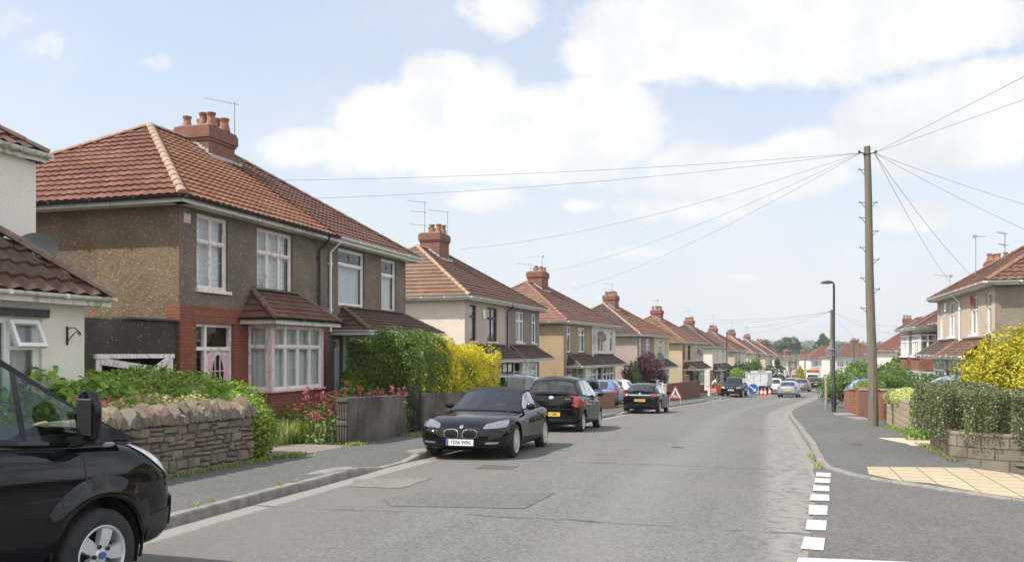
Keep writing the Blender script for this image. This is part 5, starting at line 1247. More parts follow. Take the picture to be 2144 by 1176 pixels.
def iron_gate(label, A, B, h):
    A, B = Vector(A), Vector(B); L = (B-A).length; t = thing('iron_gate', label, 'gate', A, math.atan2(B.y-A.y, B.x-A.x)); m = MB()
    for x in (.02, L-.02): m.box(x-.022, x+.022, .08, .12, -.1, h+.12); 
    m.build('gate_post', M['iron'], t); m = MB()
    for z in (.12, .52, h-.05): m.box(.05, L-.05, .085, .11, z-.013, z+.013)
    n = 9
    for i in range(n):
        x = .07+(L-.14)*i/(n-1); top = h+.16*math.sin(math.pi*i/(n-1))**2-.02*(i % 2); m.tube([(x, .097, .1), (x, .097, top)], .009, 6); m.lathe([(.0, top+.05), (.016, top+.02), (.0, top)], 6, 'z', (x, .097, 0), caps=False)
    for k in range(4):
        cx = .17+(L-.34)*k/3; m.tube([(cx+.06*math.cos(a), .097, h*.5+.26+.055*math.sin(a)) for a in np.linspace(0, 5.6, 12)], .007, 5)
    m.build('gate_leaf', M['iron'], t); return t
iron_gate('black wrought iron garden gate between two sooty walls', WB, WC, 1.02)
# further along the left pavement
BRI = 'brick garden walls along the left pavement'
def lw(label, y0, y1, h, mat='brick_maroon', cop='conc', off=-PW-.02, th=.22, **kw): return wallbetween('garden_wall', label, 'wall', LP(y0, off), LP(y1, off), h, th, mat, cop, group=BRI, **kw)
lw('maroon brick wall behind the dark hatchback', 33.2, 38.6, .88)
pillar('brick pillar at the end of the wall between the two black hatchbacks', LP(38.9, -PW-.2), ROT(39), .36, 1.0, 'brick_maroon')
lw('low brick wall hidden by the black coupe', 43.5, 47.2, .8, 'brick_orange')
lw('buff brick wall under the pale green car, left of the road works sign', 51.8, 56.6, .92, 'brick_orange', 'brick_orange')
pillar('buff brick pillar right of the road works triangle', LP(57.2, -PW-.25), ROT(57), .46, 1.05, 'brick_orange', 'conc')
pillar('rendered gate pillar at the near end of the long maroon wall', LP(60.0, -PW-.25), ROT(60), .42, 1.12, 'beige_rend', 'conc')
wallbetween('garden_wall', 'long maroon painted wall before the black four-wheel-drive', 'wall', LP(60.3, -PW-.02), LP(71.5, -PW-.02), 1.15, .22, 'brick_maroon', 'brick_maroon', .05, .0, BRI, h2=1.35)
pillar('maroon brick pillar standing above the long maroon wall', LP(68, -PW-.35), ROT(68), .4, 1.75, 'brick_maroon', 'brick_maroon')
lw('low white wall far along the left pavement', 76, 86, .8, 'white_rend'); lw('pale wall behind the white parked car', 101, 112, 1.0, 'beige_rend', 'conc')
gt = thing('garden_gate', 'white slatted gate between buff and rendered pillars', 'gate', LP(57.6, -PW-.2), ROT(58)); mb = MB()
for z in (.1, .45, .8): mb.box(0, 2.1, -.02, .02, z, z+.10)
for x in (0, 2.02): mb.box(x, x+.08, -.03, .03, -.05, 1.25)
mb.build('gate_leaf', M['white'], gt)
# right side walls
def rwall(name, label, A, B, h, mat, cop='conc', th=.22, side=-1, **kw): return wallbetween(name, label, 'wall', A, B, h, th, mat, cop, side=side, **kw)
def G2(x, y, z=PAVE): return Vector((x, y, G(y)+z))
rwp = 'red brick gate pillars on the right pavement'
def RP(y, o=2.45): return SR(y, o, PAVE)
ra = math.pi/2-math.atan(.3)
pillar('tall red brick pillar left of a red panel, beside the telegraph pole', RP(33.6, 2.75), ra, .50, 1.05, 'brick_orange', 'brick_orange', rwp, .0)
rwall('garden_wall', 'dark red rendered panel wall with slab top, beside the telegraph pole', RP(33.2, 2.55), RP(30.4, 2.75), 1.0, 'brick_maroon', 'conc', .22, 1)
pillar('red brick pillar partly behind the telegraph pole', RP(30.1, 2.8), ra, .40, 1.02, 'brick_orange', 'brick_orange', rwp, .0)
pillar('red brick pillar behind the lamp post, end of a brick wall', RP(38.2, 2.75), ra, .50, 1.0, 'brick_orange', 'brick_orange', rwp, .0)
rwall('garden_wall', 'brick wall running back from the lamp post under a clipped bush', RP(43.2, 2.5), RP(38.5, 2.5), .95, 'brick_orange', 'conc', .22, 1)
rwall('garden_wall', 'slab-topped maroon wall across the front gardens behind the telegraph pole', RP(29.6, 3.0), RP(29.6, 9.5), 1.0, 'brick_maroon', 'conc', .22, 1)
rwall('block_wall', 'low pale block wall under variegated ivy, right of the telegraph pole', RP(27.0, 2.75), RP(20.6, 2.65), .78, 'block_pale', None, .24, 1)
pillar('plain concrete post at the end of the pale block wall', RP(20.3, 2.72), ra, .26, .92, 'block_pale', 'block_pale', None, .0, 'wall_post')
cwp = [(8.9, 18.3), (8.52, 17.35), (8.02, 16.0), (7.62, 14.95), (7.72, 14.6), (8.10, 14.15), (8.8, 13.65), (9.7, 13.1), (10.7, 12.5), (12.5, 11.6), (15, 10.6)]
cw = thing('corner_wall', 'curved grimy stone block wall under the clipped dark hedge on the corner', 'wall', (cwp[3][0], cwp[3][1], G(15)+.1)); mb = MB()
pts = catmull([(x, y, 0) for x, y in cwp], .45); s_ = 0; rows = []; uvs = []
for i, p in enumerate(pts):
    d = (pts[min(i+1, len(pts)-1)]-pts[max(i-1, 0)]).normalized(); n = Vector((-d.y, d.x, 0)); z = G(p.y)+.02-cw.location.z; q0 = p-Vector((cw.location.x, cw.location.y, 0)); h = .57
    rows.append([q0+n*o+Vector((0, 0, z+zz)) for o, zz in ((0, -.5), (0, h), (.02, h+.02), (.28, h+.02), (.28, -.5))]); uvs.append(s_); s_ += (pts[min(i+1, len(pts)-1)]-p).length
me = bpy.data.meshes.new('blockwork'); r_, c_ = len(rows), 5
me.from_pydata([tuple(p) for row in rows for p in row], [], [(i*c_+j, (i+1)*c_+j, (i+1)*c_+j+1, i*c_+j+1) for i in range(r_-1) for j in range(4)]); l = me.uv_layers.new(name='UVMap'); zz_ = (-.5, .645, .665, .93, 1.6)
for lp in me.loops: l.data[lp.index].uv = (uvs[lp.vertex_index//5], zz_[lp.vertex_index % 5])
me.materials.append(M['block']); newmesh_obj('blockwork', me, cw)
# surfaces off the pavement
sheet('driveway', M['gravel'], [LP(15.1, -PW+.15), LP(17.85, -PW+.15), LP(17.6, -7.2), LP(15.4, -7.2)], .004, None)
sheet('chipping_path', M['chips'], [G2(8.35, 18.2), G2(8.2, 17.6), G2(8.9, 18.0), G2(10.6, 19.0), G2(10.2, 19.8), G2(8.5, 20.0)], .006, None)
sheet('crossover_slab', M['pinkslab'], [SR(34.2, 1.7, PAVE), SR(34.2, 2.55, PAVE), SR(37.6, 2.55, PAVE), SR(37.6, 1.9, PAVE)], .006)
sheet('crossover_slab', M['pinkslab'], [SR(29.6, 2.1, PAVE), SR(29.6, 2.6, PAVE), SR(32.6, 2.6, PAVE), SR(32.6, 1.9, PAVE)], .006)
# ------------------------------------------------------------------ planting, left
def fr1(x, y, z=0): a = fwd(a1); return o1+a*x+Vector((-a.y, a.x, 0))*y+Vector((0, 0, z))    # frame of the first pair
PZ = .86
root = thing('privet_hedge', 'overgrown light green privet spilling round the end of the stone wall', 'hedge', LP(14.95, -PW-.45)); b0 = root.location
E = [(0.05, .10, .55, .50, .48, .62), (-.25, .15, 1.0, .62, .60, .52), (-1.0, -.15, 1.15, .8, .75, .50), (-1.9, -.5, 1.2, .8, .7, .52), (-.05, .35, .2, .42, .42, .3), (.1, -.1, .85, .42, .40, .45), (-1.7, .5, 1.25, .8, .7, .5), (-2.6, .1, 1.3, .8, .6, .5), (-2.2, .9, 1.35, .8, .7, .5), (-1.0, .6, 1.15, .7, .6, .5)]
E = [(a, b, c*PZ, d, e, f*PZ) for a, b, c, d, e, f in E]; P, N = ellipsoids(E, 30000, .42, 3, .30, 2.6); leaves('foliage', P, N, .078, M['privet'], root, .5, np.clip(.45+.3*wob(P, 3, 5)+.22*RNG.normal(size=len(P)), 0, 1), .9, core=ell_core(E, .78))
hb = LP(12.2, -PW-1.9, -.06)
E = [(0, 0, .85, .75, .6, .85), (.5, .4, .9, .6, .6, .75), (-.8, -.5, .95, .7, .6, .7), (-.9, .5, 1.0, .7, .6, .7), (-1.5, -1.1, 1.0, .7, .6, .62)]
shrub('hydrangea_bush', 'bright broad-leaved hydrangea bush behind the stone wall and van', 'bush', hb, E, 7500, .115, M['hydrangea'], aspect=.72, jit=.7, seed=8)
sp_ = LP(13.0, -PW-.75); E = [(0, 0, .82, .50, .42, .34), (.45, .55, .80, .45, .4, .34), (-.3, -.5, .8, .4, .4, .28)]
shrub('spirea_bush', 'pale yellow-green spirea just over the stone wall coping', 'bush', sp_, E, 5200, .06, M['spirea'], seed=9)
def valerian(label, c, spread, n, h, seed, group='crimson valerian plants'):
    rr = random.Random(seed); t = thing('valerian_plant', label, 'flowers', c, 0, group); st = MB(); LPn, LN, FP, FN = [], [], [], []
    for i in range(n):
        x, y = rr.gauss(0, spread[0]), rr.gauss(0, spread[1]); hh = h*rr.uniform(.65, 1.1); lx, ly = rr.uniform(-.12, .12), rr.uniform(-.12, .12)
        st.tube([(x, y, 0), (x+lx*.5, y+ly*.5, hh*.55), (x+lx, y+ly, hh)], [.007, .006, .004], 4, caps=False)
        for k in range(10): z = rr.uniform(.02, .75)*hh; f = z/hh; a = rr.uniform(0, 6.28); r = .05+.05*(1-f); LPn.append((x+lx*f+r*math.cos(a), y+ly*f+r*math.sin(a), z)); LN.append((math.cos(a)*.5, math.sin(a)*.5, .8))
        m = rr.randint(2, 4)
        for _ in range(m):
            cx, cy, cz = x+lx+rr.gauss(0, .05), y+ly+rr.gauss(0, .05), hh-rr.uniform(-.05, .16)
            for q_ in range(14): v = Vector((rr.gauss(0, 1), rr.gauss(0, 1), rr.gauss(0, .7))).normalized(); FP.append((cx+v.x*.038, cy+v.y*.038, cz+v.z*.032)); FN.append(tuple(v))
    st.build('stem', M['green'], t); leaves('leaf', LPn, LN, .095, M['valerian_leaf'], t, .38); leaves('flower', FP, FN, .03, M['valerian'], t, .8); return t
valerian('small clump of crimson valerian over the stone wall beside the van', LP(11.9, -PW-.55), (.16, .2), 9, 1.22, 4)
valerian('tall crimson valerian at the edge of the drive, near clump', U(684, 18.7)+Vector((0, 0, .1)), (.22, .3), 24, .98, 5)
valerian('crimson valerian between the pink bay window and the drive', U(706, 19.6)+Vector((0, 0, .1)), (.28, .35), 22, 1.12, 6)
valerian('crimson valerian behind the short sooty wall, near the gate', U(790, 20.6)+Vector((0, 0, .1)), (.30, .16), 26, 1.18, 7)
# long grass, brambles in the garden
def scatter(A, B, n, w): 
    A, B = Vector(A), Vector(B); d = (B-A); nn = Vector((d.y, -d.x, 0)).normalized(); return [tuple(A+d*random.random()+nn*random.gauss(0, w)) for _ in range(n)]
blades('long_grass', scatter(LP(17.7, -3.4), LP(17.6, -6.0), 3500, .55)+scatter(LP(18.3, -3.5), LP(22.6, -3.7), 4200, .28), .42, M['grass'], kind='stuff')
blades('long_grass', scatter(LP(15.5, -4.6), LP(17.3, -6.4), 1500, .4)+scatter(LP(21.1, -2.75), LP(21.8, -2.75), 500, .12), .38, M['grass'], kind='stuff')
bb = LP(20.3, -PW-1.9); E = [(0, 0, .35, .5, .4, .45), (.8, .3, .4, .55, .5, .5), (-.8, -.3, .3, .5, .5, .35), (1.5, .9, .45, .5, .5, .5), (.2, 1.0, .5, .5, .5, .6)]
shrub('bramble', 'loose bramble and weeds in the garden before the tall hedge', 'bush', bb, E, 2600, .11, M['lime'], thick=.7, seed=12, core=False, lump=.35)
bb = fr1(5.3, -1.0); E = [(0, 0, .35, .35, .35, .4), (.25, -.3, .75, .3, .3, .35), (-.3, -.4, .25, .3, .3, .25)]
shrub('bramble', 'bramble at the foot of the pink bay window', 'bush', bb, E, 900, .12, M['green'], thick=.6, seed=13, core=False)
# tall hedge between the first two gardens, golden at the street end
hroot = thing('tall_hedge', 'tall green privet hedge turning bright golden yellow at its street end', 'hedge', fr1(6.6, -.6))
PA, NA, CA = hedge_path([fr1(6.0, -.9), fr1(6.45, -2.7)], 1.15, 2.30, 2.25, 30000, 21, .20)
PB, NB, CB = hedge_path([LP(22.3, -PW-1.0), LP(25.8, -PW-.90), LP(28.8, -PW-.85)], 1.35, 2.66, 2.15, 46000, 22, .20)
P = np.concatenate([PA, PB]); N = np.concatenate([NA, NB]); wq = wob(P, 1.5, 31)+.6*wob(P, 5, 32)
yel = (np.arange(len(P)) >= len(PA)) & (P[:, 1] > 23.2+.8*wq+1.1*(P[:, 2]+.35-1.0)) & (P[:, 0] > -2.95) & (RNG.random(len(P)) < .92)
yel |= (wq > .95) & (RNG.random(len(P)) < .5)
fx = np.array(hroot.location)
top = np.array(fr1(6.2, -.7)); near_house = np.hypot(P[:, 0]-top[0], P[:, 1]-top[1]) < 1.0
yel |= near_house & (wq > .1)
shift = lambda C: ([tuple(np.array(v)-fx) for v in C[0]], C[1])
cA, cB = shift(CA), shift(CB); core = (cA[0]+cB[0], cA[1]+[tuple(i+len(cA[0]) for i in f) for f in cB[1]])
n1 = ~yel
leaves('green_foliage', P[n1]-fx, N[n1], .066, M['privet_dark'], hroot, .5, np.clip(.38+.26*wq[n1]+.2*RNG.normal(size=n1.sum()), 0, .66), .9, core=core)
leaves('golden_foliage', P[yel]-fx, N[yel], .066, M['privet_gold'], hroot, .5, np.clip(.72+.22*RNG.normal(size=yel.sum()), 0, 1), .9)
# weeds along wall feet and kerbs
sp = []
for y in np.arange(11.8, 15.2, .12):
    if random.random() < .75:
        for _ in range(22): q_ = LP(y+random.gauss(0, .10), -PW+.08+abs(random.gauss(0, .05))); sp.append(tuple(q_))
for (y, o, k) in ((15.3, -1.9, 260), (15.6, -2.0, 160), (17.9, -1.98, 160), (18.0, -2.05, 120), (20.9, -2.0, 120), (21.5, -2.0, 160)):
    for _ in range(k): sp.append(tuple(LP(y+random.gauss(0, .14), o+random.gauss(0, .10))))
for y in np.concatenate([np.arange(8.5, 13.4, .35), [13.5]*2, np.arange(22, 40, 2.3)]):
    if random.random() < .4:
        k = random.uniform(.02, .10)
        for _ in range(7): sp.append(tuple(S(y+random.gauss(0, .05), -.15+random.gauss(0, .015), .12)))
for (u, v) in ((1697, 957), (1708, 966), (1712, 975)):
    for _ in range(26): p = gp(u+random.gauss(0, 3), v+random.gauss(0, 1.5), .03); sp.append(tuple(p))
for y in np.arange(14.8, 18.2, .3):
    for _ in range(26): sp.append((float(np.interp(y, [14.8, 18.2], [7.62, 8.7]))-.05+random.gauss(0, .05), y+random.gauss(0, .1), G(y)+.1))
for y in np.arange(20.8, 25, .4):
    for _ in range(40): q_ = RP(y+random.gauss(0, .12), 2.50+random.gauss(0, .07)); sp.append(tuple(q_))
blades('weeds', sp, .075, M['weed'], w=.008, kind='stuff', lean=1.2)
# shrubs farther along the left
def bush(label, y, off, E, n, size, mat, cat='bush', seed=1, name='shrub', z=.1, **kw): return shrub(name, label, cat, S(y, off, z), E, n, size, M[mat], seed=seed, **kw)
bush('fresh green shrub above the brick wall behind the dark hatchback', 34.5, -3.2, [(0, 0, 1.0, .8, .7, .7), (.6, .5, .9, .7, .6, .6), (-.7, -.3, .8, .6, .6, .6)], 3000, .12, 'lime', seed=31)
bush('low dark hedge beside the dark blue estate car', 31, -5.2, [(0, 0, .6, 1.2, .8, .6)], 1600, .10, 'green', seed=32)
bush('purple-leaved tree in front of the cream house', 60.5, -4.2, [(0, 0, 2.2, 1.1, 1.0, .9), (.8, .5, 2.0, .9, .8, .8), (-.8, -.4, 1.9, .8, .8, .8), (.3, 0, 2.9, .7, .7, .6), (1.3, .8, 1.6, .7, .7, .6), (-.2, 0, 1.4, .9, .8, .7)], 4200, .17, 'purple', 'tree', 33, 'purple_tree', core=False, thick=.75)
bush('small pointed conifer in front of the purple tree', 56.2, -3.6, [(0, 0, .8, .75, .7, .9), (0, 0, 1.5, .5, .5, .7), (0, 0, 2.1, .28, .28, .6)], 2600, .12, 'deep', 'conifer', 34, 'conifer')
bush('round dark green shrub behind the white tipper body', 104, -3.8, [(0, 0, 1.6, 2.0, 1.8, 1.6), (1.3, .8, 2.0, 1.5, 1.4, 1.3), (-1.0, -.5, 1.3, 1.3, 1.2, 1.2)], 4200, .22, 'deep', seed=35)
bush('pale green leaning shrub beside the tipper body', 95, -2.9, [(0, 0, 1.3, 1.0, 1.0, 1.2), (.8, .2, 1.5, .8, .8, .8)], 2200, .2, 'lime', seed=36)
bush('yellowish climber on the front of a far ivory house', 128, -5.6, [(0, 0, 2.2, 1.6, .7, 2.2), (-1.4, 0, 1.6, 1.2, .6, 1.5), (1.5, 0, 1.2, 1.2, .6, 1.2)], 2600, .25, 'green', seed=37)
bush('white-flowering bush at the bend by parked cars', 122, -2.6, [(0, 0, 1.4, 1.6, 1.5, 1.4), (1.4, .6, 1.1, 1.1, 1.0, 1.0)], 2400, .24, 'deep', seed=38)
b_ = S(122, -2.6, .1); P, N = ellipsoids([(0, 0, 1.4, 1.65, 1.55, 1.45), (1.4, .6, 1.1, 1.15, 1.05, 1.05)], 260, .05, 39); leaves('blossom', P, N, .28, M['white_fl'], [o for o in bpy.data.objects if o.get('label', '').startswith('white-flowering')][0], .9)
bush('golden conifer at the far end of the street, left of the parked cars', 170, -2.2, [(0, 0, 1.0, .9, .9, 1.0), (0, 0, 1.9, .6, .6, .9), (0, 0, 2.6, .3, .3, .6)], 2200, .3, 'conifer_gold', 'conifer', 41, 'golden_conifer')
bush('narrow dark conifer by the far grey terrace', 160, -5.5, [(0, 0, 1.6, .8, .8, 1.7), (0, 0, 3.4, .5, .5, 1.2)], 1500, .35, 'deep', 'conifer', 42, 'conifer')
# ------------------------------------------------------------------ planting, right
hpts = [(9.25, 18.2), (8.95, 17.2), (8.45, 15.8), (8.25, 15.1), (8.6, 14.6), (9.3, 14.15), (10.2, 13.6), (11.2, 13.0), (13.2, 12.0), (15.4, 11.1)]
hroot = thing('clipped_hedge', 'clipped dark dusty small-leaved hedge with pale specks above the corner wall', 'hedge', (8.8, 15, G(15)))
P, N, C = hedge_path([(x, y, G(y)) for x, y in [(a-.22, b-.20) for a, b in hpts]], 1.15, .94, .78, 130000, 51, .07, base=.44, inset=.42); fx = np.array(hroot.location)
leaves('foliage', P-fx, N, .038, M['cotoneaster'], hroot, .55, np.where(RNG.random(len(P)) < .05, .95, np.clip(.32+.22*RNG.normal(size=len(P)), 0, .62)), 1.0, core=([tuple(np.array(v)-fx) for v in C[0]], C[1]))
gc = Vector((11.6, 19.0, G(19)+.1)); rr = random.Random(8); E = [(0, 0, 1.2, 1.55, 1.5, 1.25), (.2, 0, 2.0, 1.1, 1.1, .8), (-1.0, -.5, 1.1, .75, .8, .9), (1.2, .6, 1.3, .9, .9, 1.0), (-.55, -.6, 1.75, .65, .7, .6), (.9, -.7, 1.6, .8, .8, .8), (0, -.9, 1.0, 1.1, .8, .9), (.5, -.1, 2.5, .6, .6, .45)]
gt_ = thing('golden_conifer', 'large bright golden conifer bush above the dark clipped hedge', 'conifer', gc)
E = [(a*1.08, b*1.08, c*.93, d*1.08, e_*1.08, f*.93) for a, b, c, d, e_, f in E]; P, N = ellipsoids(E, 38000, .36, 61, .30, 3.0); N2 = N*.5+np.array((0, 0, .55)); tn = np.clip(.5+.42*wob(P, 5.5, 63)+.16*RNG.normal(size=len(P)), 0, 1)
leaves('foliage', P, N2, .098, M['conifer_gold'], gt_, .34, tn, .55, core=ell_core(E, .68))
mb = MB(); mb.tube([(0, 0, -.2), (0, 0, 1.2), (.1, 0, 2.2)], [.10, .08, .03], 8); mb.build('trunk', M['bark'], gt_, 60)
iv = RP(24.4, 2.95); E = [(-.9, -.2, .80, .8, .42, .28), (.2, 0, .84, .9, .45, .30), (1.2, .1, .80, .7, .40, .27), (-1.9, -.2, .76, .6, .35, .25), (-1.6, -.35, .55, .5, .22, .3)]
t = shrub('variegated_ivy', 'cream-variegated shrub spilling over the pale block wall', 'bush', iv, E, 7500, .055, M['variegated'], seed=71, stems=False); t.rotation_euler = (0, 0, ra)
E = [(0, 0, .5, .45, .45, .45), (.6, .4, .65, .5, .45, .45)]
t = shrub('yellow_shrub', 'yellow-green shrub in the gap between block wall and corner hedge', 'bush', (10.35, 21.3, G(21)+.1), E, 3000, .06, M['privet'], seed=72)
shrub('green_plant', 'leafy green weeds on the chipping path by the corner wall', 'plant', (9.2, 19.3, G(19)+.1), [(0, 0, .15, .35, .3, .25), (.4, .3, .2, .3, .3, .3)], 700, .09, M['lime'], seed=73, stems=False, core=False)
def rb(label, y, off, E, n, size, mat, seed, cat='bush', name='shrub', rot=None, **kw):
    t = shrub(name, label, cat, SR(y, off, .1), [(a, b, c*.80, d, e, f*.80) for a, b, c, d, e, f in E], n, size, M[mat], seed=seed, **kw)
    if rot is not None: t.rotation_euler = (0, 0, rot)
    return t
rb('clipped bright green bush over the brick wall by the lamp post', 38.0, 4.1, [(0, 0, 1.25, 1.15, 1.1, .75), (.8, .6, 1.2, .9, .9, .65), (.2, -1.0, 1.2, .95, .9, .65), (-.7, .3, 1.1, .8, .8, .6)], 8000, .085, 'lime', 81)
rb('large loose green shrub beyond the lamp post', 46.5, 3.3, [(0, 0, 1.7, 1.4, 1.4, 1.2), (1.5, -.3, 1.9, 1.3, 1.3, 1.1), (-1.0, .6, 1.3, 1.0, 1.0, 1.1), (.3, .5, 2.4, .9, .9, .8)], 9500, .115, 'green', 82, thick=.6)
rb('loose yellow-green shrub on the pavement edge left of the lamp post', 50.5, 3.6, [(0, 0, 1.2, .8, 1.0, 1.2), (.5, 1.2, 1.8, .9, .9, 1.0), (0, .4, 2.4, .5, .5, .6)], 4600, .11, 'green', 83, thick=.6)
t = thing('garden_hedge', 'long straight clipped hedge between front gardens behind the telegraph pole', 'hedge', SR(33.5, 3.2)); P, N, C = hedge_path([SR(34.0, 3.4, 0), SR(34.0, 9.6, 0)], .9, 1.62, 1.62, 9000, 84, .06, base=.1); fx = np.array(t.location)
leaves('foliage', P-fx, N, .075, M['green'], t, .5, np.clip(.3+.2*RNG.normal(size=len(P)), 0, .8), core=([tuple(np.array(v)-fx) for v in C[0]], C[1]))
rb('dark rose bush with pink flowers below the tile-hung bay', 44.2, 7.0, [(0, 0, 1.2, .9, .9, 1.1), (.6, .4, 1.7, .7, .7, .8), (-.6, -.5, 1.0, .7, .7, .8)], 2600, .13, 'deep', 85, thick=.6, name='rose_bush')
rb('loose dark shrub with white flowers right of the telegraph pole', 43.5, 4.9, [(0, 0, .75, 1.2, 1.1, .75), (-.9, .6, .75, 1.0, .9, .7), (.9, -.3, .85, .8, .8, .65)], 3400, .13, 'green', 86, thick=.6)
for lb_, m_, n_ in (('dark rose bush', 'pink_fl', 90), ('loose dark shrub', 'white_fl', 16)):
    o_ = [o for o in bpy.data.objects if o.get('label', '').startswith(lb_)][0]; P, N = ellipsoids([(0, 0, .80, .95, .95, .80), (.5, .3, 1.0, .7, .7, .6)], n_, .04, 87); leaves('blossom', P, N, .10, M[m_], o_, .9)
tree('small dense green tree behind the telegraph pole', SR(60, 6.0, 0), 3.4, 1.7, 5200, M['green'], 88, None, .24, .25, 'garden_tree', 12)
FT = 'tall trees beyond the far houses'
for u, y, h, r, n, mt, sd, lb, up, con in ((1652, 330, 14.5, 6.2, 5200, 'far_green', 91, 'broad round tree standing above the far terrace roofs', .9, 0), (1722, 330, 15.5, 5.2, 4600, 'far_green', 92, 'tall spiky-topped tree above the far red roofs', 1.6, .45),
        (1606, 330, 13.5, 5.0, 3600, 'far_green', 93, 'dark tree half hidden behind the last house on the left', .9, 0), (1771, 330, 12.0, 4.2, 2800, 'far_green', 94, 'tree showing between two far red roofs', .9, 0), (1745, 345, 13.5, 4.6, 2600, 'far_green', 95, 'paler tree right of the spiky-topped tree', .9, 0),
        (1630, 360, 12.5, 4.6, 2600, 'far_green', 96, 'small tree left of the broad round tree', .9, 0), (1695, 360, 10.5, 5.0, 2600, 'far_green', 97, 'low tree between the round tree and spiky-topped tree', .8, 0), (1800, 350, 10.5, 4.6, 2400, 'far_green', 98, 'low tree behind the chimney left of the telegraph pole', .8, 0)):
    p = U(u, y); tree(lb, p, h, r, n, M[mt], sd, FT, .75, .2, 'far_tree', 16, up, con)
# wooded ridge on the skyline
pts_ = []
for k in range(5200):
    x = RNG.uniform(-200, 900); y = 900+RNG.random()*300; pts_.append((x, y, TZ(x, y)+RNG.random()*9+3))
pts_ = np.array(pts_); o_ = leaves('far_wood', pts_, np.tile((0, -.5, .8), (len(pts_), 1)), 9, M['far_green'], None, .8, RNG.random(len(pts_))); tag(o_, 'blue-green wooded ridge on the skyline', 'wood', kind='stuff')
# ------------------------------------------------------------------ vehicles
M['p_black'] = paint_mat('black car paint', (.004, .004, .0045), coat=.8); M['p_navy'] = paint_mat('blue-black van paint', (.0035, .004, .0055), coat=.8); M['p_soft'] = plain('soft top cloth', (.016, .016, .016), .95, bump=.3, bscale=200)
M['p_silver'] = paint_mat('silver blue paint', (.36, .40, .47), .55, .32); M['p_brown'] = paint_mat('brown grey paint', (.17, .145, .13), .4, .32); M['p_white'] = paint_mat('white paint', (.72, .72, .71), 0, .35, .8)
M['p_blue'] = paint_mat('mid blue paint', (.10, .16, .33), .3); M['p_slate'] = paint_mat('dark slate blue paint', (.035, .045, .065), .3); M['p_sage'] = paint_mat('pale sage paint', (.45, .47, .42), .2); M['p_grey'] = paint_mat('dark grey paint', (.05, .05, .055), .4)
M['carglass'] = glass_mat('car glass', (.30, .35, .34), boost=2.0); M['vanglass'] = glass_mat('van glass', (.72, .80, .76), boost=1.2)
M['rubber'] = plain('tyre rubber', (.022, .022, .022), .85, var=.35, vscale=12, bump=.3, bscale=80); M['alloy'] = plain('alloy wheel', (.62, .63, .64), .30, metal=.45, var=.12)
M['chrome'] = plain('chrome', (.75, .75, .76), .12, metal=1); M['trim'] = plain('black plastic trim', (.022, .022, .023), .55, var=.2); M['seat'] = plain('dark seat cloth', (.03, .03, .032), .9)
M['lamp'] = plain('headlamp', (.22, .235, .245), .10, metal=.5, coat=1, var=.45, vscale=18); M['tail'] = plain('tail lamp', (.26, .010, .012), .12, coat=1, var=.35, vscale=18); M['vanlamp'] = plain('van headlamp', (.62, .64, .65), .15, metal=.2, coat=1, var=.35, vscale=16); M['amber'] = plain('amber lens', (.55, .16, .02), .2, coat=1)
M['pl_white'] = plain('white number plate', (.72, .72, .70), .4); M['pl_yellow'] = plain('yellow number plate', (.70, .45, .06), .4); M['void'] = plain('dark opening', (.004, .004, .004), 1, spec=0); M['ink'] = plain('black lettering', (.012, .012, .012), .5); M['euro'] = plain('blue band', (.03, .12, .45), .4)
M['badge_blue'] = plain('badge blue', (.04, .12, .30), .3); M['cup'] = plain('paper cup', (.55, .42, .24), .8)
def eval_mesh(ob):
    dg = bpy.context.evaluated_depsgraph_get(); return bpy.data.meshes.new_from_object(ob.evaluated_get(dg))
def section(zb, zs, zt, hw, W2):
    w = hw*W2; h = zs-zb
    half = [(0, zb), (.78*w, zb), (.955*w, zb+.05*h+.02), (1.0*w, zb+.30*h), (1.015*w, zb+.62*h), (.985*w, zs-.10*h), (.91*w, zs+.1*(zt-zs)), (.5*w, zt-.02*(zt-zs)-.006), (0, zt)]
    return half+[(-y, z) for y, z in half[-2:0:-1]]
def loft_body(sp):
    L, W2 = sp['L'], sp['W']/2; mb = MB(); st = sp['st']
    rows = [[(L/2-d, y, z) for y, z in section(zb, zs, zt, hw, W2)] for d, zb, zs, zt, hw in st]
    mb.grid(rows, closed=True, flip=True); n = len(rows[0]); b = (len(rows)-1)*n
    mb.f.append(tuple(range(n))); mb.f.append(tuple(b+i for i in range(n-1, -1, -1))); mb.m += [0, 0]
    me = mb.mesh('tmp_body', M[sp['paint']]); bm = bmesh.new(); bm.from_mesh(me); bmesh.ops.recalc_face_normals(bm, faces=bm.faces[:]); bm.to_mesh(me); bm.free()
    ob = newmesh_obj('tmp', me); s = ob.modifiers.new('s', 'SUBSURF'); s.levels = s.render_levels = sp.get('sub', 2)
    c = MB(); r = sp['r']+sp.get('gap', .045)
    for x in sp['axles']:
        for sd in (-1, 1): c.lathe([(r, sd*(W2-.30)), (r, sd*(W2+.2))] if sd > 0 else [(r, sd*(W2+.2)), (r, sd*(W2-.30))], 28, 'y', (x, 0, sp['r']+.01))
    cm = c.mesh('tmp_cut', M['trim']); bm = bmesh.new(); bm.from_mesh(cm); bmesh.ops.recalc_face_normals(bm, faces=bm.faces[:]); bm.to_mesh(cm); bm.free()
    co = newmesh_obj('tmpc', cm); b_ = ob.modifiers.new('b', 'BOOLEAN'); b_.operation = 'DIFFERENCE'; b_.solver = 'EXACT'; b_.object = co
    bpy.context.view_layer.update(); out = eval_mesh(ob); out.name = 'body'
    bpy.data.objects.remove(ob); bpy.data.objects.remove(co); bpy.data.meshes.remove(me); bpy.data.meshes.remove(cm)
    smooth_me(out, 38); return out
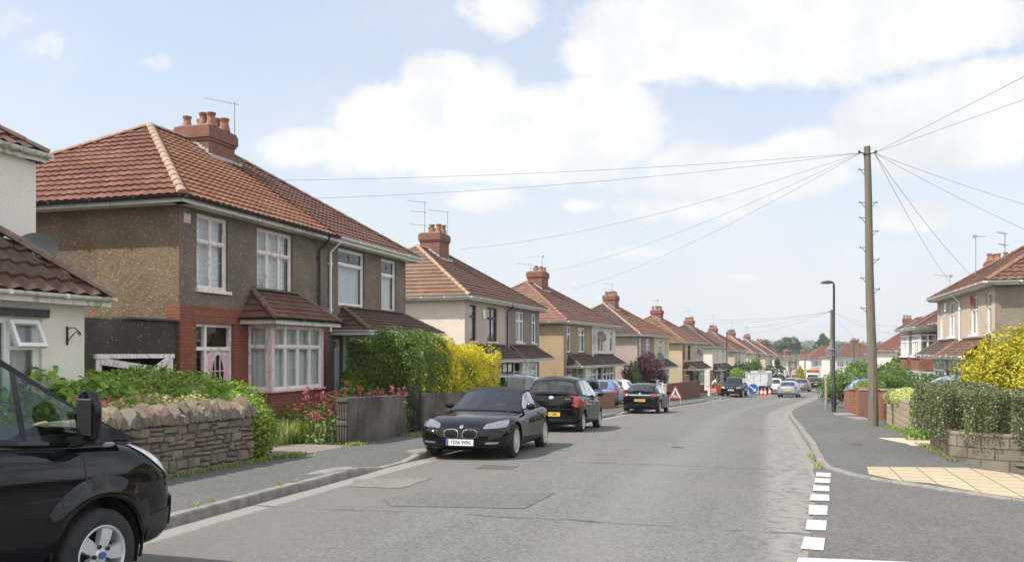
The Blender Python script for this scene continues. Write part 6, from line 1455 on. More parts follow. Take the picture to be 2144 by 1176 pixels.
class Patch:
    def __init__(s, me): s.b = BVHTree.FromPolygons([v.co.copy() for v in me.vertices], [tuple(p.vertices) for p in me.polygons])
    def pts(s, c, plane, n=8, off=.006, rnd=False):
        ax = {'F': (Vector((9, 0, 0)), Vector((-1, 0, 0))), 'B': (Vector((-9, 0, 0)), Vector((1, 0, 0))), 'L': (Vector((0, 9, 0)), Vector((0, -1, 0))), 'R': (Vector((0, -9, 0)), Vector((0, 1, 0))), 'T': (Vector((0, 0, 9)), Vector((0, 0, -1)))}[plane]
        rows = []
        for i in range(n+1):
            row = []
            for j in range(n+1):
                a, b = i/n, j/n
                if rnd:
                    p, q_ = 2*a-1, 2*b-1; a, b = .5+.5*p*math.sqrt(1-q_*q_/2*rnd), .5+.5*q_*math.sqrt(1-p*p/2*rnd)
                p0 = Vector(c[0]).lerp(Vector(c[1]), b); p1 = Vector(c[3]).lerp(Vector(c[2]), b); q2 = p0.lerp(p1, a)
                o = ax[0].copy()
                if plane in 'FB': o.y, o.z = q2
                elif plane in 'LR': o.x, o.z = q2
                else: o.x, o.y = q2
                loc, no, _, _ = s.b.ray_cast(o, ax[1])
                if loc is None:
                    loc, no, _, _ = s.b.find_nearest(o+ax[1]*8.0 if plane != 'T' else o+ax[1]*8)
                if no.dot(ax[1]) > 0: no = -no
                row.append(loc+no*off)
            rows.append(row)
        return rows
    def add(s, mb, c, plane, n=8, off=.006, rnd=False, m=0):
        rows = s.pts(c, plane, n, off, rnd); mb.grid(rows, m)
        # lip down to the body
        k = len(rows); ring = [rows[0][j] for j in range(k)]+[rows[i][k-1] for i in range(1, k)]+[rows[k-1][j] for j in range(k-2, -1, -1)]+[rows[i][0] for i in range(k-2, 0, -1)]
        ctr = sum(ring, Vector())/len(ring); d = {'F': (-1, 0, 0), 'B': (1, 0, 0), 'L': (0, -1, 0), 'R': (0, 1, 0), 'T': (0, 0, -1)}[plane]
        mb.grid([ring, [p+Vector(d)*(off+.012) for p in ring]], m, closed=True)
def wheel(parent, x, y, r, w, side, spokes=10, rim='alloy', rr=.70, style='spoke', steer=0):
    t = MB(); Mx = Matrix.Translation((x, y, r)) @ Matrix.Rotation(steer, 4, 'Z'); t.M = Mx; h = w/2
    t.lathe([(rr*r*.96, -h*.8), (rr*r, -h*.95), (r*.80, -h), (r*.95, -h*.86), (r, -h*.6), (r, -h*.2), (r*.988, -h*.17), (r*.988, -h*.10), (r, -h*.08), (r, h*.6), (r*.95, h*.86), (r*.80, h), (rr*r, h*.95), (rr*r*.96, h*.8)], 36, 'y', caps=False)
    o = t.build('wheel', M['rubber'], parent, 45)
    m = MB(); m.M = Mx; s = side; R_ = rr*r
    pr = [(R_*1.0, h*.93), (R_*.97, h*.97), (R_*.90, h*.90), (R_*.87, h*.55), (R_*.84, -h*.6)]
    m.lathe([(a, s*b) for a, b in pr], 36, 'y', caps=False)
    for k in range(spokes):
        a = 2*math.pi*k/spokes; ca, sa = math.cos(a), math.sin(a); tx, tz = -sa, ca
        def P(rad, off, yy): return (ca*rad+tx*off, s*yy, sa*rad+tz*off)
        if style == 'broad':
            w0, w1 = R_*.17, R_*.30
            ring = [P(R_*.20, -w0, h*.80), P(R_*.20, w0, h*.80), P(R_*.60, w1*.72, h*.86), P(R_*.95, w1*.80, h*.80), P(R_*.95, -w1*.80, h*.80), P(R_*.60, -w1*.72, h*.86)]; bk = [P(R_*.20, -w0, h*.4), P(R_*.20, w0, h*.4), P(R_*.60, w1*.8, h*.45), P(R_*.95, w1*.9, h*.4), P(R_*.95, -w1*.9, h*.4), P(R_*.60, -w1*.8, h*.45)]
            m.add(ring+bk, [(0, 1, 2, 5), (5, 2, 3, 4)]+[(i, (i+1) % 6, 6+(i+1) % 6, 6+i) for i in range(6)])
        else:
            w0, w1 = R_*.055, R_*.05
            v = [P(R_*.16, -w0*1.5, h*.82), P(R_*.16, w0*1.5, h*.82), P(R_*.93, w1, h*.86), P(R_*.93, -w1, h*.86), P(R_*.16, -w0*1.5, h*.5), P(R_*.16, w0*1.5, h*.5), P(R_*.93, w1, h*.55), P(R_*.93, -w1, h*.55)]
            m.add(v, [(0, 1, 2, 3), (0, 3, 7, 4), (1, 0, 4, 5), (2, 1, 5, 6)])
    m.lathe([(R_*.24, s*h*.5), (R_*.24, s*h*.84), (R_*.20, s*h*.90), (R_*.0, s*h*.90)], 20, 'y', caps=False)
    ri = m.build('rim', M[rim], o, 30); d = MB(); d.M = Mx; d.lathe([(R_*.95, s*h*.05), (0.001, s*h*.05)], 24, 'y', caps=False)
    if style == 'broad':
        for k in range(5): a = 2*math.pi*(k+.5)/5; d.lathe([(.016, s*h*.8), (.016, s*h*.96), (.0, s*h*.97)], 8, 'y', (math.cos(a)*R_*.31, 0, math.sin(a)*R_*.31), caps=False)
    d.build('brake_disc', M['trim'], o)
    return o
def oval(mb, c, n, u, v, a, b, m=0, th=.004, k=20):
    c, n, u, v = Vector(c), Vector(n), Vector(u), Vector(v); top = [c+n*th+u*a*math.cos(t)+v*b*math.sin(t) for t in np.linspace(0, 2*math.pi, k+1)[:-1]]; bot = [p-n*th*2 for p in top]
    mb.add(top+bot, [tuple(range(k))]+[((i+1) % k, i, k+i, k+(i+1) % k) for i in range(k)], m)
def car(name, label, cat, loc, yaw, sp, group=None, dz=None):
    sp = dict(sp); L, W, H = sp['L'], sp['W'], sp['H']; W2 = W/2; xf = L/2-sp['fo']; sp['axles'] = (xf, xf-sp['wb']); f = fwd(yaw); loc = Vector(loc)
    zf, zr = G(loc.y+f.y*sp['wb']/2), G(loc.y-f.y*sp['wb']/2)
    root = thing(name, label, cat, (loc.x, loc.y, (zf+zr)/2+.015+(sp.get('lift', 0) if dz is None else dz)), 0, group); root.rotation_euler = (sp.get('roll', 0), -math.atan2(zf-zr, sp['wb']), yaw)
    me = loft_body(sp); body = newmesh_obj('body', me, root); pt = Patch(me); X = lambda d: L/2-d
    st = sp['st']; ds = [s[0] for s in st]
    belt = lambda d: float(np.interp(d, ds, [s[2]+.1*(s[3]-s[2]) for s in st]))
    # cabin
    cb = sp['cab']; cd = [c[0] for c in cb]; d0, d1, d2, d3 = cb[0][0], cb[1][0], cb[-2][0], cb[-1][0]
    zt_ = lambda d: float(np.interp(d, cd, [c[1] for c in cb])); yt_ = lambda d: float(np.interp(d, cd, [c[2]*W2 for c in cb])); hb = sp.get('hb', .90)
    def yb_(d): return float(np.interp(d, ds, [s[4] for s in st]))*W2*hb
    wins = sp['win']; mg = .05
    brk = sorted(set([round(v, 4) for v in cd+[d0+mg, d1-mg*.8, d2+mg*.8, d3-mg]+[w for q_ in wins for w in q_]+list(np.linspace(d0, d3, 14)) if d0 <= v <= d3]))
    Cp, Cg, Cw = MB(), MB(), MB(); fr = [0, .06, .90, 1]; S_ = [-1, -.93, -.6, -.2, .2, .6, .93, 1]; bow = sp.get('bow', .13)
    def side(d, f_, sg):
        z0, z1 = min(belt(d), zt_(d))-.012, zt_(d)-.03; yy = yb_(d)+(min(yt_(d), yb_(d))-yb_(d))*f_; blg = .018*math.sin(math.pi*f_)
        bx = 0
        return Vector((X(d)+bx, sg*(yy+blg), z0+(z1-z0)*f_))
    def top(d, s): 
        y = yt_(d) if zt_(d)-belt(d) > .05 else yb_(d); wgt = max(0, 1-(d-d0)/max(.01, d1-d0)); wr = max(0, 1-(d3-d)/max(.01, d3-d2))
        return Vector((X(d)+bow*(1-s*s)*wgt-bow*.6*(1-s*s)*wr, s*min(y, yb_(d)), zt_(d)-.03*abs(s)**4+.035*(1-s*s)*(1-wgt)))
    for i in range(len(brk)-1):
        a, b = brk[i], brk[i+1]; c = (a+b)/2
        for sg in (1, -1):
            for j in range(3):
                g = j == 1 and any(w0 <= c <= w1 for w0, w1 in wins); q_ = [side(a, fr[j], sg), side(a, fr[j+1], sg), side(b, fr[j+1], sg), side(b, fr[j], sg)]
                (Cg if g else Cp).add(q_ if sg > 0 else q_[::-1], [(0, 1, 2, 3)])
            # cant rail between side and roof
            q_ = [side(a, 1, sg), top(a, sg), top(b, sg), side(b, 1, sg)]; Cp.add(q_ if sg > 0 else q_[::-1], [(0, 1, 2, 3)])
        for j in range(7):
            g = 1 <= j <= 5 and (d0+mg <= c <= d1-mg*.8 or (sp.get('rearglass', True) and d2+mg*.8 <= c <= d3-mg))
            (Cw if g else Cp).add([top(a, S_[j]), top(b, S_[j]), top(b, S_[j+1]), top(a, S_[j+1])], [(0, 1, 2, 3)][::1])
    for B_ in (Cp, Cg, Cw):
        pass
    cab = Cp.build('roof', M[sp.get('top', sp['paint'])], root, 30); gl = M[sp.get('glass', 'carglass')]
    wn = Cw.build('windscreen', gl, root, 60)
    for sg in (1, -1):
        h_ = MB(); h_.v = Cg.v; h_.f = [f_ for f_ in Cg.f if Cg.v[f_[0]][1]*sg > 0]; h_.m = [0]*len(h_.f); me_ = h_.mesh('side_window', gl); bm = bmesh.new(); bm.from_mesh(me_); bmesh.ops.delete(bm, geom=[v for v in bm.verts if not v.link_faces], context='VERTS'); bmesh.ops.remove_doubles(bm, verts=bm.verts[:], dist=1e-4); bm.to_mesh(me_); bm.free(); newmesh_obj('side_window', me_, root)
    # interior
    s = MB(); zf_ = belt((d0+d3)/2)
    for dd in sp.get('seats', (d1+.35,)):
        for yy in (-.36, .36): s.cbox(X(dd)-.06, X(dd)+.06, yy-.23, yy+.23, zf_-.3, zf_+.10, .03); s.cbox(X(dd)-.05, X(dd)+.05, yy-.11, yy+.11, zf_+.10, min(zf_+.30, H-.12), .03)
    s.build('seat', M['seat'], root)
    # wheels and dark arches
    ar = MB()
    for k, x in enumerate(sp['axles']):
        for sg in (1, -1):
            wheel(root, x, sg*(W2-.125-sp.get('inset', .01)), sp['r'], sp.get('tw', .205), sg, sp.get('spokes', 10), sp.get('rim', 'alloy'), sp.get('rr', .70), sp.get('wstyle', 'spoke'), sp.get('steer', 0) if k == 0 else 0)
            rr_ = sp['r']+sp.get('gap', .045)-.004; A_ = np.linspace(-.35, math.pi+.35, 18)
            ar.grid([[(x+rr_*math.cos(t), sg*yy, sp['r']+.01+rr_*math.sin(t)) for t in A_] for yy in (W2-.29, W2-.04)]); ar.add([(x+rr_*math.cos(t), sg*(W2-.285), sp['r']+.01+rr_*math.sin(t)) for t in A_], [tuple(range(18))])
    ar.build('wheel_arch', M['trim'], root)
    # lamps, grilles, plates, trims
    def both(c): return [c, [(-a, b) for a, b in c]]
    for nm, lst in sp.get('patch', {}).items():
        for (c, plane, mat, *ex) in lst:
            rnd = ex[0] if ex else False; off = ex[1] if len(ex) > 1 else .006; n = ex[2] if len(ex) > 2 else 8
            cs = both(c) if plane in 'FBT' and not (ex and len(ex) > 3 and ex[3] == 'one') else [c]; pl = [plane]*len(cs)
            if plane == 'S': cs = [c, c]; pl = ['L', 'R']
            for cc, p_ in zip(cs, pl):
                mb = MB(); pt.add(mb, cc, p_, n, off, rnd); mb.build(nm, M[mat], root, 40)
    for (end, z, mat, txt, *pw) in sp.get('plates', []):
        r_ = pt.pts([(0, z), (.01, z), (.01, z+.01), (0, z+.01)], end, 1, 0)[0][0]; sg = 1 if end == 'F' else -1; x = r_.x+sg*.022; hw_ = .26
        mb = MB(); mb.box(min(x-sg*.03, x), max(x-sg*.03, x), -hw_, hw_, z-.056, z+.056); o = mb.build('number_plate', M[mat], root)
        if txt: text('plate_lettering', txt, .098, M['ink'], o, (x+sg*.001, (.02 if sg > 0 else -.02), z), (R(90), 0, R(90*sg)), .0015, sx=.80, bold=.0012)
        e = MB(); ys = (-hw_+.002, -hw_+.045) if sg > 0 else (hw_-.045, hw_-.002); e.box(min(x, x+sg*.002), max(x, x+sg*.002), ys[0], ys[1], z-.054, z+.054)
        if txt: e.build('country_band', M['euro'], o)
    # mirrors, handles, shut lines
    if sp.get('mirror', True):
        for sg in (1, -1):
            dd = d0+.28 if 'mir' not in sp else sp['mir']; y = yb_(dd); z = belt(dd)+.09; m = MB()
            m.lathe([(.0, -.10), (.06, -.085), (.082, -.03), (.085, .03), (.055, .085), (.0, .095)], 12, 'y', (0, 0, 0), caps=False)
            for i in range(len(m.v)): vx, vy, vz = m.v[i]; m.v[i] = (X(dd)+vx*.75, sg*(y+.12)+vy, z+vz*.78)
            m.bar((X(dd)+.02, sg*(y-.02), z-.06), (X(dd), sg*(y+.08), z-.03), .05, .03); m.build('door_mirror', M[sp.get('mirmat', sp['paint'])], root, 50)
    hl = MB()
    for dd in sp.get('handles', []):
        for p_ in 'LR': pt.add(hl, [(X(dd)-.08, belt(dd)-.13), (X(dd)+.08, belt(dd)-.12), (X(dd)+.08, belt(dd)-.09), (X(dd)-.08, belt(dd)-.10)], p_, 3, .02)
    if hl.f: hl.build('door_handle', M[sp.get('hmat', sp['paint'])], root, 40)
    sh = MB()
    for (da, za, db, zb) in sp.get('shut', []):
        for p_ in 'LR': pt.add(sh, [(X(da)-.005, za), (X(da)+.005, za), (X(db)+.005, zb), (X(db)-.005, zb)], p_, 12, .0035)
    if sh.f: sh.build('shut_line', M['trim'], root, 40)
    return root, pt
def sh2(d1_, d2_, z0=.28, z1=.86): return [(d1_, z0, d1_, z1), (d2_, z0, d2_-.02, z1)]
ROADSTER = dict(L=4.09, W=1.80, H=1.29, wb=2.495, fo=.80, r=.318, paint='p_black', top='p_soft', hb=.86, inset=.0, gap=.05, lift=0,
    st=[(0, .26, .45, .50, .60), (.07, .20, .56, .60, .80), (.22, .17, .64, .69, .92), (.5, .15, .73, .76, .985), (.82, .15, .79, .80, 1.0), (1.2, .15, .80, .835, .985), (1.6, .15, .81, .865, .965), (1.85, .15, .83, .87, .965), (2.4, .15, .86, .86, .975), (2.9, .15, .89, .88, 1.0), (3.3, .16, .90, .90, 1.01), (3.7, .20, .87, .90, .96), (3.98, .28, .82, .88, .84), (4.09, .40, .72, .80, .70)],
    cab=[(1.60, .86, .84), (2.28, 1.235, .655), (2.6, 1.285, .66), (2.95, 1.26, .66), (3.15, 1.17, .66), (3.48, .90, .74)], win=[(1.86, 2.86)], seats=(2.75,), spokes=10, steer=.0,
    patch={'headlight': [([(.40, .565), (.83, .60), (.80, .74), (.44, .655)], 'F', 'lamp', .5, .006)], 'grille': [([(.035, .39), (.30, .40), (.33, .55), (.045, .56)], 'F', 'steel', .7, .012), ([(.043, .396), (.294, .406), (.323, .545), (.053, .555)], 'F', 'void', .7, .018)]+[([(.075+.033*k, .408), (.083+.033*k, .409), (.088+.034*k, .543), (.080+.034*k, .543)], 'F', 'iron', False, .020, 3) for k in range(7)],
        'air_intake': [([(-.42, .175), (.42, .175), (.40, .225), (-.40, .225)], 'F', 'void', .2, .004, 8, 'one')], 'fog_light': [([(.47, .30), (.70, .31), (.72, .345), (.48, .335)], 'F', 'chrome', .3, .006)], 'tail_light': [([(.50, .62), (.78, .64), (.78, .78), (.52, .75)], 'B', 'tail', .3)],
        'badge': [([(-.035, .575), (.035, .575), (.035, .635), (-.035, .635)], 'F', 'chrome', 1, .008, 8, 'one'), ([(-.016, .590), (.016, .590), (.016, .620), (-.016, .620)], 'F', 'badge_blue', 1, .011, 8, 'one')]},
    plates=[('F', .325, 'pl_white', 'YD56 WBG')], handles=(2.72,), mirmat='p_black', mir=1.95)
HATCH = dict(L=3.75, W=1.695, H=1.53, wb=2.46, fo=.72, r=.295, paint='p_black', hb=.93,
    st=[(0, .30, .50, .55, .66), (.08, .22, .62, .68, .84), (.3, .18, .76, .82, .95), (.7, .17, .87, .95, .99), (1.1, .17, .93, 1.02, 1.0), (1.6, .17, .96, 1.0, 1.0), (2.4, .17, .99, 1.0, 1.0), (3.0, .18, 1.03, 1.04, 1.0), (3.4, .20, 1.06, 1.07, .98), (3.66, .24, 1.06, 1.08, .94), (3.75, .34, .94, .99, .87)],
    cab=[(.88, .98, .90), (1.72, 1.44, .72), (2.1, 1.50, .735), (2.6, 1.525, .735), (3.1, 1.49, .72), (3.32, 1.43, .70), (3.66, 1.03, .80)], win=[(1.2, 1.95), (2.02, 2.62), (2.69, 3.12)], seats=(2.0, 2.85), spokes=8,
    shut=sh2(1.25, 2.0)+[(2.68, .3, 2.72, .95)], handles=(1.85, 2.6),
    patch={'headlight': [([(.44, .58), (.76, .62), (.74, .82), (.48, .72)], 'F', 'lamp', .4)], 'tail_light': [([(.60, .72), (.85, .69), (.84, 1.045), (.66, 1.045)], 'B', 'tail', .35, .008), ([(-1.86, .73), (-1.74, .73), (-1.68, 1.02), (-1.82, 1.03)], 'S', 'tail', .3, .007)],
        'bumper_strip': [([(-.72, .30), (.72, .30), (.70, .37), (-.70, .37)], 'B', 'trim', .1, .006, 8, 'one')], 'badge': [([(-.07, .92), (.07, .92), (.07, 1.0), (-.07, 1.0)], 'B', 'chrome', 1, .007, 8, 'one'), ([(-.055, .932), (.055, .932), (.055, .988), (-.055, .988)], 'B', 'p_black', 1, .009, 8, 'one'), ([(-.02, .93), (.02, .93), (.02, .99), (-.02, .99)], 'B', 'chrome', 1, .011, 8, 'one'), ([(-.05, .955), (.05, .955), (.05, .985), (-.05, .985)], 'B', 'chrome', 1, .011, 8, 'one')],
        'hatch_line': [([(-.58, .64), (.58, .64), (.58, .652), (-.58, .652)], 'B', 'trim', False, .003, 8, 'one')]})
COUPE = dict(HATCH, L=4.29, W=1.755, H=1.42, wb=2.61, fo=.90, r=.32,
    st=[(0, .30, .50, .55, .62), (.1, .22, .62, .67, .82), (.4, .18, .74, .80, .95), (.9, .17, .82, .90, .99), (1.3, .17, .87, .96, 1.0), (2.0, .17, .90, .93, 1.0), (2.8, .17, .94, .95, 1.0), (3.4, .18, .97, 1.0, .99), (3.9, .21, .97, 1.02, .95), (4.18, .26, .93, 1.0, .88), (4.29, .36, .82, .88, .80)],
    cab=[(1.20, .93, .88), (2.05, 1.36, .68), (2.5, 1.415, .69), (3.0, 1.40, .68), (3.5, 1.31, .65), (4.08, 1.01, .72)], win=[(1.6, 2.62), (2.7, 3.4)], seats=(2.4, 3.2), spokes=10, shut=sh2(1.6, 2.68, .28, .85), handles=(2.5,),
    patch={'headlight': [([(.42, .56), (.78, .60), (.78, .74), (.46, .68)], 'F', 'lamp', .4)], 'tail_light': [([(.50, .80), (.84, .78), (.83, .93), (.56, .93)], 'B', 'tail', .5, .008), ([(-2.12, .80), (-1.92, .82), (-1.88, .93), (-2.06, .94)], 'S', 'tail', .4, .007)],
        'chrome_strip': [([(-.52, .845), (.52, .845), (.50, .875), (-.50, .875)], 'B', 'chrome', .1, .010, 8, 'one')], 'badge': [([(-.05, .90), (.05, .90), (.05, .99), (-.05, .99)], 'B', 'chrome', 1, .010, 8, 'one')], 'bumper_strip': [([(-.76, .40), (.76, .40), (.75, .43), (-.75, .43)], 'B', 'trim', .1, .006, 8, 'one')], 'reflector': [([(.52, .33), (.70, .34), (.70, .37), (.52, .36)], 'B', 'tail', .2)]})
SALOON = dict(COUPE, L=4.5, W=1.76, H=1.45, paint='p_brown',
    cab=[(1.25, .95, .88), (2.0, 1.38, .69), (2.4, 1.44, .70), (3.0, 1.44, .70), (3.35, 1.37, .68), (3.95, 1.03, .76)], st=[(0, .30, .50, .55, .64), (.1, .22, .62, .67, .82), (.4, .18, .76, .82, .95), (.9, .17, .84, .92, .99), (1.3, .17, .89, .97, 1.0), (2.2, .17, .93, .95, 1.0), (3.2, .18, .97, .99, 1.0), (3.9, .2, .98, 1.04, .97), (4.3, .24, .97, 1.03, .90), (4.44, .28, .92, .98, .84), (4.5, .38, .8, .86, .78)], win=[(1.62, 2.3), (2.38, 3.1), (3.16, 3.45)], seats=(2.2, 3.0), shut=sh2(1.6, 2.34, .28, .9)+[(3.1, .3, 3.12, .92)])
SUV = dict(HATCH, L=4.67, W=1.87, H=1.71, wb=2.82, fo=.82, r=.37, tw=.255,
    st=[(0, .40, .70, .76, .68), (.08, .30, .84, .92, .86), (.3, .26, .98, 1.04, .96), (.9, .25, 1.05, 1.12, 1.0), (1.4, .25, 1.08, 1.16, 1.0), (2.4, .25, 1.10, 1.12, 1.0), (3.4, .25, 1.13, 1.15, 1.0), (4.3, .28, 1.13, 1.18, .96), (4.58, .34, 1.08, 1.14, .90), (4.67, .44, .95, 1.02, .82)],
    cab=[(1.30, 1.13, .86), (2.05, 1.60, .70), (2.5, 1.68, .72), (3.2, 1.69, .72), (3.9, 1.64, .70), (4.2, 1.56, .68), (4.56, 1.14, .78)], win=[(1.65, 2.42), (2.5, 3.3), (3.38, 4.0)], seats=(2.4, 3.4), spokes=7, shut=sh2(1.6, 2.46, .42, 1.05), handles=(2.3, 3.2),
    patch={'headlight': [([(.45, .72), (.86, .72), (.85, .90), (.48, .87)], 'F', 'lamp', .4)], 'grille': [([(.04, .70), (.30, .71), (.32, .85), (.05, .86)], 'F', 'steel', .6, .010), ([(.052, .71), (.288, .72), (.308, .84), (.062, .85)], 'F', 'void', .6, .016)], 'air_intake': [([(-.7, .40), (.7, .40), (.66, .50), (-.66, .50)], 'F', 'trim', .2, .006, 8, 'one')],
        'tail_light': [([(.62, .86), (.90, .84), (.88, 1.12), (.66, 1.10)], 'B', 'tail', .35, .008)]})
def at(u, y): return ((u-1072)/FPX*y, y, 0)
def away(y, extra=0): return math.pi/2-math.atan(tanh_(y))+extra
def toward(y, extra=0): return away(y)+math.pi+extra
PARK = 'cars parked along the left kerb'
car('parked_sports_car', 'glossy black two-seat sports car with soft top and twin kidney grilles', 'car', (-.44, 17.75, 0), toward(17, .03), ROADSTER, PARK)
hx, hpt = car('parked_hatchback', 'black five-door hatchback seen from behind, parked behind the sports car', 'car', (1.60, 25.6, 0), away(25), dict(HATCH, plates=[('B', .50, 'pl_yellow', 'BT11 HBC')], hmat='p_black', mirmat='p_black', steer=.0), PARK)
mb = MB(); mb.bar((-1.72, -.02, 1.10), (-1.60, .50, 1.17), .03, .02, (1, 0, 0)); mb.lathe([(.03, 0), (.03, .03)], 8, 'x', (-1.75, 0, 1.09)); mb.build('rear_wiper', M['trim'], hx)
mb = MB(); mb.tube([(-1.35, 0, 1.52), (-1.52, 0, 1.74)], .006, 5); mb.build('roof_aerial', M['trim'], hx)
mb = MB(); mb.tube([(-1.70, .45, .24), (-1.92, .45, .23)], .035, 10, caps=False); mb.build('exhaust_pipe', M['steel'], hx)
mb = MB(); mb.box(-1.885, -1.868, -.56, -.40, .905, .945); mb.build('boot_badge', M['chrome'], hx)
car('parked_coupe', 'black three-door coupe with a chrome boot strip by the roadworks triangle', 'car', (6.55, 41.7, 0), away(41), dict(COUPE, plates=[('B', .62, 'pl_yellow', 'WJ07 RWS')]), PARK)
car('parked_suv', 'dark four-wheel-drive with kidney grilles and silver bonnet reflections facing us', 'car', S(76.0, -.15), toward(76), dict(SUV, plates=[('F', .60, 'pl_white', 'YE03 XWV')], lift=.05), PARK)
car('parked_estate', 'dark slate blue car nosed into a drive behind the yellow hedge', 'car', S(33.0, -4.45), away(31)+math.pi/2, dict(SUV, paint='p_slate', H=1.62, L=4.4, lift=.0), None, .03)
car('parked_hatchback', 'mid blue hatchback in a drive behind a brick wall and shrub', 'car', S(47.6, -3.9), away(47)+math.pi/2, dict(HATCH, paint='p_blue'), None, .1)
car('parked_hatchback', 'white hatchback in a drive just behind the mid blue one', 'car', S(53.2, -4.6), away(53)+math.pi/2, dict(HATCH, paint='p_white'), None, .1)
car('parked_people_carrier', 'pale sage people carrier facing us over a buff brick wall', 'car', S(60.6, -3.7), toward(60), dict(HATCH, paint='p_sage', H=1.6, L=4.0), None, .12)
car('parked_crossover', 'white car facing us beside the tipper lorry and cones', 'car', S(91, 1.55), toward(91), dict(HATCH, paint='p_white', L=4.1, W=1.76, plates=[('F', .42, 'pl_white', None)]), PARK)
car('silver_coupe', 'silver blue coupe driving away in the middle of the road', 'car', (24.5, 75.9, 0), away(76), dict(COUPE, paint='p_silver', L=3.92, H=1.36, wb=2.49, plates=[('B', .62, 'pl_yellow', None)]))
car('brown_saloon', 'brown-grey car behind the silver coupe, tail towards us', 'car', (32.6, 96.5, 0), away(97), dict(SALOON, plates=[('B', .62, 'pl_yellow', None)]))
car('black_saloon', 'black saloon farthest ahead in the lane, tail towards us', 'car', (42.2, 119, 0), away(119), dict(SALOON, paint='p_black', plates=[('B', .62, 'pl_yellow', None)]))
car('parked_hatchback', 'pale blue-grey car facing us just beyond the silver coupe', 'car', S(104, 2.1), toward(104), dict(HATCH, paint='p_silver'), PARK)
car('parked_saloon', 'dark grey car in the parked row beyond the pale blue-grey one', 'car', S(117, 1.6), toward(117), dict(SALOON, paint='p_grey'), PARK)
car('parked_saloon', 'small black car far down the left kerb by the white-flowering bush', 'car', S(113, -2.0), toward(113), dict(HATCH, paint='p_grey'), PARK)
car('parked_hatchback', 'dark car between the brown-grey saloon and black saloon', 'car', S(128, 3.0), away(128), dict(HATCH, paint='p_slate'), None)
car('parked_hatchback', 'blue car with its tail to the road behind the lamp post', 'car', SR(44.6, 4.4), away(44)-math.pi/2, dict(HATCH, paint='p_blue'), None, .12)
rx, _ = car('parked_estate', 'blue estate car with black roof bars half hidden by hedges on the right', 'car', (13.75, 25.0, 0), away(25)-math.pi/2, dict(SALOON, paint='p_blue', H=1.5), None, .14)
mb = MB()
for yy in (-.56, .56): mb.tube([(-.3, yy, 1.50), (-.75, yy, 1.52)], .02, 6)
for xx in (.05, -.85):
    mb.bar((xx, -.66, 1.57), (xx, .66, 1.57), .05, .035)
    for yy in (-.6, .6): mb.box(xx-.03, xx+.03, yy-.03, yy+.03, 1.36, 1.57)
mb.build('roof_bar', M['trim'], rx)
# ---- the black van close on the left
VA = math.pi/2-math.atan(.36); vf = fwd(VA)
VAN = dict(L=4.97, W=1.99, H=1.98, wb=2.93, fo=1.0, r=.345, tw=.225, paint='p_navy', hb=.955, gap=.085, sub=3, inset=-.035, glass='vanglass', bow=.22, rr=.655, spokes=5, wstyle='broad', mirror=False, rearglass=True,
    st=[(0.0, .42, .60, .66, .60), (.05, .30, .76, .84, .77), (.18, .27, .95, 1.03, .90), (.40, .26, 1.08, 1.15, .965), (.72, .26, 1.155, 1.21, .99), (1.05, .26, 1.175, 1.23, 1.0), (1.45, .26, 1.21, 1.24, 1.0), (2.1, .26, 1.27, 1.28, 1.0), (3.4, .27, 1.30, 1.30, 1.0), (4.6, .28, 1.30, 1.30, .99), (4.9, .32, 1.25, 1.25, .96), (4.97, .42, 1.1, 1.1, .92)],
    cab=[(.68, 1.20, .93), (1.80, 1.90, .80), (2.2, 1.955, .81), (2.9, 1.965, .81), (4.3, 1.965, .81), (4.75, 1.93, .80), (4.93, 1.27, .90)], win=[(1.16, 1.60), (1.65, 2.22), (2.4, 3.3)], seats=(2.35,), shut=[(1.15, .33, 1.13, 1.16), (1.157, .33, 1.137, 1.16), (2.3, .3, 2.3, 1.22)], handles=(2.15,),
    patch={'lower_trim': [([(.53, .30), (.97, .30), (.97, .40), (.55, .40)], 'S', 'trim', .1, .004)]})
vloc = Vector((-3.14, 6.43, 0))+vf*(1.0-4.97/2)+Vector((-vf.y, vf.x, 0))*(.995-.08)
vr, vp = car('parked_van', 'large glossy black van in the left foreground, cut off by the picture edge', 'van', vloc, VA, VAN)
vx = lambda d: 4.97/2-d
def vpart(nm, mat, items, sm=40):
    mb = MB()
    for c, pl, *ex in items: vp.add(mb, [(vx(a), b) if pl in 'LR' else (a, b) for a, b in c], pl, ex[2] if len(ex) > 2 else 10, ex[1] if len(ex) > 1 else .006, ex[0] if ex else False)
    return mb.build(nm, M[mat], vr, sm)
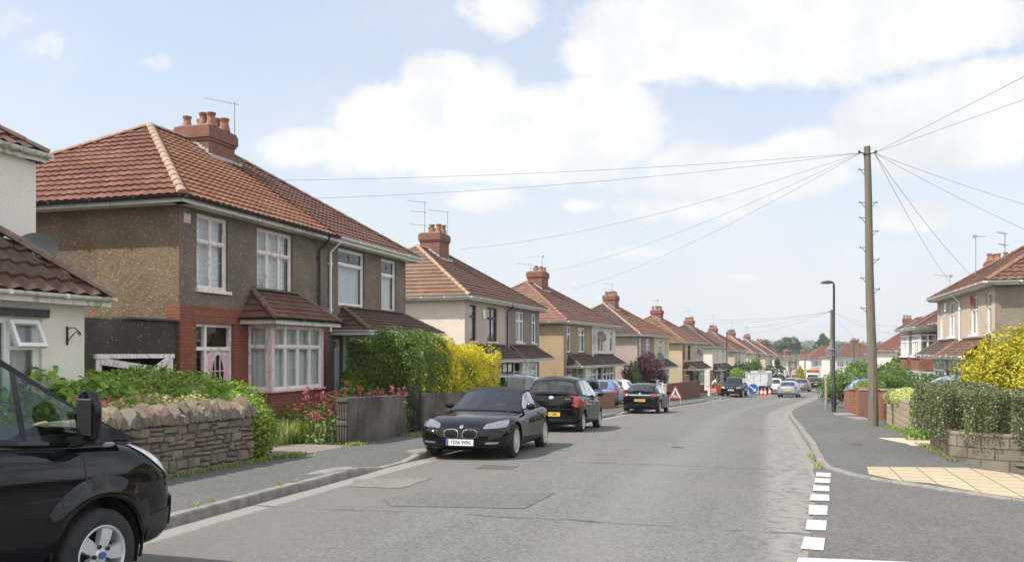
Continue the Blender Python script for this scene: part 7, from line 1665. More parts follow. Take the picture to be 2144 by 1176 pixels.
for sd in 'RL':
    sg = -1 if sd == 'R' else 1
    vpart('headlight', 'vanlamp', [([(.60, 1.165), (.60, 1.105), (.08, .755), (.10, .93)], sd, .2, .012)])
    vpart('headlight_rim', 'trim', [([(.66, 1.150), (.61, 1.148), (.15, .985), (.055, .78)], sd, False, .004, 6)] if 0 else [([(.53, 1.085), (.50, 1.07), (.05, .765), (.075, .80)], sd, False, .006, 8)])
    vpart('corner_trim', 'trim', [([(.98, 1.155), (.50, 1.165), (.60, 1.19), (.98, 1.30)], sd, .1, .006)]) if 0 else None
    # bumper: unpainted corner panel and its seam
    vpart('bumper', 'trim', [([(.47, .34), (.02, .42), (.02, .58), (.50, .56)], sd, False, .010, 12)])
    vpart('bumper_corner', 'trim', [([(.16, .42), (.035, .46), (.03, .66), (.14, .655)], sd, .2, .022, 8)])
    vpart('bumper_seam', 'ink', [([(.56, .575), (.03, .672), (.03, .680), (.56, .585)], sd, False, .004, 10)])
    vpart('sill_moulding', 'trim', [([(2.9, .30), (1.52, .30), (1.64, .40), (2.9, .42)], sd, .1, .016)])
    a = MB()                                                          # flared arch lip
    for k in range(1): a.tube([(vx(1.0)+.432*math.cos(t), sg*(.974+.028*math.sin(t)), .355+.432*math.sin(t)) for t in np.linspace(-.25, math.pi+.12, 26)], .013, 8)
    a.build('arch_lip', M['p_navy'], vr, 60)
    fl = MB(); rows = []                                              # swelling of the wing round the wheel
    for t_ in np.linspace(.10, math.pi-.05, 30):
        row = []
        for k_ in range(9):
            r_ = .432+.020*k_; x_, z_ = vx(1.0)+r_*1.02*math.cos(t_), .355+r_*math.sin(t_); h_ = vp.b.ray_cast(Vector((x_, sg*9, z_)), Vector((0, -sg, 0)))
            p_ = h_[0] if h_[0] is not None else Vector((x_, sg*.97, z_)); f_ = k_/8; row.append(p_+Vector((0, sg, 0))*(.030*math.cos(f_*math.pi/2)**1.5*min(1, math.sin(t_)*2.5)-.002*(f_ > .95)))
        rows.append(row)
    fl.grid(rows, flip=sg > 0); fl.build('wing_flare', M['p_navy'], vr, 80)
    m = MB()                                                           # door mirror: two-piece head on a foot
    hx0, hy0 = vx(1.20), sg*1.04
    m.grid([[(hx0+.06*c+dx_, hy0+sg*(.0+w_), z) for (c, dx_) in ((-1, 0), (-.6, .05), (.3, .075), (1, .03), (1, -.05), (-1, -.06))] for w_, z in ((.05, 1.22), (.0, 1.24), (-.01, 1.36), (.0, 1.50), (.03, 1.56))], closed=True)
    m.v = []; m.f = []; m.m = []
    prof = [(1.21, .55, .02), (1.235, .9, .0), (1.34, 1.0, 0), (1.48, .98, 0), (1.555, .85, -.01), (1.575, .5, -.02)]
    rows = [[(hx0-.01+.065*k*math.cos(t)*(1.2 if math.cos(t) > 0 else .7)+dx_, hy0+sg*.045+.095*k*math.sin(t), z) for t in np.linspace(0, 2*math.pi, 17)[:-1]] for z, k, dx_ in prof]
    m.grid(rows, closed=True); m.add(rows[0], [tuple(range(15, -1, -1))]); m.add(rows[-1], [tuple(range(16))]); mo = m.build('door_mirror', M['p_navy'], vr, 50)
    k = MB(); k.cbox(hx0-.02, hx0+.105, hy0+sg*.05-.098, hy0+sg*.05+.098, 1.20, 1.335, .03); k.cbox(hx0-.062, hx0-.048, hy0+sg*.05-.066, hy0+sg*.05+.066, 1.26, 1.52, .006); k.bar((hx0+.02, sg*.92, 1.20), (hx0, hy0+sg*.05, 1.24), .12, .07); k.build('mirror_base', M['ink'], mo)
    i_ = MB(); i_.cbox(hx0+.02, hx0+.13, hy0+sg*.06-.10, hy0+sg*.06+.10, 1.175, 1.205, .012); i_.build('indicator', M['lamp'], mo)
# quarter trim ahead of the mirror
for sg in (-1, 1):
    q_ = MB(); P_ = [(vx(1.17), sg*.968, 1.195), (vx(.60), sg*.945, 1.178), (vx(.74), sg*.93, 1.235), (vx(1.17), sg*.925, 1.45)]; q_.add(P_, [(0, 1, 2, 3)] if sg < 0 else [(3, 2, 1, 0)]); q_.add([(a, b+sg*.012, c) for a, b, c in P_], [(0, 1, 2, 3), (3, 2, 1, 0)]); q_.build('quarter_trim', M['trim'], vr)
mb = MB(); mb.box(vx(2.0), vx(1.0), -.85, .85, 1.0, 1.26); mb.add([(vx(1.05), -.85, 1.24), (vx(1.45), -.85, 1.34), (vx(1.45), .85, 1.34), (vx(1.05), .85, 1.24), (vx(1.75), -.85, 1.22), (vx(1.75), .85, 1.22)], [(0, 1, 2, 3), (1, 4, 5, 2)]); mb.build('dashboard', M['trim'], vr)
mb = MB(); c_ = Vector((vx(1.92), -.42, 1.30)); mb.tube([c_+Vector((.09*math.cos(t)*.6, .19*math.sin(t), .19*math.cos(t))) for t in np.linspace(0, 2*math.pi, 22)], .016, 8); mb.bar(c_+Vector((0, -.18, 0)), c_+Vector((0, .18, 0)), .04, .03); mb.build('steering_wheel', M['trim'], vr, 60)
ov = MB(); wy = -(.995-.125+.035)-.225/2*.92
oval(ov, (vx(1.0), wy-.004, .345), (0, -1, 0), (1, 0, 0), (0, 0, 1), .034, .026); ov.build('hub_badge', M['badge_blue'], vr)
cpt = vr.matrix_world if False else Matrix.Translation(vr.location) @ vr.rotation_euler.to_matrix().to_4x4()
cup = thing('paper_cup', 'brown paper cup lying on the dashboard inside the black van', 'cup', cpt @ Vector((vx(1.24), -.66, 1.285)), VA); mb = MB(); mb.lathe([(.024, -.045), (.034, .045), (.031, .045), (.022, -.04)], 16, 'x', (0, 0, .03)); mb.build('cup_body', M['cup'], cup, 40)
# ---- tipper lorry and works vehicles
M['lorry_grey'] = plain('scuffed pale grey panels', (.50, .51, .50), .6, var=.12)
def tipper():
    t = thing('tipper_lorry', 'white caged tipper lorry seen from behind, with an orange beacon', 'lorry', S(85.5, .75, .02), away(85)); b = MB()
    for yy in (-1.02, .98): b.box(-2.2, 1.5, yy, yy+.04, .95, 2.15)
    b.box(-2.2, 1.5, -1.02, 1.02, .9, .95); b.box(1.46, 1.5, -1.02, 1.02, .95, 2.3); b.box(-2.22, -2.18, -1.0, 1.0, 1.30, 2.12); b.box(-2.28, -2.22, -1.02, 1.02, .92, 1.28)
    for yy in (-1.05, -.35, .32, .99): b.box(-2.26, -2.18, yy, yy+.06, .92, 2.2)
    b.box(-2.26, -2.18, -1.05, 1.05, 2.12, 2.20); b.build('tipper_body', M['lorry_grey'], t); c = MB(); c.cbox(1.6, 3.4, -1.0, 1.0, .55, 1.45, .12); c.cbox(1.65, 2.9, -.95, .95, 1.45, 2.15, .18); c.build('cab', M['p_white'], t)
    g = MB(); g.box(2.885, 2.905, -.85, .85, 1.5, 2.0); g.build('windscreen', M['carglass'], t)
    ch = MB(); ch.box(-2.1, 3.3, -.45, .45, .55, .75); ch.box(-2.24, -2.12, -1.0, 1.0, .45, .60); ch.build('chassis', M['trim'], t)
    for x in (2.5, -1.1):
        for sg in (1, -1): wheel(t, x, sg*.88, .36, .24, sg, 6, 'white_old')
    for sg in (1, -1): l = MB(); l.box(-2.26, -2.24, sg*.78-.16, sg*.78+.16, .47, .58); l.build('tail_light', M['tail'], t)
    p = MB(); p.box(-2.26, -2.24, .1, .62, .62, .74); p.build('number_plate', M['pl_yellow'], t); o = MB(); o.lathe([(.09, 2.3), (.09, 2.42), (.05, 2.45)], 10, 'z', (1.3, .15, 0)); o.box(1.2, 1.4, -.4, .4, 2.28, 2.32); o.build('beacon', M['amber'], t)
    s = MB(); s.box(-2.9, -2.24, -1.08, -1.04, .92, 1.35); s.build('side_flap', M['steel'], t)
tipper()
def works_van():
    t = thing('works_van', 'white works van with red and yellow chevron board, far along the street', 'van', S(149, 1.7, .02), away(149)); b = MB(); b.cbox(-2.6, 1.2, -.98, .98, .4, 2.0, .12); b.cbox(1.1, 2.5, -.95, .95, .4, 1.3, .12); b.cbox(1.1, 1.9, -.9, .9, 1.3, 1.95, .2); b.build('body', M['p_white'], t)
    g = MB(); g.box(-2.62, -2.60, -.8, .8, 1.2, 1.75); g.build('rear_window', M['carglass'], t)
    c = MB(); c.box(-2.5, -2.44, -1.0, 1.0, 2.05, 2.6); c.build('chevron_board', M['amber'], t)
    v = MB()
    for k in range(5):
        for sg in (-1, 1): y = sg*(.1+.2*k); v.quad((-2.505, y, 2.06), (-2.505, y+sg*.1, 2.06), (-2.505, max(-1, min(1, y+sg*.3)), 2.59), (-2.505, max(-1, min(1, y+sg*.2)), 2.59))
    v.build('chevron', M['maroon'], t)
    for x in (1.7, -1.7):
        for sg in (1, -1): wheel(t, x, sg*.86, .34, .22, sg, 6)
    for sg in (1, -1): l = MB(); l.box(-2.62, -2.60, sg*.88-.08, sg*.88+.08, .8, 1.3); l.build('tail_light', M['tail'], t)
works_van()
# ------------------------------------------------------------------ poles, lamps, wires
def pole(label, base, top, r0, r1, steps=(), cat='telegraph pole', grp=None):
    base, top = Vector(base), Vector(top); t = thing('telegraph_pole', label, cat, base, 0, grp); d = top-base; m = MB()
    m.tube([d*s+Vector((.012*math.sin(s*9), 0, 0))+Vector((0, 0, -.4 if s == 0 else 0)) for s in np.linspace(0, 1, 12)], [r0+(r1-r0)*s for s in np.linspace(0, 1, 12)], 18); m.build('shaft', M['pole'], t, 50)
    for z, sg in steps:
        s = z/d.z; p = d*s; r = r0+(r1-r0)*s; k = MB(); k.bar((p.x+sg*(r-.02), p.y, p.z), (p.x+sg*(r+.16), p.y, p.z), .028, .012); k.bar((p.x+sg*(r+.15), p.y, p.z-.02), (p.x+sg*(r+.15), p.y, p.z+.03), .028, .012); k.bar((p.x+sg*(r+.11), p.y, p.z), (p.x+sg*(r-.005), p.y, p.z-.15), .022, .010); k.build('climbing_step', M['iron'], t)
    h = MB()
    for sg in (-1, 1): h.bar((d.x+sg*.08, -.05, d.z-.22), (d.x+sg*.26, -.05, d.z-.18), .03, .03); h.lathe([(.03, 0), (.04, .04), (.02, .08)], 8, 'z', (d.x+sg*.24, -.05, d.z-.2))
    h.tube([(d.x+(r1+.012)*math.cos(a), (r1+.012)*math.sin(a), d.z-.24) for a in np.linspace(0, 6.283, 14)], .012, 5); h.build('wire_bracket', M['iron'], t); return t
PB = U(1829, 25.3); PT = Vector(((1815-1072)/FPX*25.3, 25.3, EYE+(HOR-307)*25.3/FPX)); zb_ = PB.z
stp = [(EYE+(HOR-y)*25.3/FPX-zb_, -1) for y in (355, 424, 456, 518, 582, 645)]+[(EYE+(HOR-y)*25.3/FPX-zb_, 1) for y in (424, 484, 543, 605)]
pole('tall weathered wooden telegraph pole with climbing steps on the right pavement', PB, PT, .148, .092, stp)
p2b = U(1741, 76); p2t = Vector((p2b.x, 76, EYE+(HOR-648)*76/FPX)); pole('second telegraph pole, lined up behind the lamp post', p2b, p2t, .15, .11, [(z, s) for z in (3.5, 4.6, 5.8) for s in (-1, 1)])
p3b = U(1797, 150); pole('third telegraph pole, far right before red roofs', p3b, p3b+Vector((0, 0, 8.0)), .15, .10)
p4b = U(1685.5, 182); pole('pale far telegraph pole before the grey-tiled terrace', p4b, p4b+Vector((0, 0, 7.6)), .16, .11); p5b = U(1654.5, 190); pole('dark far pole before the white-faced terrace', p5b, p5b+Vector((0, 0, 6.0)), .13, .10)
M['lamp_grey'] = plain('dark grey lamp paint', (.028, .028, .033), .5, var=.2); M['lens'] = plain('lamp lens', (.5, .5, .48), .2)
def lamp_post(label, base, h, yaw, grp='street lamps'):
    t = thing('street_lamp', label, 'street lamp', base, yaw, grp); m = MB(); m.lathe([(.095, -.2), (.095, 1.25), (.085, 1.32), (.058, 1.38), (.048, h-.05)], 14, 'z'); m.tube([(0, 0, h-.06), (0, 0, h), (.04, 0, h+.04), (.14, 0, h+.06)], .04, 8); m.build('column', M['lamp_grey'], t, 40)
    k = MB(); P = []
    for x, w, zt, zb in ((.06, .05, .09, .02), (.14, .09, .12, .0), (.30, .13, .13, -.02), (.48, .11, .10, -.02), (.60, .05, .05, .0)): P.append([(x, w*math.cos(a), h+.02+(zt if math.sin(a) > 0 else -zb)*abs(math.sin(a))+(.0 if math.sin(a) > 0 else 0)) for a in np.linspace(0, 2*math.pi, 13)[:-1]])
    k.grid(P, closed=True); k.add(P[0], [tuple(range(12))]); k.add(P[-1], [tuple(range(11, -1, -1))]); k.build('lantern', M['lamp_grey'], t, 50)
    l = MB(); l.box(.22, .50, -.09, .09, h-.012, h+.02); l.build('lens', M['lens'], t); d = MB(); d.box(-.004+.07, .10, -.05, .05, .35, .95) if 0 else d.box(.085, .10, -.05, .05, .4, .95); d.build('access_door', M['lamp_grey'], t); return t
LB = U(1746, 39); lamp_post('dark grey street lamp on the right pavement with a road sign strapped to it', LB, EYE+(HOR-594)*39/FPX-LB.z, math.pi)
lamp_post('slim dark street lamp on the left pavement before white houses', S(82.4, -1.9, .1), 6.0, away(82)-math.pi/2); b_ = U(1788, 118); lamp_post('far right street lamp beside the third telegraph pole', b_, 6.0, math.pi); b_ = U(1668, 205); lamp_post('tiny far street lamp above the parked cars', b_, 6.4, math.pi)
M['alu'] = plain('bare aluminium sign back', (.42, .44, .43), .5, metal=.3, var=.12)
sg_ = thing('road_sign', 'grey back of a triangular road sign with a plate below, on the lamp post', 'road sign', LB+Vector((.0, .10, 0)), 0); zt = lambda y: EYE+(HOR-y)*39/FPX-LB.z
m = MB(); m.prism_y([(-.36, zt(735.5)), (.37, zt(735.5)), (.05, zt(711)), (-.03, zt(711))], .0, .012); m.build('triangle', M['alu'], sg_); m = MB(); m.box(-.25, .25, .0, .012, zt(746.5), zt(737.5)); m.build('plate', M['alu'], sg_); m = MB()
for y in (731, 739, 745): m.box(-.30 if y < 735 else -.25, .30 if y < 735 else .25, -.03, .0, zt(y)-.018, zt(y)+.018)
for y in (731, 742): m.tube([(.062*math.cos(a), -.10+.062*math.sin(a), zt(y)) for a in np.linspace(0, 6.283, 12)], .012, 5)
m.build('clamp', M['steel'], sg_)
t = thing('short_post', 'short plain grey post by the kerb just left of the lamp post', 'post', U(1729.5, 41.6)); m = MB(); m.cbox(-.05, .05, -.05, .05, -.2, 1.70, .012); m.build('post_shaft', M['conc'], t)
def wire(label, a, b, sag, r=.0055, grp='overhead telephone wires'):
    a, b = Vector(a), Vector(b); m = MB(); m.tube([a.lerp(b, s)-Vector((0, 0, sag*4*s*(1-s))) for s in np.linspace(0, 1, 22)], r, 5); o = m.build('telephone_wire', M['wire']); return tag(o, label, 'wire', grp)
M['wire'] = plain('wire sheath', (.16, .16, .17), .6)
TL, TR = PT+Vector((-.2, -.05, -.2)), PT+Vector((.2, -.05, -.2))
def ray(u, v, y): return Vector(((u-1072)/FPX*y, y, EYE+(HOR-v)*y/FPX))
wire('uppermost wire from the telegraph pole to the brown pebbledash house', TL, fr1(6.6, 5.2, 7.05), .20); wire('second wire from the telegraph pole to the brown pebbledash house', TL, fr1(7.2, 5.0, 6.55), .30)
wire('wire from the telegraph pole to the roof of the pinkish cream house', TL, ray(960, 522, 38.5), .45); wire('wire from the telegraph pole to the ochre pebbledash house', TL, ray(1130, 572, 54), .5, .005); wire('lowest wire from the telegraph pole towards the pink-grey house', TL, ray(1195, 605, 60), .5, .005)
wire('upper wire rising from the telegraph pole out of the top right of the picture', TR, Vector((7.4, -1, 5.6)), .0); wire('lower wire leaving the picture right of the telegraph pole, above the cloud edge', TR, Vector((10.0, 6, 5.9)), .0)
wire('wire from the telegraph pole passing over the beige pair to the right edge', TR, Vector((22, 33, 6.9)), .12); wire('steeper wire from the telegraph pole over the beige pair to the right edge', TR, Vector((21.5, 31.5, 5.2)), .15)
wire('steep wire from the telegraph pole down to the tile-hung house roof', TR, ray(1989, 590, 49), .25, .007); wire('wire from the telegraph pole down to the beige pair of houses', TR, ray(2035, 578, 41), .2, .007)
q2 = p2t+Vector((0, 0, -.15))
for k, (u, v, y, lb) in enumerate(((1470, 668, 98, 'to the white house with an end-wall dish'), (1480, 676, 99, 'just below the one to the white house'), (1518, 690, 115, 'to the far beige house'), (1556, 700, 131, 'to the far ivory house'), (1904, 684, 52, 'to the tile-hung houses on the right'), (1884, 700, 64, 'to the cream bay house on the right'), (1797, 712, 150, 'on to the third telegraph pole'))):
    wire('wire from the second telegraph pole '+lb, q2, ray(u, v, y), .35, .009)
# ------------------------------------------------------------------ aerials and dishes
def on_stack(Pp, dx_=.0, dy_=.0, z=8.4): org, a = Pp[0], Pp[1]; return org+fwd(a)*(5.7+dx_)+Vector((-math.sin(a), math.cos(a), 0))*(3.82+dy_)+Vector((0, 0, z))
aerial('aerial with one long boom on the chimney of the house with the pink bay', fr1(6.88, 3.36, 8.0), 1.35, -.15, 5, .95, tilt=.22)
aerial('tall triple-boom aerial on the left of the chimney of the pinkish cream house', on_stack(P2_, -.55, .3), 1.95, .1, 5, .85, True, .06); aerial('single-boom aerial on a tall mast, right of the chimney of the pinkish cream house', on_stack(P2_, .62, -.45, 7.4), 2.6, .05, 3, 1.0, False, .12)
aerial('square-ended aerial on the chimney of the ochre pebbledash house', on_stack(P3_, .3, -.2), 1.5, -.3, 9, 1.1); aerial('low aerial left of the chimney of the ochre pebbledash house', on_stack(P3_, -.55, .3, 8.2), 1.1, .1, 5, .9)
aerial('double aerial on the chimney of the pink-grey house', on_stack(P4_, .4, 0), 1.4, .15, 5, .9, True); aerial('aerial on the chimney of the sand pebbledash house', on_stack(P5_, .1, 0), 1.3, .5, 9, .9); aerial('aerial with two arms on the chimney of the house with an end-wall dish', on_stack(P6_, .35, 0, 8.1), 2.0, -.2, 9, .9, True)
for k, (Pp, lb) in enumerate(((P7_, 'far beige house'), (P8_, 'far ivory house'), (P9_, 'far cream house'))): aerial('thin aerial above the '+lb, on_stack(Pp, .2, 0, 8.0), 2.3, .4*k, 7, .9)
cR = rfar-fwd(aR)*(11.05/2); aerial('aerial left of the dark chimney behind the beige pair', ray(2043, 600, 38.5), 2.3, -2.6, 7, .8); aerial('aerial right of the dark chimney behind the beige pair', ray(2104, 590, 37.5), 2.15, .4, 5, .5, True); aerial('small aerial over the tile-hung house roof', ray(1989, 675, 49), 2.7, .2, 9, 1.0)
sat_dish('grey satellite dish above the brown-tiled roof at the left edge', Vector(((77-1072)/FPX*14.05, 14.05, EYE+(HOR-522)*14.05/FPX)), R(-62), .28, el=.35)
def dish_on(Pp, x, y, z, lb, r=.32, yaw=-.9): org, a = Pp[0], Pp[1]; return sat_dish(lb, org+fwd(a)*x+Vector((-math.sin(a), math.cos(a), 0))*y+Vector((0, 0, z)), yaw, r)
dish_on(P3_, 6.35, -.45, 4.35, 'large dark dish under the eaves of the white house beside the ochre one', .38); dish_on(P4_, 5.75, -.5, 3.4, 'grey dish between the pink-grey and cream houses', .36); dish_on(P4_, 6.4, -.45, 2.95, 'lower dark dish on the cream house by the purple tree', .34)
dish_on(P5_, 6.2, -.5, 4.1, 'dish under the eaves of the grey-beige house', .38); dish_on(P6_, -.35, 3.5, 3.3, 'dish on the end wall of the white rendered house', .40, R(-110)); dish_on(P6_, 4.2, -.4, 2.9, 'small dish on the front of the white house beyond the dark porch', .28); dish_on(P7_, 6.5, -.4, 3.0, 'small far dish on the front of the far beige pair', .3)
hb = thing('hanging_bracket', 'curled black iron hanging basket bracket on the white wall', 'bracket', og+fwd(a0_)*(xe-.36)+Vector((math.sin(a0_), -math.cos(a0_), 0))*1.5+Vector((0, 0, 2.0)), a0_); m = MB()
m.box(-.012, .012, -.025, -.002, -.06, .22); m.tube([(0, -.02-.24*s, .17+.05*math.sin(s*2.6)-.09*s*s) for s in np.linspace(0, 1, 12)], .008, 6); m.tube([(0, -.02-.20*s, -.02+.16*math.sin(s*1.5)) for s in np.linspace(0, 1, 10)], .008, 6); m.tube([(0, -.245+.03*math.cos(t)*(1-t/12), .10+.03*math.sin(t)*(1-t/12)) for t in np.linspace(0, 9, 20)], .007, 6); m.build('iron_scroll', M['iron'], hb)
# ------------------------------------------------------------------ road works
M['sign_red'] = plain('sign red', (.55, .03, .025), .4); M['sign_white'] = plain('sign white', (.74, .74, .72), .45); M['sign_blue'] = plain('sign blue', (.02, .12, .42), .4); M['cone_red'] = plain('cone plastic', (.55, .05, .02), .5, var=.2); M['hi_orange'] = plain('orange plastic', (.62, .12, .02), .5, var=.2)
def poly_y(mb, pts, y, th, m=0): mb.prism_y(pts, y-th, y, m)
t = thing('roadworks_sign', 'red-edged triangular men at work sign on legs at the pavement edge', 'road sign', U(1414, 53.2)+Vector((0, 0, .11)), .06); w = .44; zb_ = .34; h = .84
def tri(k): return [(-w*k, zb_+h*(1-k)*.36), (w*k, zb_+h*(1-k)*.36), (w*k*.02, zb_+h*(1-k)*.36+h*k), (-w*k*.02, zb_+h*(1-k)*.36+h*k)]
m = MB(); poly_y(m, tri(1.0), 0, .01); m.build('triangle', M['sign_red'], t); m = MB(); poly_y(m, tri(.76), -.011, .002); m.build('face', M['sign_white'], t); m = MB(); Y_ = -.0145; e = .002
def blk(pts): poly_y(m, pts, Y_, e)
blk([(.00+.045*math.cos(a), .80+.045*math.sin(a)) for a in np.linspace(0, 6.283, 11)[:-1]]); blk([(-.03, .76), (.03, .74), (.09, .60), (.03, .56), (-.05, .66)]); blk([(.03, .58), (.09, .60), (.17, .47), (.20, .44), (.13, .43)]); blk([(.03, .57), (.075, .58), (.04, .50), (-.02, .43), (-.07, .43)]); blk([(-.03, .72), (.0, .70), (-.10, .60), (-.12, .62)]); blk([(-.02, .70), (.02, .68), (-.16, .50), (-.18, .52)]); blk([(-.27, .43), (-.12, .43), (-.16, .49), (-.20, .515), (-.24, .48)]); m.build('digging_figure', M['ink'], t)
m = MB()
for x in (-.36, .30): m.bar((x, 0, .40), (x-.02, -.14, -.02), .03, .03); m.bar((x, .0, .5), (x+.02, .22, -.02), .03, .03)
m.build('leg', M['steel'], t)
def board(label, base, w, h, z0, face, kind): 
    t = thing('works_sign', label, 'road sign', base, 0); m = MB(); m.box(-w/2, w/2, 0, .012, z0, z0+h); m.build('sign_board', M[face], t); l = MB()
    for x in (-w*.38, w*.38): l.bar((x, .012, z0+.3), (x, -.12, -.02), .03, .03); l.bar((x, .02, z0+.4), (x, .30, -.02), .03, .03)
    l.build('leg', M['steel'], t); cz = z0+h/2
    if kind == 'arrow':
        d = MB(); r = w*.46; d.prism_y([(r*math.cos(a), cz+r*math.sin(a)) for a in np.linspace(0, 6.283, 29)[:-1]], -.004, -.001); d.build('blue_disc', M['sign_blue'], t); a = MB(); c, s = math.cos(R(-38)), math.sin(R(-38)); L = r*.78
        P = lambda x, z: (x*c-z*s, cz+x*s+z*c)
        a.prism_y([P(-L, -.055), P(L*.25, -.055), P(L*.25, -.22), P(L, 0), P(L*.25, .22), P(L*.25, .055), P(-L, .055)], -.008, -.005); a.build('white_arrow', M['sign_white'], t)
    else:
        b = MB()
        for k in range(3): b.box(-w*.36, w*.36*(1-.15*k), -.004, -.001, cz+h*(.22-.22*k)-.03, cz+h*(.22-.22*k)+.02)
        b.build('white_band', M['sign_white'], t)
    return t
board('white square board with blue disc and down-right arrow, in front of the tipper lorry', U(1577, 78.5), 1.0, .92, .22, 'sign_white', 'arrow'); board('second blue arrow board, half hidden by the dark four-wheel-drive', U(1553, 80.5), .95, .9, .35, 'sign_white', 'arrow'); board('small red roadworks board on the pavement left of the four-wheel-drive', U(1494, 73.5)+Vector((0, 0, .1)), .62, .5, .28, 'sign_red', 'band')
def cone():
    t = thing('traffic_cone', '', 'cone', (0, 0, 0), 0, 'traffic cones by the tipper lorry'); m = MB(); m.cbox(-.22, .22, -.22, .22, 0, .05, .02); m.build('base', M['cone_red'], t); m = MB(); m.lathe([(.17, .05), (.135, .24), (.0, .24)], 16, 'z', caps=False); m.lathe([(.085, .50), (.04, .78), (.03, .80), (0, .80)], 16, 'z', caps=False); m.build('cone_body', M['cone_red'], t, 40); m = MB(); m.lathe([(.137, .24), (.087, .50)], 16, 'z', caps=False); m.build('white_sleeve', M['sign_white'], t, 40); return t
c0_ = cone(); c0_.location = U(1595, 80.2); c0_['label'] = 'leftmost traffic cone, nearest the blue arrow board'
for u, y, lb in ((1602.5, 79.2, 'middle traffic cone, standing slightly nearer than its neighbours'), (1612, 82.5, 'rightmost traffic cone, beside the white car')): c = copy_tree(c0_); c.location = U(u, y); c['label'] = lb
t = thing('works_barrier', 'orange plastic barrier by the worker behind the four-wheel-drive', 'barrier', U(1500, 79)+Vector((0, 0, .1)), .3); m = MB(); m.cbox(-.5, .5, -.03, .03, .15, 1.0, .01); m.build('panel', M['hi_orange'], t); m = MB(); m.box(-.4, -.3, -.25, .25, 0, .15); m.box(.3, .4, -.25, .25, 0, .15); m.build('foot', M['trim'], t)
M['skin'] = plain('skin', (.42, .24, .17), .6); M['shirt'] = plain('pale blue shirt', (.40, .58, .60), .8); M['jeans'] = plain('dark trousers', (.04, .05, .07), .8); M['hair'] = plain('brown hair', (.05, .03, .02), .8)
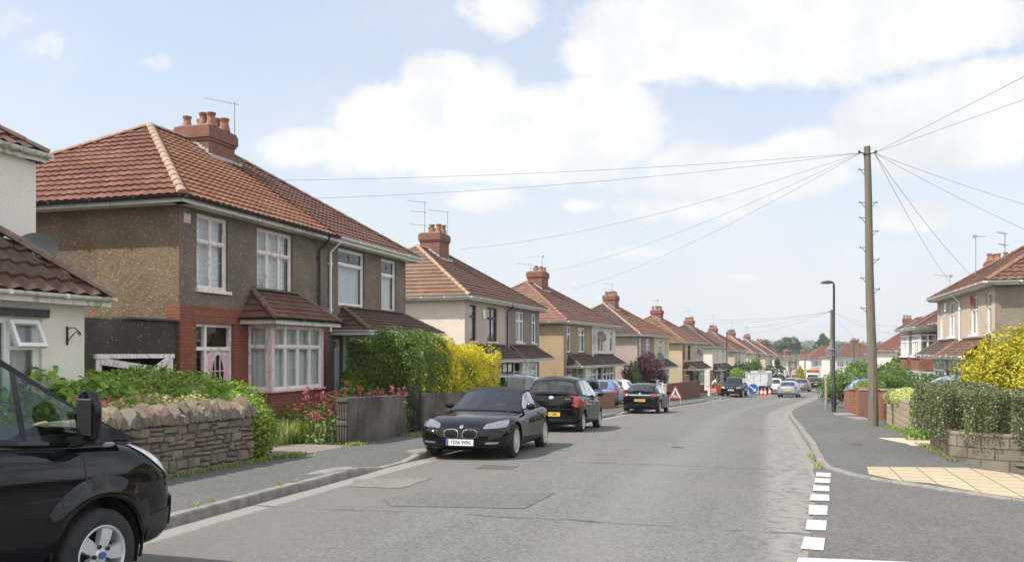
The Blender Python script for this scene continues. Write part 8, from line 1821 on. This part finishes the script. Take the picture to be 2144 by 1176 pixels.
def person(label, base, yaw):
    t = thing('person', label, 'person', base, yaw)
    def skin_mesh(nm, V, E, Rr, mat, root=0):
        me = bpy.data.meshes.new(nm); me.from_pydata(V, E, []); ob = newmesh_obj('tmp', me); ob.modifiers.new('k', 'SKIN'); s = ob.modifiers.new('s', 'SUBSURF'); s.levels = s.render_levels = 1
        if not me.skin_vertices: me.attributes.new('skin', 'FLOAT', 'POINT')
        for i, v in enumerate(me.skin_vertices[0].data): v.radius = (Rr[i], Rr[i]); v.use_root = i == root
        bpy.context.view_layer.update(); out = eval_mesh(ob); bpy.data.objects.remove(ob); out.name = nm; out.materials.clear(); out.materials.append(mat); smooth_me(out, 60); return newmesh_obj(nm, out, t)
    V = [(0, 0, .92), (.12, 0, 1.12), (.24, 0, 1.32), (.30, 0, 1.42), (.36, 0, 1.50), (.0, .10, .86), (.04, .11, .48), (-.02, .12, .08), (.10, .12, .03), (0, -.10, .86), (-.06, -.11, .48), (-.14, -.12, .08), (-.02, -.12, .03), (.26, .19, 1.34), (.38, .24, 1.08), (.56, .20, .92), (.26, -.19, 1.34), (.40, -.24, 1.10), (.58, -.18, .96), (.62, .19, .88), (.64, -.17, .92)]
    E = [(0, 1), (1, 2), (2, 3), (3, 4), (0, 5), (5, 6), (6, 7), (7, 8), (0, 9), (9, 10), (10, 11), (11, 12), (2, 13), (13, 14), (14, 15), (2, 16), (16, 17), (17, 18), (15, 19), (18, 20)]
    Rr = [.14, .14, .155, .07, .06, .10, .07, .05, .045, .10, .07, .05, .045, .07, .05, .04, .07, .05, .04, .03, .03]; b = skin_mesh('body', V, E, Rr, M['skin'])
    skin_mesh('shirt', [(.02, 0, .98), (.12, 0, 1.12), (.24, 0, 1.32), (.285, 0, 1.40), (.26, .19, 1.34), (.37, .235, 1.10), (.26, -.19, 1.34), (.39, -.235, 1.12)], [(0, 1), (1, 2), (2, 3), (2, 4), (4, 5), (2, 6), (6, 7)], [.165, .165, .175, .085, .085, .07, .085, .07], M['shirt'])
    skin_mesh('trousers', [(0, 0, .94), (.0, .10, .86), (.04, .11, .48), (-.02, .12, .12), (0, -.10, .86), (-.06, -.11, .48), (-.14, -.12, .12)], [(0, 1), (1, 2), (2, 3), (0, 4), (4, 5), (5, 6)], [.16, .115, .085, .068, .115, .085, .068], M['jeans'])
    h = MB(); h.M = Matrix.Translation((.43, 0, 1.58)) @ Matrix.Rotation(.5, 4, 'Y'); h.lathe([(0, -.12), (.05, -.11), (.075, -.06), (.082, 0), (.08, .06), (.055, .105), (0, .12)], 14, 'z', caps=False); h.box(.07, .10, -.012, .012, -.04, .01); h.build('head', M['skin'], t, 60)
    k = MB(); k.M = Matrix.Translation((.425, 0, 1.60)) @ Matrix.Rotation(.35, 4, 'Y'); k.lathe([(.086, -.01), (.088, .05), (.062, .105), (0, .125)], 14, 'z', caps=False); k.build('hair', M['hair'], t, 60); return t
person('worker in a pale blue shirt stooping on the pavement behind the four-wheel-drive', U(1491, 77.5)+Vector((0, 0, .1)), R(-15))
# iron covers in the road and pavement
def cover(u, v, w, d, onroad=True):
    p = on_road(u, v) if onroad else gp(u, v, .118); a = ang(p.y); m = MB(); m.M = Matrix.Translation((p.x, p.y, p.z+.003)) @ Matrix.Rotation(-a, 4, 'Z'); m.box(-w/2, w/2, -d/2, d/2, -.02, .004)
    for k in range(5): m.box(-w/2+.04, w/2-.04, -d/2+d*(k+.5)/5-.01, -d/2+d*(k+.5)/5+.01, .004, .007)
    m.build('iron_cover', M['iron_rust'], None)['kind'] = 'structure'
M['iron_rust'] = plain('worn iron cover', (.10, .085, .07), .75, var=.3, vscale=12)
cover(1040, 978, .62, .45); cover(1418, 936, .25, .2); cover(1795, 930, .3, .3, False)
# ------------------------------------------------------------------ thin summer haze
mb = MB(); mb.box(-3020, 3520, -320, 6020, -40, 62)
hz = bpy.data.materials.new('summer haze'); hz.use_nodes = True; t = NT(hz.node_tree); t.n.remove(t.n['Principled BSDF'])
pv = t.node('ShaderNodeVolumePrincipled'); pv.inputs['Color'].default_value = (.92, .95, 1, 1); pv.inputs['Density'].default_value = .00032; pv.inputs['Anisotropy'].default_value = .2
t.l.new(pv.outputs[0], t.n['Material Output'].inputs['Volume'])
o = mb.build('haze', hz); o['kind'] = 'stuff'
